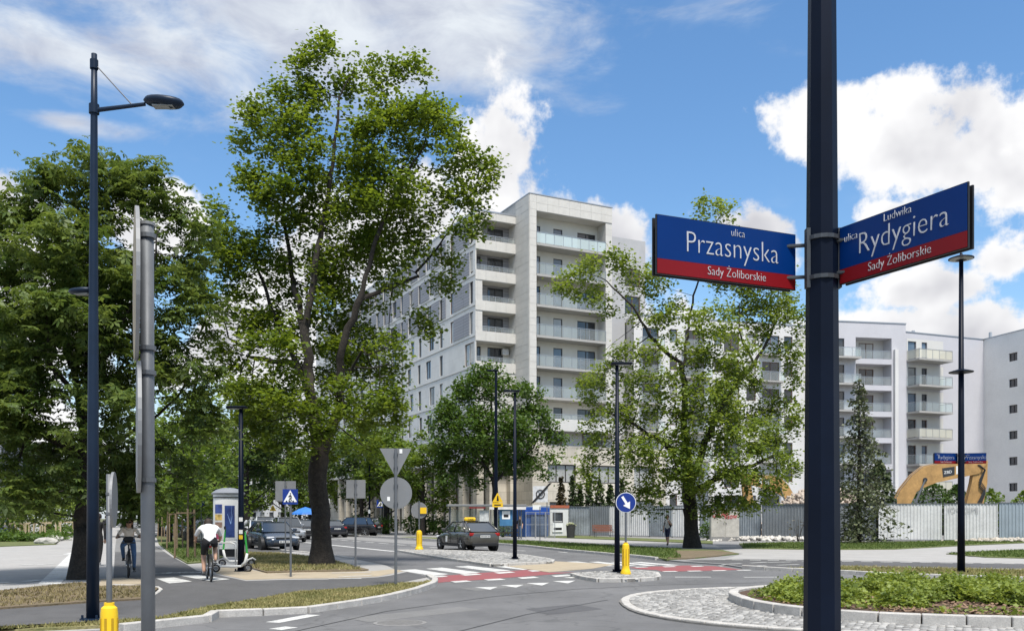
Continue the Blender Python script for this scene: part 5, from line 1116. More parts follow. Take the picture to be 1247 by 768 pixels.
fq = Face((XA(-160, 66), 66), (1, .35)); Wd = (XA(12, 70) - XA(-160, 66)) / math.cos(math.atan(.35)); b = MB(); hol = [(Wd - 4.2, Wd - .8, .3, 3.0), (Wd - 8.4, Wd - 5, .3, 3.0)]; fq.wall(b, 0, Wd, 0, 7.5, hol, depth=.4); b.add([fq.p(Wd, 0, 0), fq.p(Wd, 0, -9), fq.p(Wd, 7.5, -9), fq.p(Wd, 7.5, 0)], [(0, 1, 2, 3)]); b.add([fq.p(0, 7.5, 0), fq.p(Wd, 7.5, 0), fq.p(Wd, 7.5, -9), fq.p(0, 7.5, -9)], [(0, 1, 2, 3)])
wbuild(b, 'wall', mat('shop_wall', (.16, .17, .19), .7, var=.1), shop, recalc=False)
for q in hol: window(shop, fq, *q, -.35, m_fr_d, 2, pane=m_pane)
wbuild(fq.box(MB(), Wd - 5, Wd - .3, 3.2, 4.0, .02, .12), 'fascia', mat('shop_fascia', (.03, .05, .10), .5), shop); wbuild(fq.box(MB(), Wd - 2.2, Wd - .6, 4.2, 5.6, .03, .15), 'orange_sign', mat('orange_sign', (.6, .27, .06), .5), shop)
aw = MB(); aw.add([fq.p(Wd - 5, 3.15, .02), fq.p(Wd - .3, 3.15, .02), fq.p(Wd - .3, 2.7, 1.6), fq.p(Wd - 5, 2.7, 1.6), fq.p(Wd - 5, 3.2, .02), fq.p(Wd - .3, 3.2, .02), fq.p(Wd - .3, 2.75, 1.6), fq.p(Wd - 5, 2.75, 1.6)], [(0, 1, 2, 3), (4, 5, 6, 7), (2, 3, 7, 6), (0, 3, 7, 4), (1, 2, 6, 5)]); wbuild(aw, 'awning', mat('awning_cloth', (.30, .30, .30), .8), shop)
# ================================================================ STREET FURNITURE
m_post = mat('lamp_post_navy', (.003, .006, .015), .42, 0, var=.2, scale=2, spec=.12)
m_post_b = mat('lamp_post_blue', (.010, .020, .040), .4, 0, var=.2, scale=2, spec=.2)
m_clamp = mat('clamp_steel', (.055, .06, .066), .45, .4, var=.2, scale=8)
m_galv = mat('galvanised_steel', (.12, .128, .138), .5, .2, var=.15, scale=4)
m_signback = mat('sign_back_grey', (.19, .195, .2), .55, .1, var=.06, scale=3)
m_blue = mat('sign_blue', (.008, .032, .21), .28, var=.03)
m_navy = mat('sign_navy', (.001, .023, .125), .3, var=.1, scale=1.5, spec=.15)
m_redsign = mat('sign_red', (.17, .007, .010), .3, var=.1, scale=1.5, spec=.15)
m_signw = mat('sign_white', (.78, .78, .76), .35, var=.02)
m_letter = mat('sign_lettering', (.42, .43, .45), .4, var=.03, spec=.2)
m_black = mat('matt_black', (.012, .012, .013), .5, var=.1)
m_yellow = mat('bollard_yellow', (.72, .47, .012), .45, var=.08, scale=3)
m_signy = mat('sign_yellow', (.75, .47, .02), .4, var=.03)
m_lens = mat('lamp_lens', (.30, .31, .31), .25, var=.05)
TMP = bpy.data.scenes.new('scratch')
def eval_mesh(o):
    TMP.collection.objects.link(o); vl = TMP.view_layers[0]; vl.update(); me = bpy.data.meshes.new_from_object(o.evaluated_get(vl.depsgraph)); bpy.data.objects.remove(o); return me
def text_mesh(txt, size, name, parent, m, mat4, extrude=.002, align='CENTER', xs=1.0, bold=0.0):
    cu = bpy.data.curves.new(name, 'FONT'); cu.body = txt; cu.size = size; cu.align_x = align; cu.align_y = 'BOTTOM_BASELINE'; cu.extrude = extrude; cu.offset = bold; cu.resolution_u = 3
    me = eval_mesh(bpy.data.objects.new('t', cu)); me.materials.clear(); me.materials.append(m)
    me.transform(Matrix.Diagonal((xs, 1, 1, 1))); me.transform(mat4); o = link(name, me, parent)
    return o
def frame3(o, ax, up, z=None):
    ax, up = Vector(ax).normalized(), Vector(up).normalized(); n = ax.cross(up); m = Matrix.Identity(4)
    for i in range(3): m[i][0], m[i][1], m[i][2], m[i][3] = ax[i], up[i], n[i], o[i]
    return m
# ---------------------------------------------------------------- near lamp post with the two name plates
NP = (XA(1001, 5.5), 5.5)
def lamp_foot(root, m=m_post, r=.14):
    MB().lathe([(r * 1.7, 0), (r * 1.7, .02), (r * 1.1, .025)], n=12).build('base_plate', m, root)
    for k in range(4): a = k * math.pi / 2 + .78; MB().lathe([(.02, 0), (.02, .06)], (math.cos(a) * r * 1.4, math.sin(a) * r * 1.4, .02), 6).build('anchor_bolt', m, root)
def disc_luminaire(root, z, r, m=m_post):
    MB().lathe([(.05, z - .16), (.06, z - .05), (r * .55, z - .035), (r, z), (r * .97, z + .02), (r * .5, z + .075), (.05, z + .10), (.03, z + .16)], n=24).build('luminaire', m, root, smooth=False)
    MB().lathe([(r * .5, z - .04), (r * .9, z - .012)], n=20).build('lens', m_lens, root)
root = thing('lamp_post', 'dark navy lamp post in the foreground carrying two street name signs', 'lamp post', (*NP, .05))
MB().tube([(0, 0, 0), (0, 0, 1.0), (0, 0, 9.5)], [.116, .109, .048], 8).build('pole', m_post, root); lamp_foot(root)
disc_luminaire(root, 9.55, .33)
MB().box((.085, -.075, .85), (.05, .02, .14), rz=.7).build('service_hatch', m_post, root)
def street_sign(label, a, b, z0, z1, main, top, sub, pole, topx=0, sec=None, sz=.155, flip=False, pole_r=.095, mainx=.5, subx=.5):
    """a, b: plan ends seen from the readable side, left to right"""
    a, b = Vector((*a, 0)), Vector((*b, 0)); d = (b - a).normalized(); n = Vector((d.y, -d.x, 0)); ln = (b - a).length; h = z1 - z0
    root = wthing('street_sign', label, 'street sign', (a.x, a.y, z0))
    def plate(name, off, th, m, e0, e1, zz0, zz1):
        q = a + d * e0 + n * off; q.z = zz0; return wbuild(MB().obox(q, d * (e1 - e0), n * th, (0, 0, zz1 - zz0)), name, m, root)
    plate('backing_panel', -.055, .012, m_black, 0, ln, z0 - .004, z1 - .004)
    plate('rim', -.012, .012, m_black, -.005, ln + .005, z0 - .005, z1 + .005)
    zr = z0 + h * .255
    plate('blue_field', .001, .004, m_navy, 0, ln, zr, z1); plate('red_field', .001, .004, m_redsign, 0, ln, z0, zr - .001)
    up = (0, 0, 1)
    def txt(s, x, z, size, name, al='CENTER', xs=.84, bold=0.0): o = d * x + a + n * .006; o.z = z; t = text_mesh(s, size, name, root, m_letter, frame3(o, d, up), align=al, xs=xs, bold=bold); t.matrix_parent_inverse = Matrix.Translation(-Vector(root.location)); return t
    txt(main, ln * mainx, zr + h * .17, h * .54, 'main_name', xs=.86, bold=-.0032); txt(sub, ln * subx, z0 + h * .075, h * .215, 'district_name', xs=.88, bold=-.0012)
    for (s, x, zf) in top: txt(s, ln * x, z0 + h * zf, h * .195, 'small_line', xs=.88, bold=-.0012)
    # brackets back to the pole
    pc = Vector((*pole, 0))
    near_a = (a - pc).length < (b - pc).length; e = a if near_a else b; dirn = (e - pc); dirn.z = 0
    for zz in (z0 + h * .2, z0 + h * .78):
        p0 = pc + dirn.normalized() * pole_r * .8; p0.z = zz; p1 = e + (d if near_a else -d) * .10 - n * .03; p1.z = zz; wbuild(MB().tube([p0, p1], .012, 6), 'bracket_arm', m_clamp, root)
    return root
SA, SB = (XA(800, 5.2), 5.2), (XA(968, 5.58), 5.58)
street_sign('blue and red name sign reading Przasnyska, left of the foreground post', SA, SB, 3.058, 3.392, 'Przasnyska', [('ulica', .565, .815)], 'Sady Żoliborskie', NP, subx=.56, mainx=.53)
RA, RB = (XA(1023.4, 5.45), 5.45), (XA(1178, 4.7), 4.70)
street_sign('blue and red name sign reading Rydygiera, right of the foreground post', RA, RB, 3.058, 3.392, 'Rydygiera', [('ulica', .10, .72), ('Ludwika', .49, .84)], 'Sady Żoliborskie', NP, mainx=.52, subx=.5)
# clamp bands round the post
for z in (3.10, 3.34):
    MB().lathe([(.103, z - .012), (.103, z + .012)], n=16).build('clamp_band', m_clamp, root).location.z = -.05
for sx in (-1, 1): MB().box((sx * .095, -.02, 3.17), (.022, .05, .36)).build('clamp_rail', m_clamp, root)
# ---------------------------------------------------------------- tall lamp post at the left with arm
LP = G(113, 757, .05)
root = thing('lamp_post', 'tall dark lamp post at the left with a long side arm and tie rod', 'lamp post', (*LP, .09))
k = F / LP[1]; zt = ZA(66, LP[1]) - .09; za = ZA(133, LP[1]) - .09
MB().tube([(0, 0, 0), (.005, 0, 3), (.02, 0, za), (.022, 0, zt)], [.095, .082, .05, .042], 16).build('pole', m_post_b, root, smooth=True); lamp_foot(root, m_post_b, r=.11)
for z, n_ in ((za, .075), (zt - .16, .06)): MB().lathe([(n_, z - .07), (n_, z + .07)], (.02, 0, 0), 14).build('collar', m_post_b, root)
ax = (225 - 116) / k; zl = ZA(128, LP[1]) - .09
MB().tube([(.02, 0, za - .02), (ax - .55, -.05, zl - .01)], [.035, .028], 10).build('arm', m_post_b, root); MB().tube([(.03, 0, zt - .15), (ax * .44, -.03, zl - .0)], .010, 6).build('tie_rod', m_post_b, root)
def oval_head(root, c, L_, W_, H_, m, tilt=0.0, ang=0.0):
    b = MB(); n = 18; rings = [(.35, -.5, 0), (.85, -.38, 0), (1.0, -.05, 0), (.9, .3, 0), (.55, .48, 0), (.12, .55, 0)]
    vs, fs = [], []
    for sc, zz, _ in rings:
        for j in range(n): t = 2 * math.pi * j / n; vs.append((sc * L_ / 2 * math.cos(t), sc * W_ / 2 * math.sin(t), zz * H_ - .03 * math.cos(t) * L_))
    for i in range(len(rings) - 1):
        for j in range(n): fs.append((i * n + j, i * n + (j + 1) % n, (i + 1) * n + (j + 1) % n, (i + 1) * n + j))
    fs.append(tuple(range(n - 1, -1, -1))); fs.append(tuple(range((len(rings) - 1) * n, len(rings) * n)))
    co, si = math.cos(ang), math.sin(ang); vs = [(c[0] + x * co - y * si, c[1] + x * si + y * co, c[2] + z) for x, y, z in vs]
    b.add(vs, fs); h = b.build('luminaire', m, root, smooth=True); q = MB(); q.box((c[0], c[1], c[2] - H_ * .53), (L_ * .5, W_ * .42, .02), rz=ang); q.build('lens', m_lens, h); return h
oval_head(root, (ax - .26, -.06, zl + .02), .62, .34, .14, m_post_b)
oval_head(root, (-.22, .12, ZA(352, LP[1]) - .09), .42, .28, .09, m_post_b, ang=math.pi); MB().tube([(0, 0, ZA(350, LP[1]) - .09), (-.12, .06, ZA(351, LP[1]) - .09)], .022, 6).build('short_arm', m_post_b, root)
# ---------------------------------------------------------------- grey post with two round signs seen edge-on
GP = (XA(181, 6.0), 6.0); root = thing('sign_post', 'thick grey steel post with large round signs seen edge-on', 'sign post', (*GP, .05))
hz = ZA(273, 6.0) - .05; MB().tube([(.0, 0, 0), (-.012, 0, hz)], [.046, .044], 16).build('post', m_galv, root, smooth=True); MB().lathe([(.05, hz - .01), (.05, hz + .01), (.02, hz + .02)], (-.012, 0, 0), 14).build('cap', m_signback, root)
m_oldface = mat('sign_face_weathered', (.42, .34, .21), .6, scale=7, col2=(.20, .15, .09))
def edge_disc(root, cx, cy, cz, r, ang, facem, backm, name='sign_disc'):
    """disc facing sideways: ang = plan direction of its face"""
    n = Vector((math.cos(ang), math.sin(ang), 0)); s_ = Vector((-n.y, n.x, 0)); b = MB(); N_ = 36; vs = []
    for off, rr in ((-.012, r), (.012, r)):
        for j in range(N_): t = 2 * math.pi * j / N_; p = Vector((cx, cy, cz)) + n * off + s_ * rr * math.cos(t) + Vector((0, 0, rr * math.sin(t))); vs.append(p)
    fs = [(j, (j + 1) % N_, N_ + (j + 1) % N_, N_ + j) for j in range(N_)] + [tuple(range(N_ - 1, -1, -1))]; b.add(vs, fs, 0); b.add(vs[N_:], [tuple(range(N_))], 1)
    return b.build(name, [backm, facem], root)
zc1 = ZA(347, 6) - .05; zc2 = ZA(520, 6) - .05
edge_disc(root, -.078, -.01, zc1, .5, R(203.9), m_oldface, m_signback); edge_disc(root, -.062, -.01, zc2, .435, R(203.4), m_signback, m_signback)
for z in (hz - .08, zc1 - .42, zc2 + .36, zc2 - .35):
    MB().lathe([(.054, z - .014), (.054, z + .014)], (-.006, 0, 0), 14).build('clamp', m_galv, root); MB().box((-.045, -.02, z), (.06, .02, .03)).build('clamp_bolt', m_galv, root)
# ---------------------------------------------------------------- short sign on a yellow plastic foot
def yellow_bollard(root, h, r):
    b = MB(); n = 16; prof = [(r * 1.45, 0), (r * 1.45, .05), (r * 1.2, .10), (r * 1.05, .16), (r, .20), (r, h * .86), (r * .92, h * .93), (r * .6, h * .96), (r * .6, h)]
    b.lathe(prof, n=n); o = b.build('foot', m_yellow, root); smooth_by_angle(o, 35)
    for j in range(8): a = j * math.pi / 4; MB().box((math.cos(a) * r * .985, math.sin(a) * r * .985, h * .54), (.012, r * .26, h * .52), rz=a).build('flute', mat('bollard_groove', (.42, .25, .008), .5), root)
YP = (XA(133, 9.0), 9.0); root = thing('traffic_sign', 'round sign seen edge-on, on a thin post in a yellow foot at the left', 'traffic sign', (*YP, .05))
MB().tube([(0, 0, 0), (0, 0, ZA(577, 9) - .05)], .028, 12).build('post', m_galv, root, smooth=True); yellow_bollard(root, ZA(733, 9) - .05, .082)
edge_disc(root, .048, -.01, ZA(608, 9) - .05, .275, R(18), m_oldface if False else m_signback, m_signback)
for z in (ZA(600, 9), ZA(624, 9)): MB().lathe([(.032, z - .07), (.032, z - .045)], n=12).build('clamp', m_galv, root)
# ---------------------------------------------------------------- keep-right sign on yellow bollard (island) and the far one with sign back
KP = G(762, 698.5, .1); root = thing('traffic_sign', 'blue keep-right arrow sign on a yellow bollard on the small island', 'traffic sign', (*KP, .1)); Yk = KP[1]; zc = ZA(611.5, Yk) - .1; rr = 12.3 / F * Yk
MB().tube([(0, 0, .5), (0, 0, zc + rr * .6)], .03, 10).build('post', m_galv, root); yellow_bollard(root, ZA(660, Yk) - .1, .10)
def face_disc(root, zc, r, m, edge=m_signback, y=-.045, name='sign_disc'):
    b = MB(); N_ = 36; b.add([(r * math.cos(2 * math.pi * j / N_), y, zc + r * math.sin(2 * math.pi * j / N_)) for j in range(N_)] + [(r * math.cos(2 * math.pi * j / N_), y + .015, zc + r * math.sin(2 * math.pi * j / N_)) for j in range(N_)], [tuple(range(N_ - 1, -1, -1)), tuple(range(N_, 2 * N_))] + [(j, (j + 1) % N_, N_ + (j + 1) % N_, N_ + j) for j in range(N_)]); return b.build(name, m, root)
def flat_poly(root, pts, y, m, name, th=.003):
    n = len(pts); b = MB(); b.add([(x, y, z) for x, z in pts] + [(x, y + th, z) for x, z in pts], [tuple(range(n - 1, -1, -1)), tuple(range(n, 2 * n))] + [(j, (j + 1) % n, n + (j + 1) % n, n + j) for j in range(n)]); return b.build(name, m, root)
face_disc(root, zc, rr, m_signw, y=-.04, name='rim'); d_ = face_disc(root, zc, rr * .94, m_blue, y=-.046)
def arrow(cx, cz, s, ang):
    base = [(-.11, .62), (.11, .62), (.11, -.1), (.36, -.1), (0, -.66), (-.36, -.1), (-.11, -.1)]; c_, s_ = math.cos(ang), math.sin(ang); return [(cx + s * (x * c_ - z * s_), cz + s * (x * s_ + z * c_)) for x, z in base]
flat_poly(root, arrow(0, zc, rr * 1.12, R(32)), -.052, m_signw, 'arrow')
YP2 = G(510.5, 668.5, .1); root = thing('traffic_sign', 'back of a round sign on a yellow bollard left of the taxi', 'traffic sign', (*YP2, .1)); Yk = YP2[1]
yellow_bollard(root, ZA(645, Yk) - .1, .14); MB().tube([(0, 0, .5), (0, 0, ZA(612, Yk))], .035, 8).build('post', m_galv, root); face_disc(root, ZA(621, Yk) - .1, 10 / F * Yk, m_signback, y=.03)
flat_poly(root, [(.05, ZA(625, Yk) - .1), (.36, ZA(625, Yk) - .1), (.36, ZA(617.5, Yk) - .1), (.05, ZA(617.5, Yk) - .1)], -.035, m_signy, 'yellow_sticker')
# ---------------------------------------------------------------- give-way and round sign backs on one post
VP_ = G(482, 711.5, .09); root = thing('traffic_sign', 'grey backs of a triangular and a round sign on one post at the kerb corner', 'traffic sign', (*VP_, .09)); Yv = VP_[1]; z_ = lambda py: ZA(py, Yv) - .09; x_ = lambda px: XA(px, Yv) - VP_[0]
MB().tube([(0, 0, 0), (0, 0, z_(546))], .034, 10).build('post', m_galv, root)
face_disc(root, z_(600), 19.5 / F * Yv, m_signback, y=.036, name='round_back')
tri = [(x_(462), z_(545.5)), (x_(501), z_(545.5)), (x_(484), z_(578)), (x_(480), z_(578))]; flat_poly(root, tri, .036, m_signback, 'triangle_back', .012)
for px, py in ((488, 549), (473, 607)): flat_poly(root, [(x_(px - 1.7), z_(py + 2.6)), (x_(px + 1.7), z_(py + 2.6)), (x_(px + 1.7), z_(py - 2.6)), (x_(px - 1.7), z_(py - 2.6))], .028, m_signw, 'sticker')
for py in (552, 568, 590, 612): MB().box((0, .02, z_(py)), (.10, .06, .03)).build('clamp', m_galv, root)
# ---------------------------------------------------------------- other small signs
def rect_back(label, px, py0, py1, w, base, xoff=0):
    P_ = G(px, base, .09); root = thing('traffic_sign', label, 'traffic sign', (*P_, .06)); Yv = P_[1]; hw = w / 2 / F * Yv
    MB().tube([(0, 0, 0), (0, 0, ZA(py0, Yv) - .06)], .032, 8).build('post', m_galv, root)
    b = MB().box((xoff / F * Yv, .045, (ZA(py0, Yv) + ZA(py1, Yv)) / 2 - .06), (hw * 2, .014, (py1 - py0) / F * Yv)); b.build('panel_back', m_signback, root, bevel=.006)
    for t in (.25, .75): MB().box((0, .03, ZA(py0 + (py1 - py0) * t, Yv) - .06), (.1, .03, .025)).build('clamp', m_galv, root)
    return root
rect_back('back of a rectangular sign right of the big maple trunk', 433, 584, 606.5, 23.5, 690.5)
rect_back('back of a rectangular sign behind the pedestrian-crossing sign', 347.5, 585.5, 610, 25, 671.5)
def ped_sign(label, px, py, w, base):
    P_ = G(px, base, .05); root = thing('traffic_sign', label, 'traffic sign', (*P_, .05)); Yv = P_[1]; s = w / F * Yv; zc = ZA(py, Yv) - .05
    MB().tube([(0, 0, 0), (0, 0, zc + s * .3)], .03, 8).build('post', m_galv, root); MB().box((0, -.045, zc), (s, .012, s)).build('panel', m_blue, root)
    flat_poly(root, [(-s * .44, zc - s * .34), (s * .44, zc - s * .34), (0, zc + s * .44)], -.056, m_signw, 'triangle')
    body = [(-.03, .02), (.05, .03), (.10, -.10), (.14, -.09), (.09, .10), (.02, .17), (-.06, .12), (-.14, .02), (-.11, -.01), (-.05, .06), (-.04, -.08), (-.13, -.27), (-.08, -.28), (.0, -.12), (.08, -.28), (.13, -.27), (.05, -.06)]
    flat_poly(root, [(x * s * .95, zc + z * s * .95 - s * .02) for x, z in body], -.061, m_black, 'walking_figure'); face = [(.02 * s + .045 * s * math.cos(t * .7), zc + .21 * s + .045 * s * math.sin(t * .7)) for t in range(9)]; flat_poly(root, face, -.061, m_black, 'figure_head')
    for q in range(3): flat_poly(root, [(-s * .30 + q * s * .22, zc - s * .33), (-s * .18 + q * s * .22, zc - s * .33), (-s * .20 + q * s * .22, zc - s * .25), (-s * .28 + q * s * .22, zc - s * .25)], -.0595, m_black, 'crossing_bar')
    return root
ped_sign('blue pedestrian-crossing sign standing by the near crossing, left of the maple', 354, 604.5, 18.5, 702)
ped_sign('small far pedestrian-crossing sign left of the round sign back', 463.5, 613, 9.5, 647.5)
PS = G(245, 666.5, .05); root = thing('traffic_sign', 'round blue foot-and-cycle-path sign behind the cyclist in white', 'traffic sign', (*PS, .05)); Yv = PS[1]; zc = ZA(609, Yv) - .05; rr = 7 / F * Yv
MB().tube([(0, 0, 0), (0, 0, zc)], .03, 8).build('post', m_galv, root); face_disc(root, zc, rr, m_blue); flat_poly(root, [(-.02, zc - rr), (.02, zc - rr), (.02, zc + rr), (-.02, zc + rr)], -.052, m_signw, 'divider')
for q in (-.16, -.08): flat_poly(root, [(q + .04 * math.cos(t * .785), zc + .04 * math.sin(t * .785)) for t in range(8)], -.052, m_signw, 'bicycle_symbol')
flat_poly(root, [(.10, zc - .12), (.14, zc - .12), (.16, zc + .1), (.08, zc + .1)], -.052, m_signw, 'walker_symbol')
def warn_sign(label, px, py, w, base, plate=True, Yv=None):
    if Yv is None: P_ = G(px, base)
    else: P_ = (XA(px, Yv), Yv)
    root = thing('traffic_sign', label, 'traffic sign', (*P_, .05)); Yv = P_[1]; s = w / F * Yv; zc = ZA(py, Yv) - .05
    if Yv: MB().tube([(0, 0.05, 0), (0, 0.05, zc)], .035, 8).build('post', m_galv, root)
    flat_poly(root, [(-s / 2, zc - s * .4), (s / 2, zc - s * .4), (.03, zc + s * .46), (-.03, zc + s * .46)], -.05, m_signy, 'triangle', .012); flat_poly(root, [(-s * .10, zc - s * .28), (s * .12, zc - s * .28), (s * .06, zc + s * .2), (-s * .04, zc + s * .22)], -.056, m_black, 'symbol')
    if plate: flat_poly(root, [(-s / 2, zc - s * .85), (s / 2, zc - s * .85), (s / 2, zc - s * .45), (-s / 2, zc - s * .45)], -.05, m_signy, 'plate', .012); flat_poly(root, [(-s * .32, zc - s * .72), (s * .3, zc - s * .72), (s * .3, zc - s * .60), (-s * .32, zc - s * .60)], -.054, m_black, 'plate_print')
    return root
warn_sign('yellow roadworks warning triangle with plate beside the bus shelter', 606, 606, 13, 660, True, 63.5)
warn_sign('tiny yellow warning triangle far down the street over the parked cars', 332.5, 618.5, 8, 650, False)
# ---------------------------------------------------------------- slim lamp posts
def slim_lamp(label, px, base, top, r, z0=.05, head='small'):
    P_ = G(px, base, z0); root = thing('lamp_post', label, 'lamp post', (*P_, z0)); Yv = P_[1]; h = ZA(top, Yv) - z0
    MB().tube([(0, 0, 0), (0, 0, h * .25), (0, 0, h)], [r, r * .86, r * .55], 10).build('pole', m_post, root, smooth=True); lamp_foot(root, r=r * 1.2)
    if head == 'disc': disc_luminaire(root, h + .02, .34)
    else:
        sd_ = -1 if head == 'left' else 1; MB().box((sd_ * .12, 0, h + .03), (.62, .28, .07)).build('luminaire', m_post, root, bevel=.03); MB().box((sd_ * .16, 0, h - .01), (.4, .2, .015)).build('lens', m_lens, root)
    return root, Yv, h
slim_lamp('dark lamp post on the sett island right of the taxi', 627, 680, 477, .088, .1, 'left')
slim_lamp('dark lamp post on the small island next to the keep-right sign', 751.5, 696, 444, .085, .1)
r_, Yv, h = slim_lamp('dark lamp post with stickers beside the advertising column', 293.5, 695, 497, .105, .05, 'left')
for z, m_ in ((1.18, m_signw), (1.02, m_signy), (1.55, m_signw)): MB().box((.02, -.085, z), (.11, .015, .12)).build('sticker', m_, r_)
r_, Yv, h = slim_lamp('dark lamp post with disc luminaires and two small name signs at the right', 1170.5, 697.5, 316, .105, .09, 'disc'); RP = (XA(1170.5, Yv), Yv)
z2 = ZA(453, Yv) - .09; MB().lathe([(.09, z2 - .05), (.32, z2 - .01), (.33, z2 + .01), (.2, z2 + .05), (.07, z2 + .09)], n=20).build('lower_luminaire', m_post, r_)
def small_sign(label, x0, x1, Y0, Y1, main): a, b = (XA(x0, Y0), Y0), (XA(x1, Y1), Y1); zt_, zb_ = ZA(551.5, (Y0 + Y1) / 2), ZA(564, (Y0 + Y1) / 2); return street_sign(label, a, b, zb_, zt_, main, [('ulica', .15, .8)], 'Sady Żoliborskie', RP, pole_r=.07)
small_sign('small far name sign reading Rydygiera, left of the right-hand lamp post', 1138, 1166, Yv - .05, Yv + .1, 'Rydygiera'); small_sign('small far name sign reading Przasnyska, right of the right-hand lamp post', 1175, 1201, Yv + .05, Yv - .1, 'Przasnyska')
TP = (XA(604, 64), 64.0); root = thing('lamp_post', 'taller grey-green mast rising in front of the round-headed tree', 'lamp post', (*TP, .05)); hh = ZA(452, 64)
MB().tube([(0, 0, 0), (0, 0, hh)], [.16, .08], 10).build('pole', m_post, root); zz = ZA(537, 64); MB().tube([(0, 0, zz), (1.1, 0, zz + .05)], .035, 6).build('arm', m_post, root); MB().box((-.25, 0, hh), (.8, .3, .1)).build('luminaire', m_post, root, bevel=.03)
TP2 = G(450, 651); root = thing('lamp_post', 'dark lamp post among the trees behind the far crossing sign', 'lamp post', (*TP2, .05)); MB().tube([(0, 0, 0), (0, 0, 9)], [.12, .06], 8).build('pole', m_post, root); MB().box((-.6, 0, 8.95), (1.2, .25, .1)).build('luminaire', m_post, root, bevel=.03); MB().box((0, -.13, 2.2), (.2, .02, .35)).build('notice', m_signw, root)
# ---------------------------------------------------------------- advertising column
AC = (XA(278, 37.6), 37.6); root = thing('advertising_column', 'round white advertising column with domed grey cap and posters', 'advertising column', (*AC, .05)); ra = .60; ya = 37.6
MB().lathe([(ra * .95, 0), (ra * .95, .32)], n=32).build('plinth', m_black, root); MB().lathe([(ra, .32), (ra, 2.42)], n=40).build('drum', m_signw, root, smooth=False)
MB().lathe([(ra + .03, 2.42), (ra + .03, 2.46)], n=40).build('ring', m_black, root); MB().lathe([(ra + .01, 2.46), (ra + .01, 2.56)], n=40).build('neck', m_signw, root); MB().lathe([(ra + .06, 2.56), (ra + .08, 2.62), (ra * .8, 2.76), (ra * .4, 2.83), (.02, 2.85)], n=40).build('cap', mat('column_cap', (.26, .275, .30), .45, .3, var=.08), root)
def poster(a0, a1, z0, z1, m, name='poster', off=.008, parent=None):
    b = MB(); n = 8; vs = []
    for j in range(n + 1): t = R(a0 + (a1 - a0) * j / n); vs += [((ra + off) * math.cos(t), (ra + off) * math.sin(t), z0), ((ra + off) * math.cos(t), (ra + off) * math.sin(t), z1)]
    b.add(vs, [(2 * j, 2 * j + 2, 2 * j + 3, 2 * j + 1) for j in range(n)]); return b.build(name, m, parent or root, recalc=False)
p1 = poster(226, 268, .42, 2.2, mat('poster_paper', (.7, .68, .66), .6), off=.01)
for (z0, z1, c_) in [(1.78, 2.15, (.04, .07, .24)), (1.5, 1.74, (.62, .42, .12)), (1.2, 1.42, (.32, .20, .15)), (.92, 1.12, (.55, .52, .5)), (.72, .95, (.42, .05, .12)), (.5, .6, (.10, .22, .5))]: poster(230, 264, z0, z1, mat('poster_%d' % int(z0 * 100), c_, .5, var=.6, scale=6), 'poster_print', .014, p1)
p2 = poster(274, 312, .8, 2.1, mat('poster_navy', (.012, .022, .10), .35, var=.8, scale=2.0, col2=(.05, .10, .32)), off=.01)
p3 = MB(); 
def streak():
    b = MB()
    for (a0, z0, a1, z1) in [(296, 1.35, 308, 1.95), (296, 1.35, 318, 1.7), (296, 1.35, 284, 1.75), (296, 1.35, 300, 2.1)]:
        q = []
        for a, z, w in ((a0, z0, .9), (a1, z1, .35)): t = R(a); q += [((ra + .016) * math.cos(t), (ra + .016) * math.sin(t), z - .02 * w), ((ra + .016) * math.cos(t + .03 * w), (ra + .016) * math.sin(t + .03 * w), z + .02 * w)]
        b.add([q[0], q[1], q[3], q[2]], [(0, 1, 2, 3)])
    return b.build('light_burst', mat('poster_light', (.30, .45, .75), .4), p2, recalc=False)
streak()
# ---------------------------------------------------------------- bike hoops and e-scooter in front of the column
m_hoop = mat('hoop_white', (.56, .56, .55), .4, .3, var=.08)
HG = 'hoops of the bicycle stand'
def hoop(label, px, base, w, h, rot):
    P_ = G(px, base, .05); root = thing('bicycle_hoop', label, 'bicycle stand', (*P_, .05), rot, HG); r_ = .12
    pts = [(-w / 2, 0, 0), (-w / 2, 0, h - r_)] + [(-w / 2 + r_ - r_ * math.cos(t), 0, h - r_ + r_ * math.sin(t)) for t in (.5, 1.0, 1.57)] + [(w / 2 - r_ + r_ * math.sin(t), 0, h - r_ + r_ * math.cos(t)) for t in (0, .5, 1.0, 1.57)] + [(w / 2, 0, 0)]
    MB().tube(pts, .026, 8).build('hoop', m_hoop, root, smooth=True); MB().box((-w / 2, 0, .006), (.14, .1, .012)).build('foot_plate', m_hoop, root); MB().box((w / 2, 0, .006), (.14, .1, .012)).build('foot_plate', m_hoop, root)
hoop('nearest white bicycle hoop beside the cyclist in white', 273, 690, .72, .78, .1); hoop('middle white bicycle hoop in front of the column', 276, 687.5, .72, .80, .1); hoop('rear white bicycle hoop nearest the column', 279, 684.5, .74, .82, .1)
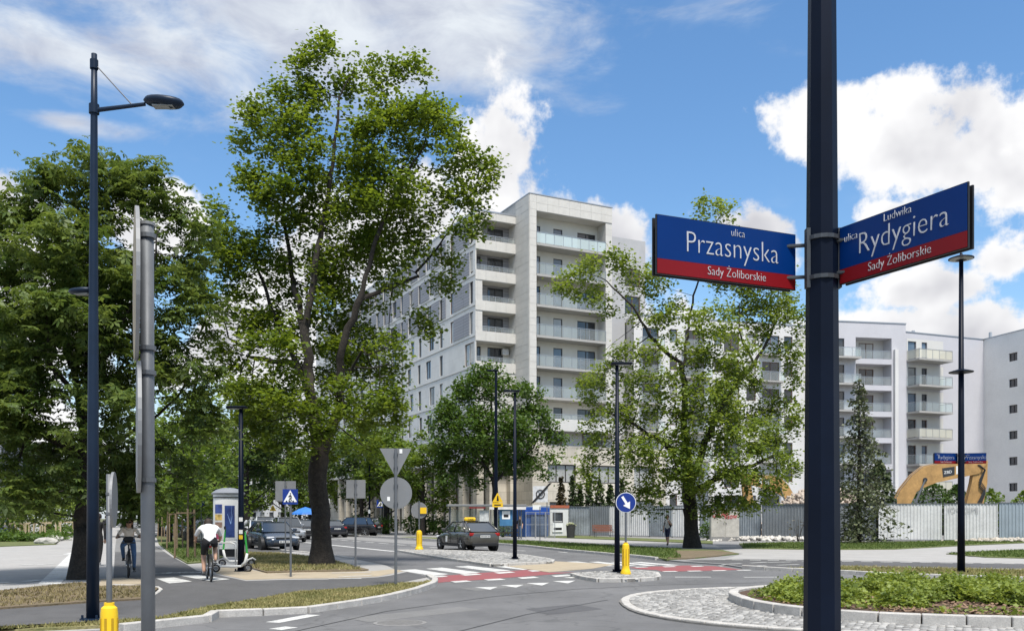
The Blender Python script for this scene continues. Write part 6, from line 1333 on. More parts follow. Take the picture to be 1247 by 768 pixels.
def scooter(label, P_, rz, m_body, grp):
    root = thing('electric_scooter', label, 'scooter', (*P_, .05), rz, grp)
    MB().box((0, 0, .17), (.62, .16, .06)).build('deck', m_body, root, bevel=.02); MB().tube([(.30, 0, .17), (.42, 0, .30), (.47, 0, .55)], [.04, .045, .04], 8).build('neck', m_body, root, smooth=True)
    MB().tube([(.47, 0, .5), (.40, 0, 1.22)], [.032, .026], 8).build('stem', mat('scooter_green', (.03, .32, .05), .4, var=.05), root); MB().tube([(.40, -.26, 1.25), (.40, 0, 1.21), (.40, .26, 1.25)], .018, 8).build('handlebar', m_black, root)
    MB().box((.42, 0, 1.27), (.06, .08, .1)).build('display', m_black, root)
    for x in (.50, -.42):
        w = MB().torus((x, 0, .12), .095, .028, 'y', 18, 8).build('wheel', m_black, root); MB().lathe([(.06, -.02), (.06, .02)], (x, 0, .12), 12, ax='y').build('hub', m_galv, w)
    MB().tube([(-.30, 0, .2), (-.46, 0, .27), (-.56, 0, .2)], [.03, .03, .02], 6).build('mudguard', m_body, root)
scooter('white e-scooter with green stem leaning by the lamp post at the column', G(281, 696, .05), R(8), mat('scooter_white', (.6, .6, .58), .4, var=.04), 'parked e-scooters'); scooter('second e-scooter parked behind the lamp post at the column', G(290, 689, .05), R(200), mat('scooter_white', (.6, .6, .58), .4, var=.04), 'parked e-scooters')
# ---------------------------------------------------------------- timber stakes of young trees, planting-bed rails
m_wood = mat('stake_wood', (.20, .145, .09), .9, var=.3, scale=9)
m_wood_p = mat('pale_timber', (.42, .34, .22), .9, var=.2, scale=6)
SKG = 'stake frames of young trees by the cycle path'
for i, (px, base, h) in enumerate([(228, 679, 1.9), (215, 668, 1.9), (206, 660, 1.9), (200, 655, 1.9)]):
    P_ = G(px, base, .08); root = thing('stake_frame', ['nearest timber stake frame left of the cyclist in white', 'second timber stake frame along the path edge', 'third timber stake frame along the path edge', 'farthest timber stake frame along the path edge'][i], 'tree stake', (*P_, .08), -TH, SKG)
    for sx, sy in ((-.35, -.3), (.35, -.3), (0, .4)): MB().tube([(sx, sy, 0), (sx * .9, sy * .9, h)], .04, 7).build('stake', m_wood, root)
    for (a_, b_) in (((-.34, -.28), (.34, -.28)), ((.34, -.28), (0, .38)), ((0, .38), (-.34, -.28))): MB().tube([(a_[0], a_[1], h - .15), (b_[0], b_[1], h - .15)], .025, 5).build('rail', m_wood, root)
    MB().tube([(0, 0, 0), (.03, .02, h + .6), (0, 0, h + 1.8)], [.04, .03, .015], 6).build('sapling_stem', m_bark, root)
for i, (px, Yd, w) in enumerate([(30, 66, 2.0), (52, 69, 2.2), (72, 84, 2.4), (12, 62, 1.8)]):
    root = thing('timber_guard', ['pale timber guard round the left young tree', 'pale timber guard in the middle of the bed', 'pale timber guard nearest the chestnut trunk', 'pale timber guard at the picture edge'][i], 'tree guard', (XA(px, Yd), Yd, .08), .2 * i, 'timber guards in the planting bed')
    for sx in (-w / 2, 0, w / 2):
        for sy in (-.6, .6): MB().box((sx, sy, .6), (.09, .09, 1.2)).build('stake', m_wood_p, root)
    for sy in (-.6, .6): MB().box((0, sy, 1.16), (w + .2, .1, .1)).build('rail', m_wood_p, root)
# boulders at the bed edge
for i, (px, py, s) in enumerate([(56, 661.5, .5), (66, 657.5, .45), (76, 651.5, .55)]):
    P_ = G(px, py, .08); root = MB(); rng = random.Random(i); bm = bmesh.new(); bmesh.ops.create_icosphere(bm, subdivisions=2, radius=s)
    for v in bm.verts: v.co = Vector((v.co.x * 1.5, v.co.y, v.co.z * .55)) * rng.uniform(.85, 1.1)
    me = bpy.data.meshes.new('boulder'); bm.to_mesh(me); bm.free(); me.materials.append(mat('boulder_stone', (.34, .33, .30), .9, var=.25, scale=4, bump=.5)); o = link('boulder', me); o.location = (*P_, .2); tag(o, ['pale boulder at the front edge of the planting bed', 'middle pale boulder beside the left footway', 'farthest pale boulder beside the left footway'][i], 'boulder', 'boulders edging the bed')
# ---------------------------------------------------------------- bus shelter
BS = (XA(548, 67), 67.0); root = wthing('bus_shelter', 'glass bus shelter with grey flat roof behind the taxi', 'bus shelter', (*BS, .05)); fb = Face(BS, (.99, .13)); w = (XA(640, 67) - XA(548, 67)); zt = ZA(616, 67)
wbuild(fb.box(MB(), -.2, w + .1, zt - .02, zt + .14, -1.5, .3), 'roof', m_signback, root, bevel=.02); wbuild(fb.box(MB(), 2.9, w + .05, zt - .24, zt - .03, .2, .28), 'advert_strip', mat('strip_white', (.62, .60, .58), .5), root); wbuild(fb.box(MB(), 1.4, 2.6, zt - .16, zt - .05, .2, .27), 'route_sign', mat('route_red', (.20, .03, .03), .5), root)
for u in (0, 1.9, 3.0, w - .3): wbuild(fb.box(MB(), u, u + .08, .05, zt - .03, -.04, .04), 'post', m_galv, root)
for u in (0, w - .3): wbuild(fb.box(MB(), u, u + .08, .05, zt - .03, -1.42, -1.34), 'post', m_galv, root)
m_shg = glass_rail('shelter_glass', (.80, .86, .86), .25)
for i in range(5): u0 = .1 + i * (w - .5) / 5; wbuild(fb.quad(MB(), u0, u0 + (w - .5) / 5 - .06, .3, zt - .25, -1.38), 'glass_pane', m_shg, root, recalc=False)
wbuild(fb.box(MB(), 0, w - .3, .5, .56, -1.36, -1.0), 'bench', m_wood, root); bp_ = wbuild(fb.box(MB(), w - 1.9, w - .95, 1.05, 2.35, -.02, .06), 'poster_panel', mat('bus_blue', (.05, .16, .30), .5), root); wbuild(fb.box(MB(), w - 1.72, w - 1.12, 1.55, 2.15, .062, .07), 'white_symbol', m_signw, bp_); wbuild(fb.box(MB(), w - 1.6, w - 1.24, 1.68, 1.9, .072, .076), 'bus_symbol', m_black, bp_)
wbuild(fb.box(MB(), 2.2, 2.9, .8, 2.2, -.02, .04), 'timetable', mat('timetable', (.55, .56, .55), .5, var=.2, scale=8), root)
# ---------------------------------------------------------------- site containers, mesh fence and gate boom
m_cblue = mat('container_blue', (.02, .075, .24), .6, var=.15, scale=2); m_cwhite = mat('container_white', (.60, .60, .58), .6, var=.08, scale=1.5)
def container(name, label, px0, px1, Yd, top, m, door=True):
    a, b2 = (XA(px0, Yd), Yd), (XA(px1, Yd + 1.0), Yd + 1.0); fc = Face(a, (b2[0] - a[0], b2[1] - a[1])); w = (Vector(b2) - Vector(a)).length; h = ZA(top, Yd); root = wthing(name, label, 'site cabin', (*a, .05))
    wbuild(fc.box(MB(), 0, w, .1, h, -5, 0), 'shell', m, root, bevel=.03)
    return root, fc, w, h
root, fc, w, h = container('site_cabin', 'bright blue site cabin left of the white one', 640, 668, 74, 617, m_cblue)
wbuild(fc.box(MB(), .5, w - .2, .2, h * .70, .01, .06), 'shutter', mat('cabin_shutter', (.13, .17, .25), .5, var=.1), root)
for i in range(12): wbuild(fc.box(MB(), .52, w - .22, .3 + i * h * .055, .33 + i * h * .055, .06, .085), 'shutter_rib', mat('cabin_shutter', (.13, .17, .25), .5), root)
wbuild(fc.box(MB(), -.1, w, h * .76, h - .05, .02, .14), 'fascia', mat('fascia_blue', (.015, .065, .30), .45), root)
root, fc, w, h = container('site_cabin', 'white site cabin with orange top edge beside the thujas', 670, 692.5, 76, 615, m_cwhite)
wbuild(fc.box(MB(), -.02, w + .02, h - .22, h + .02, .01, .06), 'orange_edge', mat('edge_orange', (.36, .10, .05), .6), root); window(root, fc, .25, 1.25, h * .46, h * .78, .02, m_fr_d, 1, pane=m_pane); wbuild(fc.box(MB(), .2, w * .65, .45, 1.35, .03, .07), 'notice_board', m_signw, root); wbuild(fc.box(MB(), .3, w * .6, .62, .82, .072, .08), 'notice_text', m_black, root)
def zone_sign():
    P_ = (XA(658, 73), 73.0); root = thing('zone_sign', 'white end-of-thirty-zone sign above the blue cabin', 'traffic sign', (*P_, .05)); z0, z1 = ZA(611, 73) - .05, ZA(591.5, 73) - .05; hw = 9 / F * 73
    MB().tube([(hw * .9, .03, 0), (hw * .9, .03, z1)], .04, 6).build('post', m_galv, root); MB().box((0, -.02, (z0 + z1) / 2), (hw * 2, .03, z1 - z0)).build('panel', mat('zone_panel', (.55, .55, .55), .5), root); zc = (z0 + z1) / 2
    b = MB().torus((0, -.05, zc), hw * .55, .045, 'y', 28, 6); b.build('ring', m_fr_d, root); text_mesh('30', hw * .75, 'number', root, m_fr_d, frame3((0, -.05, zc - hw * .25), (1, 0, 0), (0, 0, 1)))
    MB().obox((-hw * 1.3, -.08, z0 - .1), (.22, 0, 0), (0, .02, 0), (hw * 2.5, 0, z1 - z0 + .35)).build('black_bar', m_black, root)
zone_sign()
MFG = 'mesh site-fence panels in front of the blue cabin'
for i in range(3):
    x0, x1 = 640 + i * 12, 652 + i * 12; a, b2 = (XA(x0, 70), 70.0), (XA(x1, 70.2), 70.2); fc = Face(a, (b2[0] - a[0], b2[1] - a[1])); w = (Vector(b2) - Vector(a)).length; root = wthing('mesh_fence', ['leftmost mesh fence panel by the blue cabin', 'middle mesh fence panel in front of the blue cabin', 'right mesh fence panel toward the white cabin'][i], 'fence', (*a, .05), MFG)
    for u in (0, w - .05): wbuild(fc.box(MB(), u, u + .045, .05, 2.1, 0, .045), 'post', m_metal, root)
    for z in (.15, 1.1, 2.05): wbuild(fc.box(MB(), .045, w - .05, z, z + .035, .005, .04), 'rail', m_metal, root)
    for j in range(1, 7): wbuild(fc.box(MB(), w * j / 7 - .006, w * j / 7 + .006, .18, 2.05, .012, .024), 'wire', m_metal, root)
# ---------------------------------------------------------------- corrugated hoarding round the site
m_hg = mat('hoarding_grey', (.25, .275, .29), .55, .25, var=.3, scale=.8, fine=.14, bscale=9); m_hd = mat('hoarding_dark_grey', (.19, .205, .215), .5, .3, var=.15, scale=.8, fine=.1, bscale=14); m_hw = mat('hoarding_white', (.56, .56, .545), .55, .05, var=.14, scale=.7, fine=.1, bscale=9)
HZ = 'corrugated panels of the site hoarding'
def hoarding(label, x0, Y0, x1, Y1, h, m, z0=.1, graffiti=None, tilt=0.0):
    a, b2 = Vector((XA(x0, Y0), Y0)), Vector((XA(x1, Y1), Y1)); d = b2 - a; w = d.length; d.normalize(); n = Vector((d.y, -d.x)); root = wthing('hoarding_panel', label, 'fence panel', (a.x, a.y, .05), HZ)
    pitch = .21; k = int(w / pitch); pitch = w / k; prof = []
    for i in range(k): u = i * pitch; prof += [(u, 0), (u + pitch * .55, 0), (u + pitch * .68, .035), (u + pitch * .87, .035)]
    prof.append((w, 0)); vs, fs = [], []
    for (u, t) in prof: p = a + d * u + n * t; vs += [(p.x, p.y, z0), (p.x + n.x * tilt, p.y + n.y * tilt, z0 + h)]
    for i in range(len(prof) - 1): fs.append((2 * i, 2 * i + 2, 2 * i + 3, 2 * i + 1))
    wbuild(MB().add(vs, fs), 'sheet', m, root, recalc=False)
    for z in (z0, z0 + h - .05): q = a - n * .04; wbuild(MB().obox((q.x, q.y, z), (d.x * w, d.y * w, 0), (n.x * .09, n.y * .09, 0), (0, 0, .05)), 'rail', m_galv, root)
    for u in (-.02, w - .04): q = a + d * u - n * .08; wbuild(MB().obox((q.x, q.y, .05), (d.x * .06, d.y * .06, 0), (n.x * .06, n.y * .06, 0), (0, 0, z0 + h)), 'post', m_galv, root)
    if graffiti:
        q = a + d * (w * graffiti[1]) + n * .05; t = text_mesh(graffiti[0], .55, 'graffiti', root, graffiti[2], frame3((q.x, q.y, z0 + h * .74), (d.x, d.y, 0), (0, 0, 1)), align='LEFT', xs=.9); t.matrix_parent_inverse = Matrix.Translation(-Vector(root.location))
m_scr = mat('graffiti_black', (.10, .10, .10), .6); m_scr_r = mat('graffiti_red', (.40, .07, .07), .6)
hl = [(693, 79.5, 718, 79, 'left grey hoarding panel below the tallest thuja', m_hg), (718, 79, 742, 78, 'grey hoarding panel behind the brown bench', m_hd), (742, 78, 768, 76.5, 'white hoarding panel right of the bench, behind the lamp post', m_hw), (768, 76.5, 790, 75, 'white hoarding panel left of the walking man', m_hw), (790, 75, 818, 73, 'grey hoarding panel behind the walking man', m_hg), (818, 73, 835, 72, 'white hoarding strip left of the maple trunk', m_hw), (852, 70.5, 878, 69, 'grey hoarding panel left of the electric cabinet', m_hg), (878, 69, 926, 66, 'dented light grey hoarding panel behind the cabinet', m_hg), (928, 65.5, 984, 63.5, 'darker blue-grey hoarding panel left of the foreground post', m_hd), (984, 63.5, 1030, 62.8, 'grey hoarding panel hidden mostly by the foreground post', m_hd), (1030, 62.8, 1067, 62.3, 'shaded grey hoarding panel behind the spruce', m_hd)]
for i, (x0, Y0, x1, Y1, lb, m_) in enumerate(hl): hoarding(lb, x0, Y0, x1, Y1, 2.55, m_, tilt=random.uniform(-.05, .05))
hoarding('wide white hoarding panel right of the spruce', 1070, 61.8, 1147, 61.2, 2.5, m_hw, .12); hoarding('white hoarding panel with faint scribbled graffiti at the right lamp post', 1150, 61.1, 1215, 60.6, 2.5, m_hw, .12, ('IOCZEMJ', .06, mat('graffiti_faint', (.36, .36, .36), .6))); hoarding('bluish grey hoarding panel at the right edge', 1217, 60.5, 1290, 60, 2.55, mat('hoarding_blue', (.30, .35, .38), .5, .3, var=.12, scale=.9), .12)
# ---------------------------------------------------------------- rubble and mounds
def rubble(name, label, cx, cy, rx, ry, h, n, seed, s, cols, stuff=True):
    rng = np.random.default_rng(seed); base = []; P_ = np.stack([rng.normal(0, .45, n) * rx, rng.normal(0, .45, n) * ry], 1); q = np.clip(1 - (P_[:, 0] / rx) ** 2 - (P_[:, 1] / ry) ** 2, 0, 1); z = h * q ** .8 * rng.uniform(.75, 1, n)
    cube = np.array([[-1, -1, -1], [1, -1, -1], [1, 1, -1], [-1, 1, -1], [-.8, -.9, 1], [.9, -.7, .8], [.7, .9, 1], [-.9, .8, .7]]); fq_ = np.array([[0, 3, 2, 1], [4, 5, 6, 7], [0, 1, 5, 4], [1, 2, 6, 5], [2, 3, 7, 6], [3, 0, 4, 7]])
    x, y, zz_ = rand_rot(rng, n); sz = s * rng.uniform(.4, 1.4, (n, 3)); c = np.stack([P_[:, 0] + cx, P_[:, 1] + cy, z], 1)
    V = c[:, None] + (cube[None, :, 0:1] * sz[:, None, 0:1]) * x[:, None] + (cube[None, :, 1:2] * sz[:, None, 1:2]) * y[:, None] + (cube[None, :, 2:3] * sz[:, None, 2:3] * .7) * zz_[:, None]
    o = link(name, mesh_np(name, V.reshape(-1, 3), (np.arange(n)[:, None, None] * 8 + fq_[None]).reshape(-1, 4), leaf_mat('rubble_%s' % seed, cols[0], cols[1], 0, .9))); tag(o, label, 'rubble', kind='stuff')
rubble('rubble_heap', 'pinkish demolition rubble heap behind the hoarding', XA(1000, 76), 76, 5.5, 4, 4.2, 2600, 1, .16, ((.30, .24, .19), (.52, .45, .38)))
rubble('rubble', 'broken concrete pieces along the foot of the hoarding', XA(935, 62.5), 62.5, 4.5, .7, .3, 260, 2, .12, ((.35, .33, .30), (.6, .58, .54)))
rubble('rubble', 'small debris at the right end of the hoarding', XA(1222, 59), 59, 4.0, .7, .25, 200, 3, .12, ((.30, .27, .22), (.48, .44, .38)))
# ---------------------------------------------------------------- cabinet, bench, bin, bollards
P_ = (XA(882, 62.5), 62.5); root = thing('electric_cabinet', 'weathered grey electric cabinet with red graffiti by the hoarding', 'cabinet', (*P_, .05), -.05); w = 34 / F * 62.5; m_cab = mat('cabinet_grey', (.42, .40, .36), .8, var=.2, scale=2, fine=.1, bscale=12)
MB().box((0, 0, .12), (w + .1, .7, .24)).build('plinth', m_pave2, root, bevel=.01); MB().box((0, 0, 1.2), (w, .6, 1.95)).build('housing', m_cab, root, bevel=.015); MB().box((0, -.02, 2.2), (w + .1, .72, .06)).build('roof', m_cab, root)
for sx in (-1, 1):
    d_ = MB().box((sx * w / 4, -.31, 1.2), (w / 2 - .05, .02, 1.85)).build('door', m_cab, root, bevel=.006); MB().box((sx * .08, -.33, 1.2), (.03, .03, .14)).build('handle', m_galv, d_)
text_mesh('GRAV', .62, 'graffiti', root, m_scr_r, frame3((-w * .46, -.335, 1.62), (1, 0, .06), (0, 0, 1)), align='LEFT', xs=.7, bold=.01); text_mesh('ksow', .5, 'graffiti', root, m_scr_r, frame3((-w * .02, -.335, 1.52), (1, 0, .05), (0, 0, 1)), align='LEFT', xs=.8, bold=.01)
P_ = (XA(735, 73), 73.0); root = thing('park_bench', 'brown slatted park bench in front of the hoarding', 'bench', (*P_, .05), .28)
for j in range(4): MB().box((0, -.22 + j * .13, .47), (1.7, .10, .04)).build('seat_slat', mat('bench_wood', (.19, .075, .045), .7, var=.2, scale=6), root)
for j in range(4): MB().box((0, .26 + .03 * j, .58 + j * .13), (1.7, .03, .11)).build('back_slat', mat('bench_wood', (.19, .075, .045), .7), root)
for sx in (-.72, .72): MB().tube([(sx, -.25, 0), (sx, -.25, .45), (sx, .22, .45), (sx, .36, 1.02)], .025, 6).build('leg_frame', m_galv, root); MB().tube([(sx, .2, 0), (sx, .22, .45)], .025, 6).build('leg', m_galv, root); MB().tube([(sx, -.25, .45), (sx, -.28, .66), (sx, .28, .7)], .02, 6).build('armrest', m_galv, root)
P_ = (XA(695, 71), 71.0); root = thing('litter_bin', 'dark round litter bin at the left end of the hoarding', 'bin', (*P_, .05)); MB().lathe([(.27, 0), (.30, .05), (.36, .95), (.37, 1.0), (.31, 1.0), (.30, .6)], n=18).build('body', mat('bin_dark', (.035, .035, .033), .7, var=.2, scale=6), root); MB().lathe([(.38, 1.0), (.38, 1.04), (.3, 1.04)], n=18).build('rim', m_fr_d, root)
rubble('litter', 'plants and litter spilling over the round bin', P_[0], P_[1], .35, .35, .2, 40, 9, .06, ((.2, .22, .1), (.5, .5, .4))); bpy.data.objects['litter'].location.z = 1.05
BG = 'short black bollards along the far footpath'
for i, (px, py) in enumerate([(612, 653.5), (623.5, 653.8), (523, 649.6), (498, 648.6), (515, 649.2)]):
    P_ = G(px, py, .05); root = thing('bollard', ['black bollard just right of the taxi', 'black bollard between taxi and island lamp post', 'black bollard left of the taxi, at the shrubs', 'black bollard beside the person in blue', 'black bollard near the man in the dark jacket'][i], 'bollard', (*P_, .05), 0, BG); MB().lathe([(.07, 0), (.07, .85), (.05, .93), (.01, .95)], n=12).build('shaft', m_black, root); MB().lathe([(.073, .7), (.073, .76)], n=12).build('band', m_galv, root)
P_ = G(657.5, 662); root = thing('sign_stake', 'thin bare grey stake standing in the far lawn strip', 'post', (*P_, .05)); MB().tube([(0, 0, 0), (0, 0, 2.3)], .03, 6).build('stake', m_galv, root); MB().box((-.2, 0, 2.25), (.5, .02, .3)).build('tag', m_signw, root)
# blue tarpaulin-topped sign far down the street
P_ = (XA(372, 100), 100.0); root = thing('market_umbrella', 'blue canopy glimpsed left of the maple trunk', 'umbrella', (*P_, 0)); MB().tube([(0, 0, 0), (0, 0, 2.6)], .03, 6).build('pole', m_galv, root); MB().lathe([(1.6, 2.0), (1.5, 2.2), (.8, 2.6), (.02, 2.85)], n=8).build('canopy', mat('tarp_blue', (.03, .16, .50), .6, var=.2), root)
# ================================================================ VEHICLES
m_tyre = mat('tyre', (.018, .018, .018), .85, var=.2, scale=10); m_rim = mat('alloy_rim', (.40, .41, .42), .3, .8, var=.05); m_cglass = mat('car_glass', (.02, .027, .035), .03, 0, var=.1, spec=1.0, coat=1.0)
m_chead = mat('headlight', (.55, .57, .60), .08, .2, var=.05); m_ctail = mat('tail_light', (.30, .008, .008), .15, var=.05); m_trim = mat('car_trim', (.015, .015, .016), .5, var=.1); m_plate = mat('number_plate', (.62, .62, .60), .4)
def paint(name, c, rough=.25, metal=.35): return mat('paint_' + name, c, rough, metal, var=.04, spec=.6, coat=.6)
GH = {'wagon': (.26, .44, .80, .985), 'hatch': (.25, .43, .77, .965), 'suv': (.26, .40, .88, .98), 'sedan': (.29, .44, .70, .86)}
def make_car(label, P_, heading, kind, pm, L_, W_, H_, group=None, plate='WE 4K172', taxi=False):
    root = thing('car', label, 'car', (*P_, .05 if group == 'near' else .01), heading, None); hw = W_ / 2; belt = H_ * (.655 if kind != 'suv' else .63); g = GH[kind]
    X = lambda f_: L_ / 2 - f_ * L_
    lift = .06 if kind == 'suv' else 0
    st = [(0, .66, .60, .34), (.02, .82, .66, .25), (.07, .93, .72, .20), (.15, .985, .80, .19), (g[0], 1, .975, .19), (.45, 1, 1.0, .19), (.65, 1, 1.015, .19), (.85, .995, 1.03, .21), (.95, .96, 1.03, .27), (.985, .90, .98, .31), (1, .82, .80, .36)]
    if kind == 'sedan': st[-4] = (.86, .99, 1.03, .21)
    b = MB(); ring = []
    for (fx, w, zt, zb) in st:
        zt_, zb_ = zt * belt, zb + lift; h_ = zt_ - zb_; w *= hw
        half = [(0, zb_), (w * .80, zb_), (w * .95, zb_ + h_ * .10), (w * 1.0, zb_ + h_ * .38), (w * .985, zb_ + h_ * .66), (w * .955, zb_ + h_ * .88), (w * .86, zt_ - .005), (w * .45, zt_ + .015), (0, zt_ + .02)]
        full = half + [(-y, z) for y, z in half[-2:0:-1]]; ring.append([(X(fx), y, z) for y, z in full])
    n = len(ring[0]); vs = [p for r_ in ring for p in r_]; fs = [(i * n + j, i * n + (j + 1) % n, (i + 1) * n + (j + 1) % n, (i + 1) * n + j) for i in range(len(ring) - 1) for j in range(n)] + [tuple(range(n)), tuple(range((len(ring) - 1) * n, len(ring) * n))]
    body = b.add(vs, fs).build('body', pm, root, smooth=True, sub=1)
    # cabin: roof and pillars in body colour, glass set on its faces
    xb0, xt0, xt1, xb1 = X(g[0]), X(g[1]), X(g[2]), X(g[3]); wb, wt = hw * .90, hw * .70; zb, zt = belt * .985, H_ - .03
    def ringc(x, w, z, wtop): return None
    bt = [(xb0, -wb, zb), (xb0, wb, zb), (xb1, wb * .96, zb + .02), (xb1, -wb * .96, zb + .02)]; tp = [(xt0, -wt, zt), (xt0, wt, zt), (xt1, wt * .97, zt - .01), (xt1, -wt * .97, zt - .01)]
    c = MB(); c.add(bt + tp, [(0, 1, 5, 4), (1, 2, 6, 5), (2, 3, 7, 6), (3, 0, 4, 7)]); cab = c.build('cabin', m_cglass, root)
    rf = MB(); nx = 6; pts = []
    for i in range(nx + 1):
        t = i / nx; x = xt0 + .06 + (xt1 - .06 - xt0 - .06) * t; w = wt * (1.02 - .03 * t); zc = H_ - .065 * (2 * t - .7) ** 2
        pts.append([(x, -w, zt - .01), (x, -w * .8, zc - .015), (x, 0, zc), (x, w * .8, zc - .015), (x, w, zt - .01)])
    vs = [p for r_ in pts for p in r_]; rf.add(vs, [(i * 5 + j, i * 5 + j + 1, (i + 1) * 5 + j + 1, (i + 1) * 5 + j) for i in range(nx) for j in range(4)] + [(0, 1, 2, 3, 4), tuple(range(nx * 5, nx * 5 + 5))]); rf.build('roof', pm, root, smooth=True)
    def lerp(a, b_, t): return tuple(a[i] + (b_[i] - a[i]) * t for i in range(3))
    def pillar(a, b_, r_, m_=pm): MB().tube([a, b_], r_, 6).build('pillar', m_, root, smooth=True)
    for s in (0, 1):
        y = 1 if s else -1
        A, T0 = (xb0, y * wb, zb), (xt0, y * wt, zt); D, T1 = (xb1, y * wb * .96, zb + .02), (xt1, y * wt * .97, zt - .01)
        pillar(A, T0, .045); pillar(D, T1, .055); m0 = lerp(A, D, .42); m1 = lerp(T0, T1, .36); pillar((m0[0], m0[1] * 1.005, m0[2]), m1, .035, m_trim)
        if kind in ('wagon', 'suv', 'hatch'): m0 = lerp(A, D, .80); m1 = lerp(T0, T1, .80); pillar((m0[0], m0[1] * 1.005, m0[2]), m1, .05)
        MB().tube([T0, T1], .03, 6).build('roof_rail', m_trim if kind in ('wagon', 'suv') else pm, root)
        # mirror
        MB().box((xb0 - .35, y * (hw * .93 + .10), belt + .08), (.12, .2, .14)).build('mirror', pm, root, bevel=.03)
        # door seams and handles
        for fx in (g[0] + .06, .50, .70): MB().box((X(fx), y * hw * .998, belt * .62), (.012, .012, belt * .55)).build('door_seam', m_trim, root)
        for fx in (.46, .66): MB().box((X(fx), y * hw * .995, belt * .86), (.16, .03, .025)).build('door_handle', pm, root)
        MB().box((X(.5), y * hw * .985, .27 + lift), (L_ * .5, .05, .1)).build('sill', m_trim, root)
        for fx in (.185, .79):
            R_ = .325 + lift * .3
            MB().lathe([(R_ + .055, -.14), (R_ + .06, .0), (R_ + .02, .012), (R_ * .5, .005)], (X(fx), 0, R_), 28, ax='y').build('wheel_arch', m_trim, root).location = (0, y * (hw * .985), 0)
            if y < 0: pass
            w_ = MB().lathe([(R_ * .5, -.11), (R_ * .92, -.11), (R_, -.08), (R_, .06), (R_ * .93, .09), (R_ * .68, .085)], n=28, ax='y').build('wheel', m_tyre, root); w_.location = (X(fx), y * (hw - .075), R_); w_.rotation_euler = (0, 0, 0 if y > 0 else math.pi)
            rm = MB().lathe([(R_ * .68, .07), (R_ * .66, .082), (R_ * .6, .05), (R_ * .15, .055), (R_ * .12, .08), (.01, .082)], n=20, ax='y').build('rim', m_trim, w_)
            for q in range(5): a = q * 2 * math.pi / 5 + .3; MB().tube([(math.cos(a) * R_ * .1, .085, math.sin(a) * R_ * .1), (math.cos(a) * R_ * .64, .08, math.sin(a) * R_ * .64)], [R_ * .09, R_ * .07], 5).build('spoke', m_rim, w_)
        MB().box((X(.055), y * hw * .70, belt * .68), (.22, hw * .42, .13), rz=-y * .42).build('headlight', m_chead, root, bevel=.04)
        MB().box((X(.982), y * hw * .74, belt * .86), (.12, hw * .34, .15), rz=y * .30).build('tail_light', m_ctail, root, bevel=.03); MB().box((X(.03), y * hw * .66, .36 + lift), (.12, .2, .09)).build('fog_lamp', m_trim, root, bevel=.02)
    MB().box((X(.012), 0, belt * .66), (.1, hw * .9, .09)).build('grille', m_trim, root, bevel=.02); MB().box((X(.015), 0, .36 + lift), (.12, hw * 1.2, .15)).build('lower_grille', m_trim, root, bevel=.03); MB().box((X(.006), 0, belt * .715), (.06, hw * .9, .018)).build('chrome_bar', m_rim, root)
    MB().box((X(.988), 0, .34 + lift), (.12, hw * 1.5, .2)).build('rear_bumper', m_trim, root, bevel=.04)
    for xx, s in ((X(-.004) - .0, 1), (X(1.004), -1)):
        zz = .46 + lift if s > 0 else belt * .76; p = MB().box((xx, 0, zz), (.015, .52, .115)).build('number_plate', m_plate, root); bq = MB()
        for q in range(7): bq.box((xx + s * .009, -.20 + q * .062 + (.03 if q > 1 else 0), zz), (.003, .034, .07))
        bq.build('plate_print', m_black, p)['kind'] = 'stuff'
    # windscreen edge highlight: glass body with dark interior is the cabin itself
    if taxi:
        MB().box((xt0 - .75, 0, H_ + .10), (.18, .62, .2)).build('taxi_lamp', m_signy, root, bevel=.05); text_mesh('TAXI', .15, 'taxi_text', root, m_black, frame3((xt0 - .845, .0, H_ + .05), (0, -1, 0), (0, 0, 1))); MB().tube([(xt0 - .75, -.45, H_ + .0), (xt0 - .75, .45, H_ + .0)], .03, 6).build('roof_bar', m_trim, root)
        for y in (1, -1): MB().box((X(.40), y * (hw + .004), belt * .60), (.22, .01, .3)).build('door_sticker', m_signw, root)
    return root
HU = math.atan2(UY, UX); HD = math.atan2(-UY, -UX)          # heading away along the street / towards the viewer
make_car('dark olive taxi estate with yellow roof lamp driving away past the island', (-2.35, 46.3), HU, 'wagon', paint('olive', (.10, .095, .082), .25, .6), 4.65, 1.79, 1.46, taxi=True, plate='WX 8T41A')
PK = along(NK, 0, -1.35)
def park(label, s, kind, pm, dims, t=0.0, head=HD): P_ = along(PK, s, t); return make_car(label, P_, head, kind, pm, *dims)
P0 = (XA(320, 44.5), 44.5 + 1.9)
make_car('dark blue hatchback facing the viewer, first in the parked row', P0, HD + R(3), 'hatch', paint('darkblue', (.03, .045, .07), .2, .4), 4.31, 1.78, 1.45)
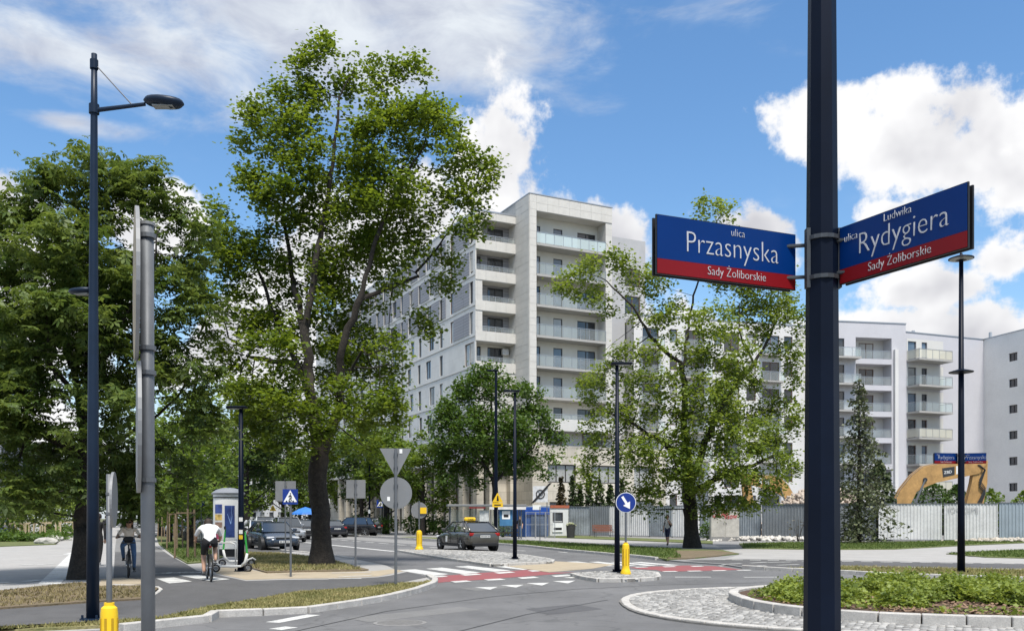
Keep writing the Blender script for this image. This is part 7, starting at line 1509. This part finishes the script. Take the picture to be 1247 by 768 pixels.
cars = [('white hatchback parked right behind the dark blue one', (317, 53), HD, 'hatch', paint('white', (.52, .53, .54), .3, 0), (4.2, 1.76, 1.5)), ('silver SUV with dark bumper parked nearer the traffic lane', (349, 62), HD, 'suv', paint('silver', (.30, .31, .32), .3, .6), (4.5, 1.85, 1.68)), ('white van-like car farther back in the parked row', (322, 68), HD, 'suv', paint('white', (.52, .53, .54), .3, 0), (4.6, 1.85, 1.75)),
        ('silver car behind the cyclist in white, left of the column', (262, 51), HD + R(10), 'hatch', paint('silver', (.30, .31, .32), .3, .6), (4.3, 1.78, 1.5)), ('grey SUV left of the advertising column', (252, 60), HD + R(12), 'suv', paint('grey', (.10, .105, .11), .3, .5), (4.5, 1.85, 1.7)), ('dark car behind the timber stakes beside the path', (226, 72), HD + R(10), 'sedan', paint('black', (.014, .014, .016), .25, .4), (4.6, 1.8, 1.46)), ('white car far back beside the cycle path', (215, 88), HD + R(8), 'hatch', paint('white', (.52, .53, .54), .3, 0), (4.2, 1.76, 1.5)), ('red car far back above the staked saplings', (207, 104), HD + R(8), 'hatch', paint('red', (.22, .02, .02), .3, .2), (4.2, 1.76, 1.5)),
        ('black hatchback driving away, left of the big maple trunk', (366, 70), HU, 'hatch', paint('black', (.014, .014, .016), .25, .4), (4.1, 1.76, 1.5)), ('dark car with red tail lights right of the maple trunk', (402, 77), HU, 'sedan', paint('navyblack', (.010, .012, .022), .25, .4), (4.6, 1.82, 1.45)), ('black SUV parked in the far lay-by beside the lamp post', (432, 80), HU + R(50), 'suv', paint('black', (.014, .014, .016), .25, .4), (4.6, 1.88, 1.7)), ('silver estate far down the street behind the crossing sign', (340, 90), HD, 'wagon', paint('silver', (.30, .31, .32), .3, .6), (4.6, 1.8, 1.48)), ('white car at the left edge behind the planting bed', (2, 74), R(-20), 'hatch', paint('white', (.52, .53, .54), .3, 0), (4.2, 1.76, 1.5)), ('blue car beside the shop front at the left edge', (-8, 63), R(-20), 'hatch', paint('blue', (.02, .06, .18), .3, .2), (4.2, 1.76, 1.5))]
for lb, (px, Yd), hd, kd, pm, dm in cars: make_car(lb, (XA(px, Yd), Yd), hd, kd, pm, *dm)
# ---------------------------------------------------------------- excavators behind the hoarding
m_ex = mat('excavator_yellow', (.40, .235, .085), .6, .05, var=.25, scale=1.2, fine=.12, bscale=8); m_exd = mat('excavator_dark', (.03, .032, .034), .5, var=.2); m_mud = mat('excavator_mud', (.30, .22, .14), .9, var=.3, scale=2)
def excavator(label, px_ref, Yd):
    X0 = XA(px_ref, Yd); root = thing('excavator', label, 'excavator', (X0, Yd, 0)); k = F / 70.0
    def q(px, py): return ((px - 1060) / k, EYE + (HY - py) / k)
    up = [(1082, 622), (1088, 611), (1095, 597), (1109, 579.6), (1123, 569), (1140, 565.4), (1165, 565), (1186, 564.6), (1200, 563)]; lo = [(1190, 576), (1173, 579.6), (1157, 583), (1138, 587), (1123, 593), (1114, 598), (1107, 612), (1100, 625)]
    def plate(pts, t, m, name, par=None, y0=0.0, bev=.03):
        o = [q(*p) for p in pts]; n = len(o); b = MB(); b.add([(x, y0 - t / 2, z) for x, z in o] + [(x, y0 + t / 2, z) for x, z in o], [tuple(range(n)), tuple(range(2 * n - 1, n - 1, -1))] + [(i, (i + 1) % n, n + (i + 1) % n, n + i) for i in range(n)]); return b.build(name, m, par or root, bevel=bev)
    boom = plate(up + lo, .62, m_ex, 'boom'); x, z = q(1156, 574); 
    plate([(1145, 570), (1160, 568), (1160, 578), (1146, 581)], .66, m_exd, 'maker_plate', boom, bev=0); plate([(1162, 567.5), (1167, 567), (1167, 576.5), (1162, 577.4)], .655, m_signw, 'white_plate', boom, bev=0); text_mesh('ZBD', .32, 'plate_text', boom, m_signw, frame3((q(1147, 0)[0], -.335, q(0, 577)[1]), (1, 0, .12), (0, 0, 1)), align='LEFT')
    stick = plate([(1186, 564), (1200.5, 561), (1200, 588), (1195, 615), (1190, 632), (1179, 632), (1176, 612), (1182, 588)], .5, m_ex, 'stick', y0=.02); plate([(1179, 632), (1190, 632), (1194, 640), (1186, 648), (1172, 646), (1168, 638)], 1.1, m_mud, 'bucket')
    MB().tube([(*q(1112, 612), )[:1] + (-.38,) + (q(1112, 612)[1],), (q(1124, 584)[0], -.38, q(1124, 584)[1])], [.10, .06], 10).build('lift_cylinder', m_galv, root); MB().lathe([(.16, -.42), (.16, .42)], (q(1124, 584)[0], 0, q(1124, 584)[1]), 14, ax='y').build('pivot_pin', m_exd, root)
    for j in range(4):
        o = .05 * j; MB().tube([(q(1188, 566)[0] + o, -.33, q(1188, 566)[1]), (q(1196, 572)[0], -.36 - o, q(0, 572)[1]), (q(1190, 584 + 3 * j)[0], -.34, q(0, 584 + 3 * j)[1]), (q(1197, 594 + 2 * j)[0], -.36, q(0, 594 + 2 * j)[1]), (q(1188, 612)[0] + o * 2, -.33, q(0, 612)[1])], .035, 6).build('hose', m_exd, root)
    for j in range(2): MB().tube([(q(p[0], p[1] - 1.5)[0], -.2 + .4 * j, q(p[0], p[1] - 1.5)[1]) for p in up[1:]], .04, 6).build('hydraulic_pipe', m_mud, root)
    # upper body, cab, counterweight, tracks
    MB().box((-.6, 0, 1.75), (4.2, 2.8, 1.1)).build('upper_body', m_ex, root, bevel=.12); MB().box((-2.6, 0, 1.8), (.9, 2.7, 1.3)).build('counterweight', m_exd, root, bevel=.15)
    c = MB().box((.7, -.85, 2.45), (1.6, 1.0, 1.35)).build('cab', m_exd, root, bevel=.06); MB().box((.75, -1.36, 2.6), (1.2, .02, .8)).build('cab_window', m_cglass, c); MB().box((1.52, -.85, 2.6), (.02, .8, .8)).build('cab_window', m_cglass, c)
    MB().lathe([(1.0, .95), (1.0, 1.2)], (-.3, 0, 0), 20).build('slew_ring', m_exd, root)
    for y in (-1.15, 1.15):
        pr = [(-2.1, .15), (-1.8, 0), (1.8, 0), (2.15, .2), (2.15, .7), (1.8, .95), (-1.8, .95), (-2.1, .75)]; b = MB(); n = len(pr); b.add([(x, y - .3, z) for x, z in pr] + [(x, y + .3, z) for x, z in pr], [tuple(range(n)), tuple(range(2 * n - 1, n - 1, -1))] + [(i, (i + 1) % n, n + (i + 1) % n, n + i) for i in range(n)]); t = b.build('track', m_exd, root)
        for j in range(5): MB().lathe([(.2, -.33), (.2, .33)], (-1.5 + j * .75, y, .32), 12, ax='y').build('track_roller', m_mud, t)
    return root
ex = excavator('large yellow excavator with arched boom rising above the white hoarding', 1060, 70.0)
ex2 = copy_tree(ex); ex2.location = (XA(988, 84), 84, 0); ex2.scale = (-.72, .8, .95); ex2['label'] = 'second yellow excavator half hidden between the maple and the foreground post'
# ================================================================ PEOPLE AND BICYCLES
m_skin = mat('skin', (.42, .25, .17), .6, var=.06); m_hair_d = mat('hair_dark', (.03, .02, .015), .7, var=.2, scale=30); m_hair_b = mat('hair_brown', (.12, .07, .035), .7, var=.2, scale=30); m_hair_g = mat('hair_fair', (.30, .21, .11), .7, var=.2, scale=30)
def cloth(n, c): return mat('cloth_' + n, c, .9, var=.12, scale=8, bump=.3, bscale=18)
m_tw, m_tb, m_jean, m_navyt, m_tan, m_wh, m_yel, m_lblue, m_shoe = cloth('white_shirt', (.66, .66, .66)), cloth('black', (.014, .014, .016)), cloth('jeans', (.07, .13, .24)), cloth('navy', (.018, .024, .055)), cloth('cream', (.78, .66, .54)), cloth('light', (.6, .58, .55)), cloth('yellow', (.55, .40, .05)), cloth('light_blue', (.10, .25, .50)), cloth('shoe', (.03, .03, .03))
def skin_body(name, J, bones, mats, parent, hands=True, sub=2):
    """one continuous surface grown over a skeleton; colours by nearest bone. bones: (a, b, material index)"""
    keys = list(J); me = bpy.data.meshes.new(name); me.from_pydata([J[k_][0] for k_ in keys], [(keys.index(a), keys.index(b)) for a, b, _ in bones], [])
    o = bpy.data.objects.new('tmp', me); md = o.modifiers.new('s', 'SKIN'); md.use_smooth_shade = True
    sv = me.skin_vertices[0].data
    for i, k_ in enumerate(keys): r_ = J[k_][1]; sv[i].radius = r_ if isinstance(r_, tuple) else (r_, r_); sv[i].use_root = (k_ == 'pelvis')
    s2 = o.modifiers.new('d', 'SUBSURF'); s2.levels = sub; s2.render_levels = sub
    m2 = eval_mesh(o)
    b = MB(); b.v = [tuple(v.co) for v in m2.vertices]; seg = [(np.array(J[a][0]), np.array(J[c][0]), mi) for a, c, mi in bones]
    for p in m2.polygons:
        c = np.array(p.center); best, bi = 1e9, 0
        for a, e, mi in seg:
            d = e - a; t = np.clip(((c - a) @ d) / (d @ d + 1e-9), 0, 1); dd = np.linalg.norm(c - a - d * t)
            if dd < best: best, bi = dd, mi
        b.f.append(tuple(p.vertices)); b.m.append(bi)
    if hands:
        for s in ('l', 'r'):
            w, h = Vector(J['wrist_' + s][0]), Vector(J['hand_' + s][0]); d = (h - w).normalized(); sd = d.cross(Vector((0, 0, 1)));  sd = sd.normalized() if sd.length > .1 else Vector((1, 0, 0)); cu = sd.cross(d)
            for q in range(4): base = h + sd * (-.024 + .016 * q); ln = (.062, .07, .066, .052)[q]; b.tube([base - d * .02, base + d * ln * .5 - cu * .0, base + d * ln * .85 - cu * .03], [.0095, .009, .007], 5, 0)
            b.tube([h - sd * .03 - d * .03, h - sd * .055 + d * .005, h - sd * .05 + d * .035], [.011, .010, .008], 5, 0)
    ob = b.build(name, mats, parent, smooth=True, recalc=False); return ob
BONES = lambda top, low, shoe, sl, ll: [('pelvis', 'spine', top), ('spine', 'chest', top), ('chest', 'neck', top), ('neck', 'jaw', 0), ('jaw', 'head', 0), ('head', 'crown', 0), ('jaw', 'nose', 0)] + [x for s in 'lr' for x in (('chest', 'sh_' + s, top), ('sh_' + s, 'el_' + s, sl[0]), ('el_' + s, 'wrist_' + s, sl[1]), ('wrist_' + s, 'hand_' + s, 0), ('pelvis', 'hip_' + s, low), ('hip_' + s, 'knee_' + s, ll[0]), ('knee_' + s, 'ankle_' + s, ll[1]), ('ankle_' + s, 'toe_' + s, shoe))]
def joints(pel, sp, ch, nk, hd, sh, el, wr, hn, hp, kn, an, to, fwd, b=1.0, leg=1.0):
    """each limb argument is (left, right)"""
    f_ = Vector(fwd).normalized(); hd = Vector(hd); J = {'pelvis': (pel, (.135 * b, .11 * b)), 'spine': (sp, (.12 * b, .10 * b)), 'chest': (ch, (.14 * b, .11 * b)), 'neck': (nk, .055), 'jaw': (tuple(hd - Vector((0, 0, .05)) + f_ * .015), (.062, .07)), 'head': (tuple(hd + Vector((0, 0, .03))), (.078, .09)), 'crown': (tuple(hd + Vector((0, 0, .10))), (.055, .06)), 'nose': (tuple(hd - Vector((0, 0, .01)) + f_ * .10), .018)}
    for i, s in enumerate('lr'):
        J['sh_' + s] = (sh[i], .062 * b); J['el_' + s] = (el[i], .043 * b); J['wrist_' + s] = (wr[i], .029); J['hand_' + s] = (hn[i], (.038, .02)); J['hip_' + s] = (hp[i], .092 * b * leg); J['knee_' + s] = (kn[i], .062 * leg); J['ankle_' + s] = (an[i], .042); J['toe_' + s] = (to[i], (.045, .03))
    return J
def head_bits(root, hd, fwd, hair, long=False, glasses=False, cap=False):
    hd = Vector(hd); f_ = Vector(fwd).normalized(); s_ = Vector((-f_.y, f_.x, 0)); bm = bmesh.new(); bmesh.ops.create_icosphere(bm, subdivisions=3, radius=.108)
    for v in list(bm.verts):
        c = v.co; fr = c.dot(Vector((f_.x, f_.y, 0)))
        if fr > .035 and c.z < .045: bm.verts.remove(v)
        elif c.z < (-.06 if not long else -.12): bm.verts.remove(v)
    for v in bm.verts:
        v.co.z *= 1.12
        if long and v.co.z < -.02: v.co.z *= 1.9
    me = bpy.data.meshes.new('hair'); bm.to_mesh(me); bm.free(); me.materials.append(hair); me.polygons.foreach_set('use_smooth', [True] * len(me.polygons)); o = link('hair', me, root); o.location = hd + Vector((0, 0, .035)) - f_ * .012
    for s in (-1, 1):
        e = hd + f_ * .082 + s_ * .032 * s + Vector((0, 0, .025)); MB().lathe([(.012, -.004), (.012, .004)], tuple(e), 8).build('eye', m_tb, root); ear = hd + s_ * .088 * s; MB().lathe([(.012, -.03), (.018, 0), (.012, .03)], tuple(ear), 8).build('ear', m_skin, root)
        if glasses: g_ = hd + f_ * .094 + s_ * .034 * s + Vector((0, 0, .026)); MB().box(tuple(g_), (.052, .012, .04), rz=math.atan2(s_.y, s_.x)).build('sunglass_lens', m_tb, root)
    mo = hd + f_ * .088 - Vector((0, 0, .045)); MB().box(tuple(mo), (.045, .012, .012), rz=math.atan2(s_.y, s_.x)).build('mouth', mat('lips', (.35, .12, .10), .6), root)
# ---------------------------------------------------------------- walkers: local frame faces +y
def walker(label, P_, rz, h, top, low, hair, sleeves=(1, 1), bare_leg=False, stride=.28, arms='swing', pack=None, longhair=False, group=None, carry=None, shoe=None):
    root = thing('person', label, 'person', (*P_, .06), rz, group); k = h / 1.75; S = lambda x, y, z: (x * k, y * k, z * k)
    a = stride; arm = .18 if arms == 'swing' else .03
    wl, wr_ = S(-.24, arm + .08, .90), S(.24, -arm + .02, .88); el, er = S(-.235, arm * .1, 1.14), S(.235, -arm * .7, 1.13)
    if arms == 'phone': wr_, er = S(.10, .30, 1.18), S(.23, .03, 1.12)
    if arms == 'strap': wl, el = S(-.13, .16, 1.32), S(-.27, .02, 1.14)
    hl = S(-.24, arm + .14, .82) if arms != 'strap' else S(-.10, .15, 1.38); hr = S(.24, -arm + .06, .80) if arms != 'phone' else S(.07, .36, 1.22)
    J = joints(S(0, 0, .95), S(0, 0, 1.1), S(0, .01, 1.32), S(0, .02, 1.50), S(0, .04, 1.60), (S(-.175, .0, 1.42), S(.175, 0, 1.42)), (el, er), (wl, wr_), (hl, hr), (S(-.09, 0, .90), S(.09, 0, .90)), (S(-.095, a * .62, .49), S(.095, -a * .25, .49)), (S(-.095, a * .85, .09), S(.095, -a * 1.1, .13)), (S(-.10, a * .85 + .16, .035), S(.10, -a * 1.1 + .13, .045)), (0, 1, 0), 1.0)
    mats = [m_skin, top, low, shoe or m_shoe]; bn = BONES(1, 2, 3, (1, 1 if sleeves[1] else 0) if sleeves[0] else (0, 0), (2, 0 if bare_leg else 2)); skin_body('body', J, bn, mats, root); head_bits(root, S(0, .04, 1.60), (0, 1, 0), hair, longhair)
    if pack:
        MB().box(S(0, -.20, 1.24), S(.30, .17, .44)).build('backpack', pack, root, bevel=.05)
        for s in (-1, 1): MB().tube([S(s * .11, -.13, 1.42), S(s * .12, .06, 1.46), S(s * .13, .13, 1.3), S(s * .13, -.08, 1.08)], .02, 6).build('strap', pack, root)
    if carry: MB().box(S(-.26, .2, .62), S(.1, .3, .34)).build('bag', carry, root, bevel=.03)
    return root
walker('man in pale shirt and navy shorts with black bag, walking left of the maple', G(813, 664, .05), R(150), 1.76, m_wh, m_navyt, m_hair_d, (1, 0), True, .24, 'strap', m_tb)
walker('woman in dark top and blue jeans right of the island lamp post', G(633, 654.5, .05), R(170), 1.70, m_tb, m_jean, m_hair_b, (1, 0), False, .12, 'swing', None, True)
walker('man in dark jacket and pale shirt walking toward the viewer by the shrubs', G(483, 649.5, .05), R(185), 1.78, m_tb, m_tb, m_hair_g, (1, 1), False, .22)
walker('person in light blue clothes walking away behind the round sign', G(456.5, 648.5, .05), R(10), 1.72, m_lblue, m_lblue, m_hair_d, (1, 0), False, .18)
walker('person in yellow top just left of the person in light blue', G(448, 648, .05), R(-40), 1.72, m_yel, m_tb, m_hair_d, (1, 0), False, .1)
walker('dark-clad pedestrian mostly hidden behind the tall left lamp post', G(119.5, 688, .06), R(12), 1.75, m_tb, m_tb, m_hair_d, (1, 1), False, .22, shoe=m_wh)
walker('distant pedestrian far up the cycle path behind the short sign post', G(129.5, 660, .06), R(10), 1.75, m_tb, m_navyt, m_hair_d, (1, 0), False, .2)
for i, (px, Yd, rz, tp, lb) in enumerate([(4, 68, 60, m_lblue, 'person in blue sitting out at the shop, left edge'), (17, 70, 200, m_wh, 'person in a light shirt behind the timber guard'), (28, 72, 30, m_wh, 'fair-clad person standing among the young trees'), (11, 66, 150, m_tb, 'dark-clad person nearest the bed at the left edge')]): walker(lb, (XA(px, Yd), Yd), R(rz), 1.7, tp, m_navyt if i % 2 else m_tb, m_hair_b, (1, 0), False, .1)
# ---------------------------------------------------------------- bicycles: local frame rides towards +x
def bicycle(label, P_, rz, frame_m, upright=True):
    root = thing('bicycle', label, 'bicycle', (*P_, .062), rz); wr_, wb = .345, 1.06; xr, xf = -.48, .58
    for x, nm in ((xr, 'wheel'), (xf, 'wheel')):
        w = MB().torus((0, 0, 0), wr_ - .02, .021, 'y', 32, 8).build(nm, m_tyre, root); w.location = (x, 0, wr_); MB().torus((0, 0, 0), wr_ - .045, .011, 'y', 32, 6).build('rim', m_rim, w)
        for j in range(12): a = j * math.pi / 6; MB().tube([(math.cos(a + .2) * .02, .02 * (-1) ** j, math.sin(a + .2) * .02), (math.cos(a) * (wr_ - .05), 0, math.sin(a) * (wr_ - .05))], .0022, 3).build('spoke', m_rim, w)
        MB().lathe([(.022, -.05), (.022, .05)], n=10, ax='y').build('hub', m_rim, w)
    bb = (-.02, 0, .29); st = (-.17, 0, .78); hd0, hd1 = (.40, 0, .86), (.44, 0, .68)
    b = MB(); b.tube([bb, st], .016, 8); b.tube([st, hd0] if not upright else [(-.10, 0, .55), (.42, 0, .74)], .016, 8); b.tube([bb, hd1], .019, 8); b.tube([hd0, hd1], .020, 8)
    for s in (-1, 1): b.tube([bb, (xr, s * .06, wr_)], .010, 6); b.tube([(st[0] + .02, 0, st[2] - .08), (xr, s * .06, wr_)], .009, 6)
    b.build('frame', frame_m, root)
    b = MB()
    for s in (-1, 1): b.tube([(.445, 0, .66), (.47, s * .05, .6), (xf, s * .055, wr_)], .012, 6)
    b.build('fork', frame_m, root); hz = 1.06 if upright else .98
    MB().tube([(.40, 0, .86), (.385, 0, hz)], .014, 8).build('stem', m_black, root)
    MB().tube([(.28, .29, hz + .0), (.40, .24, hz + .03), (.40, 0, hz), (.40, -.24, hz + .03), (.28, -.29, hz)] if upright else [(.42, .30, hz + .02), (.42, 0, hz), (.42, -.30, hz + .02)], .013, 8).build('handlebar', m_black, root)
    for s in (-1, 1): MB().tube([(.33 if upright else .42, s * .20, hz + .015), (.28 if upright else .42, s * .29, hz)], .018, 8).build('grip', m_black, root)
    MB().tube([st, (-.21, 0, .90 if upright else .93)], .013, 8).build('seat_post', m_rim, root); sv = MB(); zs = .92 if upright else .95
    sv.add([(-.34, -.085, zs), (-.34, .085, zs), (-.18, .07, zs + .01), (-.02, .022, zs + .005), (-.02, -.022, zs + .005), (-.18, -.07, zs + .01), (-.34, -.07, zs + .05), (-.34, .07, zs + .05), (-.18, .055, zs + .045), (-.03, .015, zs + .03), (-.03, -.015, zs + .03), (-.18, -.055, zs + .045)], [(0, 1, 2, 3, 4, 5), (6, 7, 8, 9, 10, 11), (0, 1, 7, 6), (1, 2, 8, 7), (2, 3, 9, 8), (3, 4, 10, 9), (4, 5, 11, 10), (5, 0, 6, 11)]); sv.build('saddle', m_black, root)
    MB().lathe([(.09, -.005), (.09, .005)], (bb[0], -.05, bb[2]), 20, ax='y').build('chainring', m_rim, root)
    for s, a in ((1, R(-60)), (-1, R(120))):
        px_, pz = bb[0] + .17 * math.cos(a), bb[2] + .17 * math.sin(a); MB().tube([(bb[0], s * .07, bb[2]), (px_, s * .085, pz)], .011, 6).build('crank', m_rim, root); MB().box((px_, s * .135, pz), (.09, .09, .02)).build('pedal', m_black, root)
    b = MB(); n = 10
    for (x, r_) in ((xr, wr_ + .025), (xf, wr_ + .025)):
        vs = []
        for j in range(n + 1): a = R(25 + 140 * j / n); vs += [(x + r_ * math.cos(a), -.025, wr_ + r_ * math.sin(a)), (x + r_ * math.cos(a), .025, wr_ + r_ * math.sin(a))]
        if upright: b.add(vs, [(2 * j, 2 * j + 2, 2 * j + 3, 2 * j + 1) for j in range(n)])
    if upright: b.build('mudguard', m_black, root, recalc=False)
    MB().box((.50, 0, .92), (.05, .07, .06)).build('headlamp', m_chead, root, bevel=.01); MB().box((-.42 if upright else -.26, 0, .72 if upright else .86), (.03, .06, .05)).build('rear_light', m_ctail, root)
    if upright:
        MB().box((.56, 0, .93), (.24, .34, .03)).build('front_rack', m_black, root); MB().box((.56, 0, 1.02), (.2, .26, .15)).build('basket_bag', m_tb, root, bevel=.05)
    return root
def rider(label, P_, rz, spec, mats, bn, hair, hd, fwd=(1, 0, 0), **kw):
    root = thing('person', label, 'person', (*P_, .062), rz); skin_body('body', spec, bn, mats, root); head_bits(root, hd, fwd, hair, **kw); return root
PW = G(157, 701.8, .06); rzw = math.atan2(-PW[1], -PW[0] - 2.0) + .05
bicycle('city bicycle with front bag ridden toward the viewer on the path', PW, rzw, mat('bike_dark', (.03, .03, .035), .4))
hdw = (.04, 0, 1.44)
J = joints((-.20, 0, .95), (-.17, 0, 1.05), (-.08, 0, 1.20), (-.01, 0, 1.33), hdw, ((-.07, .165, 1.28), (-.07, -.165, 1.28)), ((.08, .27, 1.11), (.08, -.27, 1.11)), ((.25, .28, 1.08), (.25, -.28, 1.08)), ((.30, .285, 1.075), (.30, -.285, 1.075)), ((-.17, .09, .93), (-.17, -.09, .93)), ((.20, .13, .62), (.14, -.16, .84)), ((.01, .13, .24), (-.12, -.135, .50)), ((.13, .13, .19), (.00, -.135, .465)), (1, 0, 0), .95, 1.05)
wr = rider('woman in cream top, jeans and sunglasses cycling toward the viewer', PW, rzw, J, [m_skin, m_tan, m_jean, m_shoe], BONES(1, 2, 3, (1, 0), (2, 2)), m_hair_b, hdw, glasses=True, long=True)
PM = G(255, 706.2, .06); rzm = math.atan2(UY, UX) - .05
bicycle('black sports bicycle ridden away from the viewer past the hoops', PM, rzm, m_black, upright=False)
hdm = (.34, 0, 1.42)
J = joints((-.18, 0, .99), (-.08, 0, 1.11), (.10, 0, 1.27), (.26, 0, 1.36), hdm, ((.12, .20, 1.33), (.12, -.20, 1.33)), ((.30, .30, 1.14), (.30, -.30, 1.14)), ((.40, .30, 1.01), (.40, -.30, 1.01)), ((.44, .29, .995), (.44, -.29, .995)), ((-.15, .10, .96), (-.15, -.10, .96)), ((.20, .13, .66), (.13, -.15, .86)), ((.02, .13, .23), (-.12, -.135, .52)), ((.15, .13, .17), (.01, -.135, .475)), (1, 0, -.1), 1.2, 1.1)
bn = BONES(1, 2, 4, (1, 0), (2, 3)); rider('man in white T-shirt and black shorts cycling away past the bicycle hoops', PM, rzm, J, [m_skin, m_tw, m_tb, m_skin, m_wh], bn, m_hair_d, hdm)

bpy.data.scenes.remove(TMP)
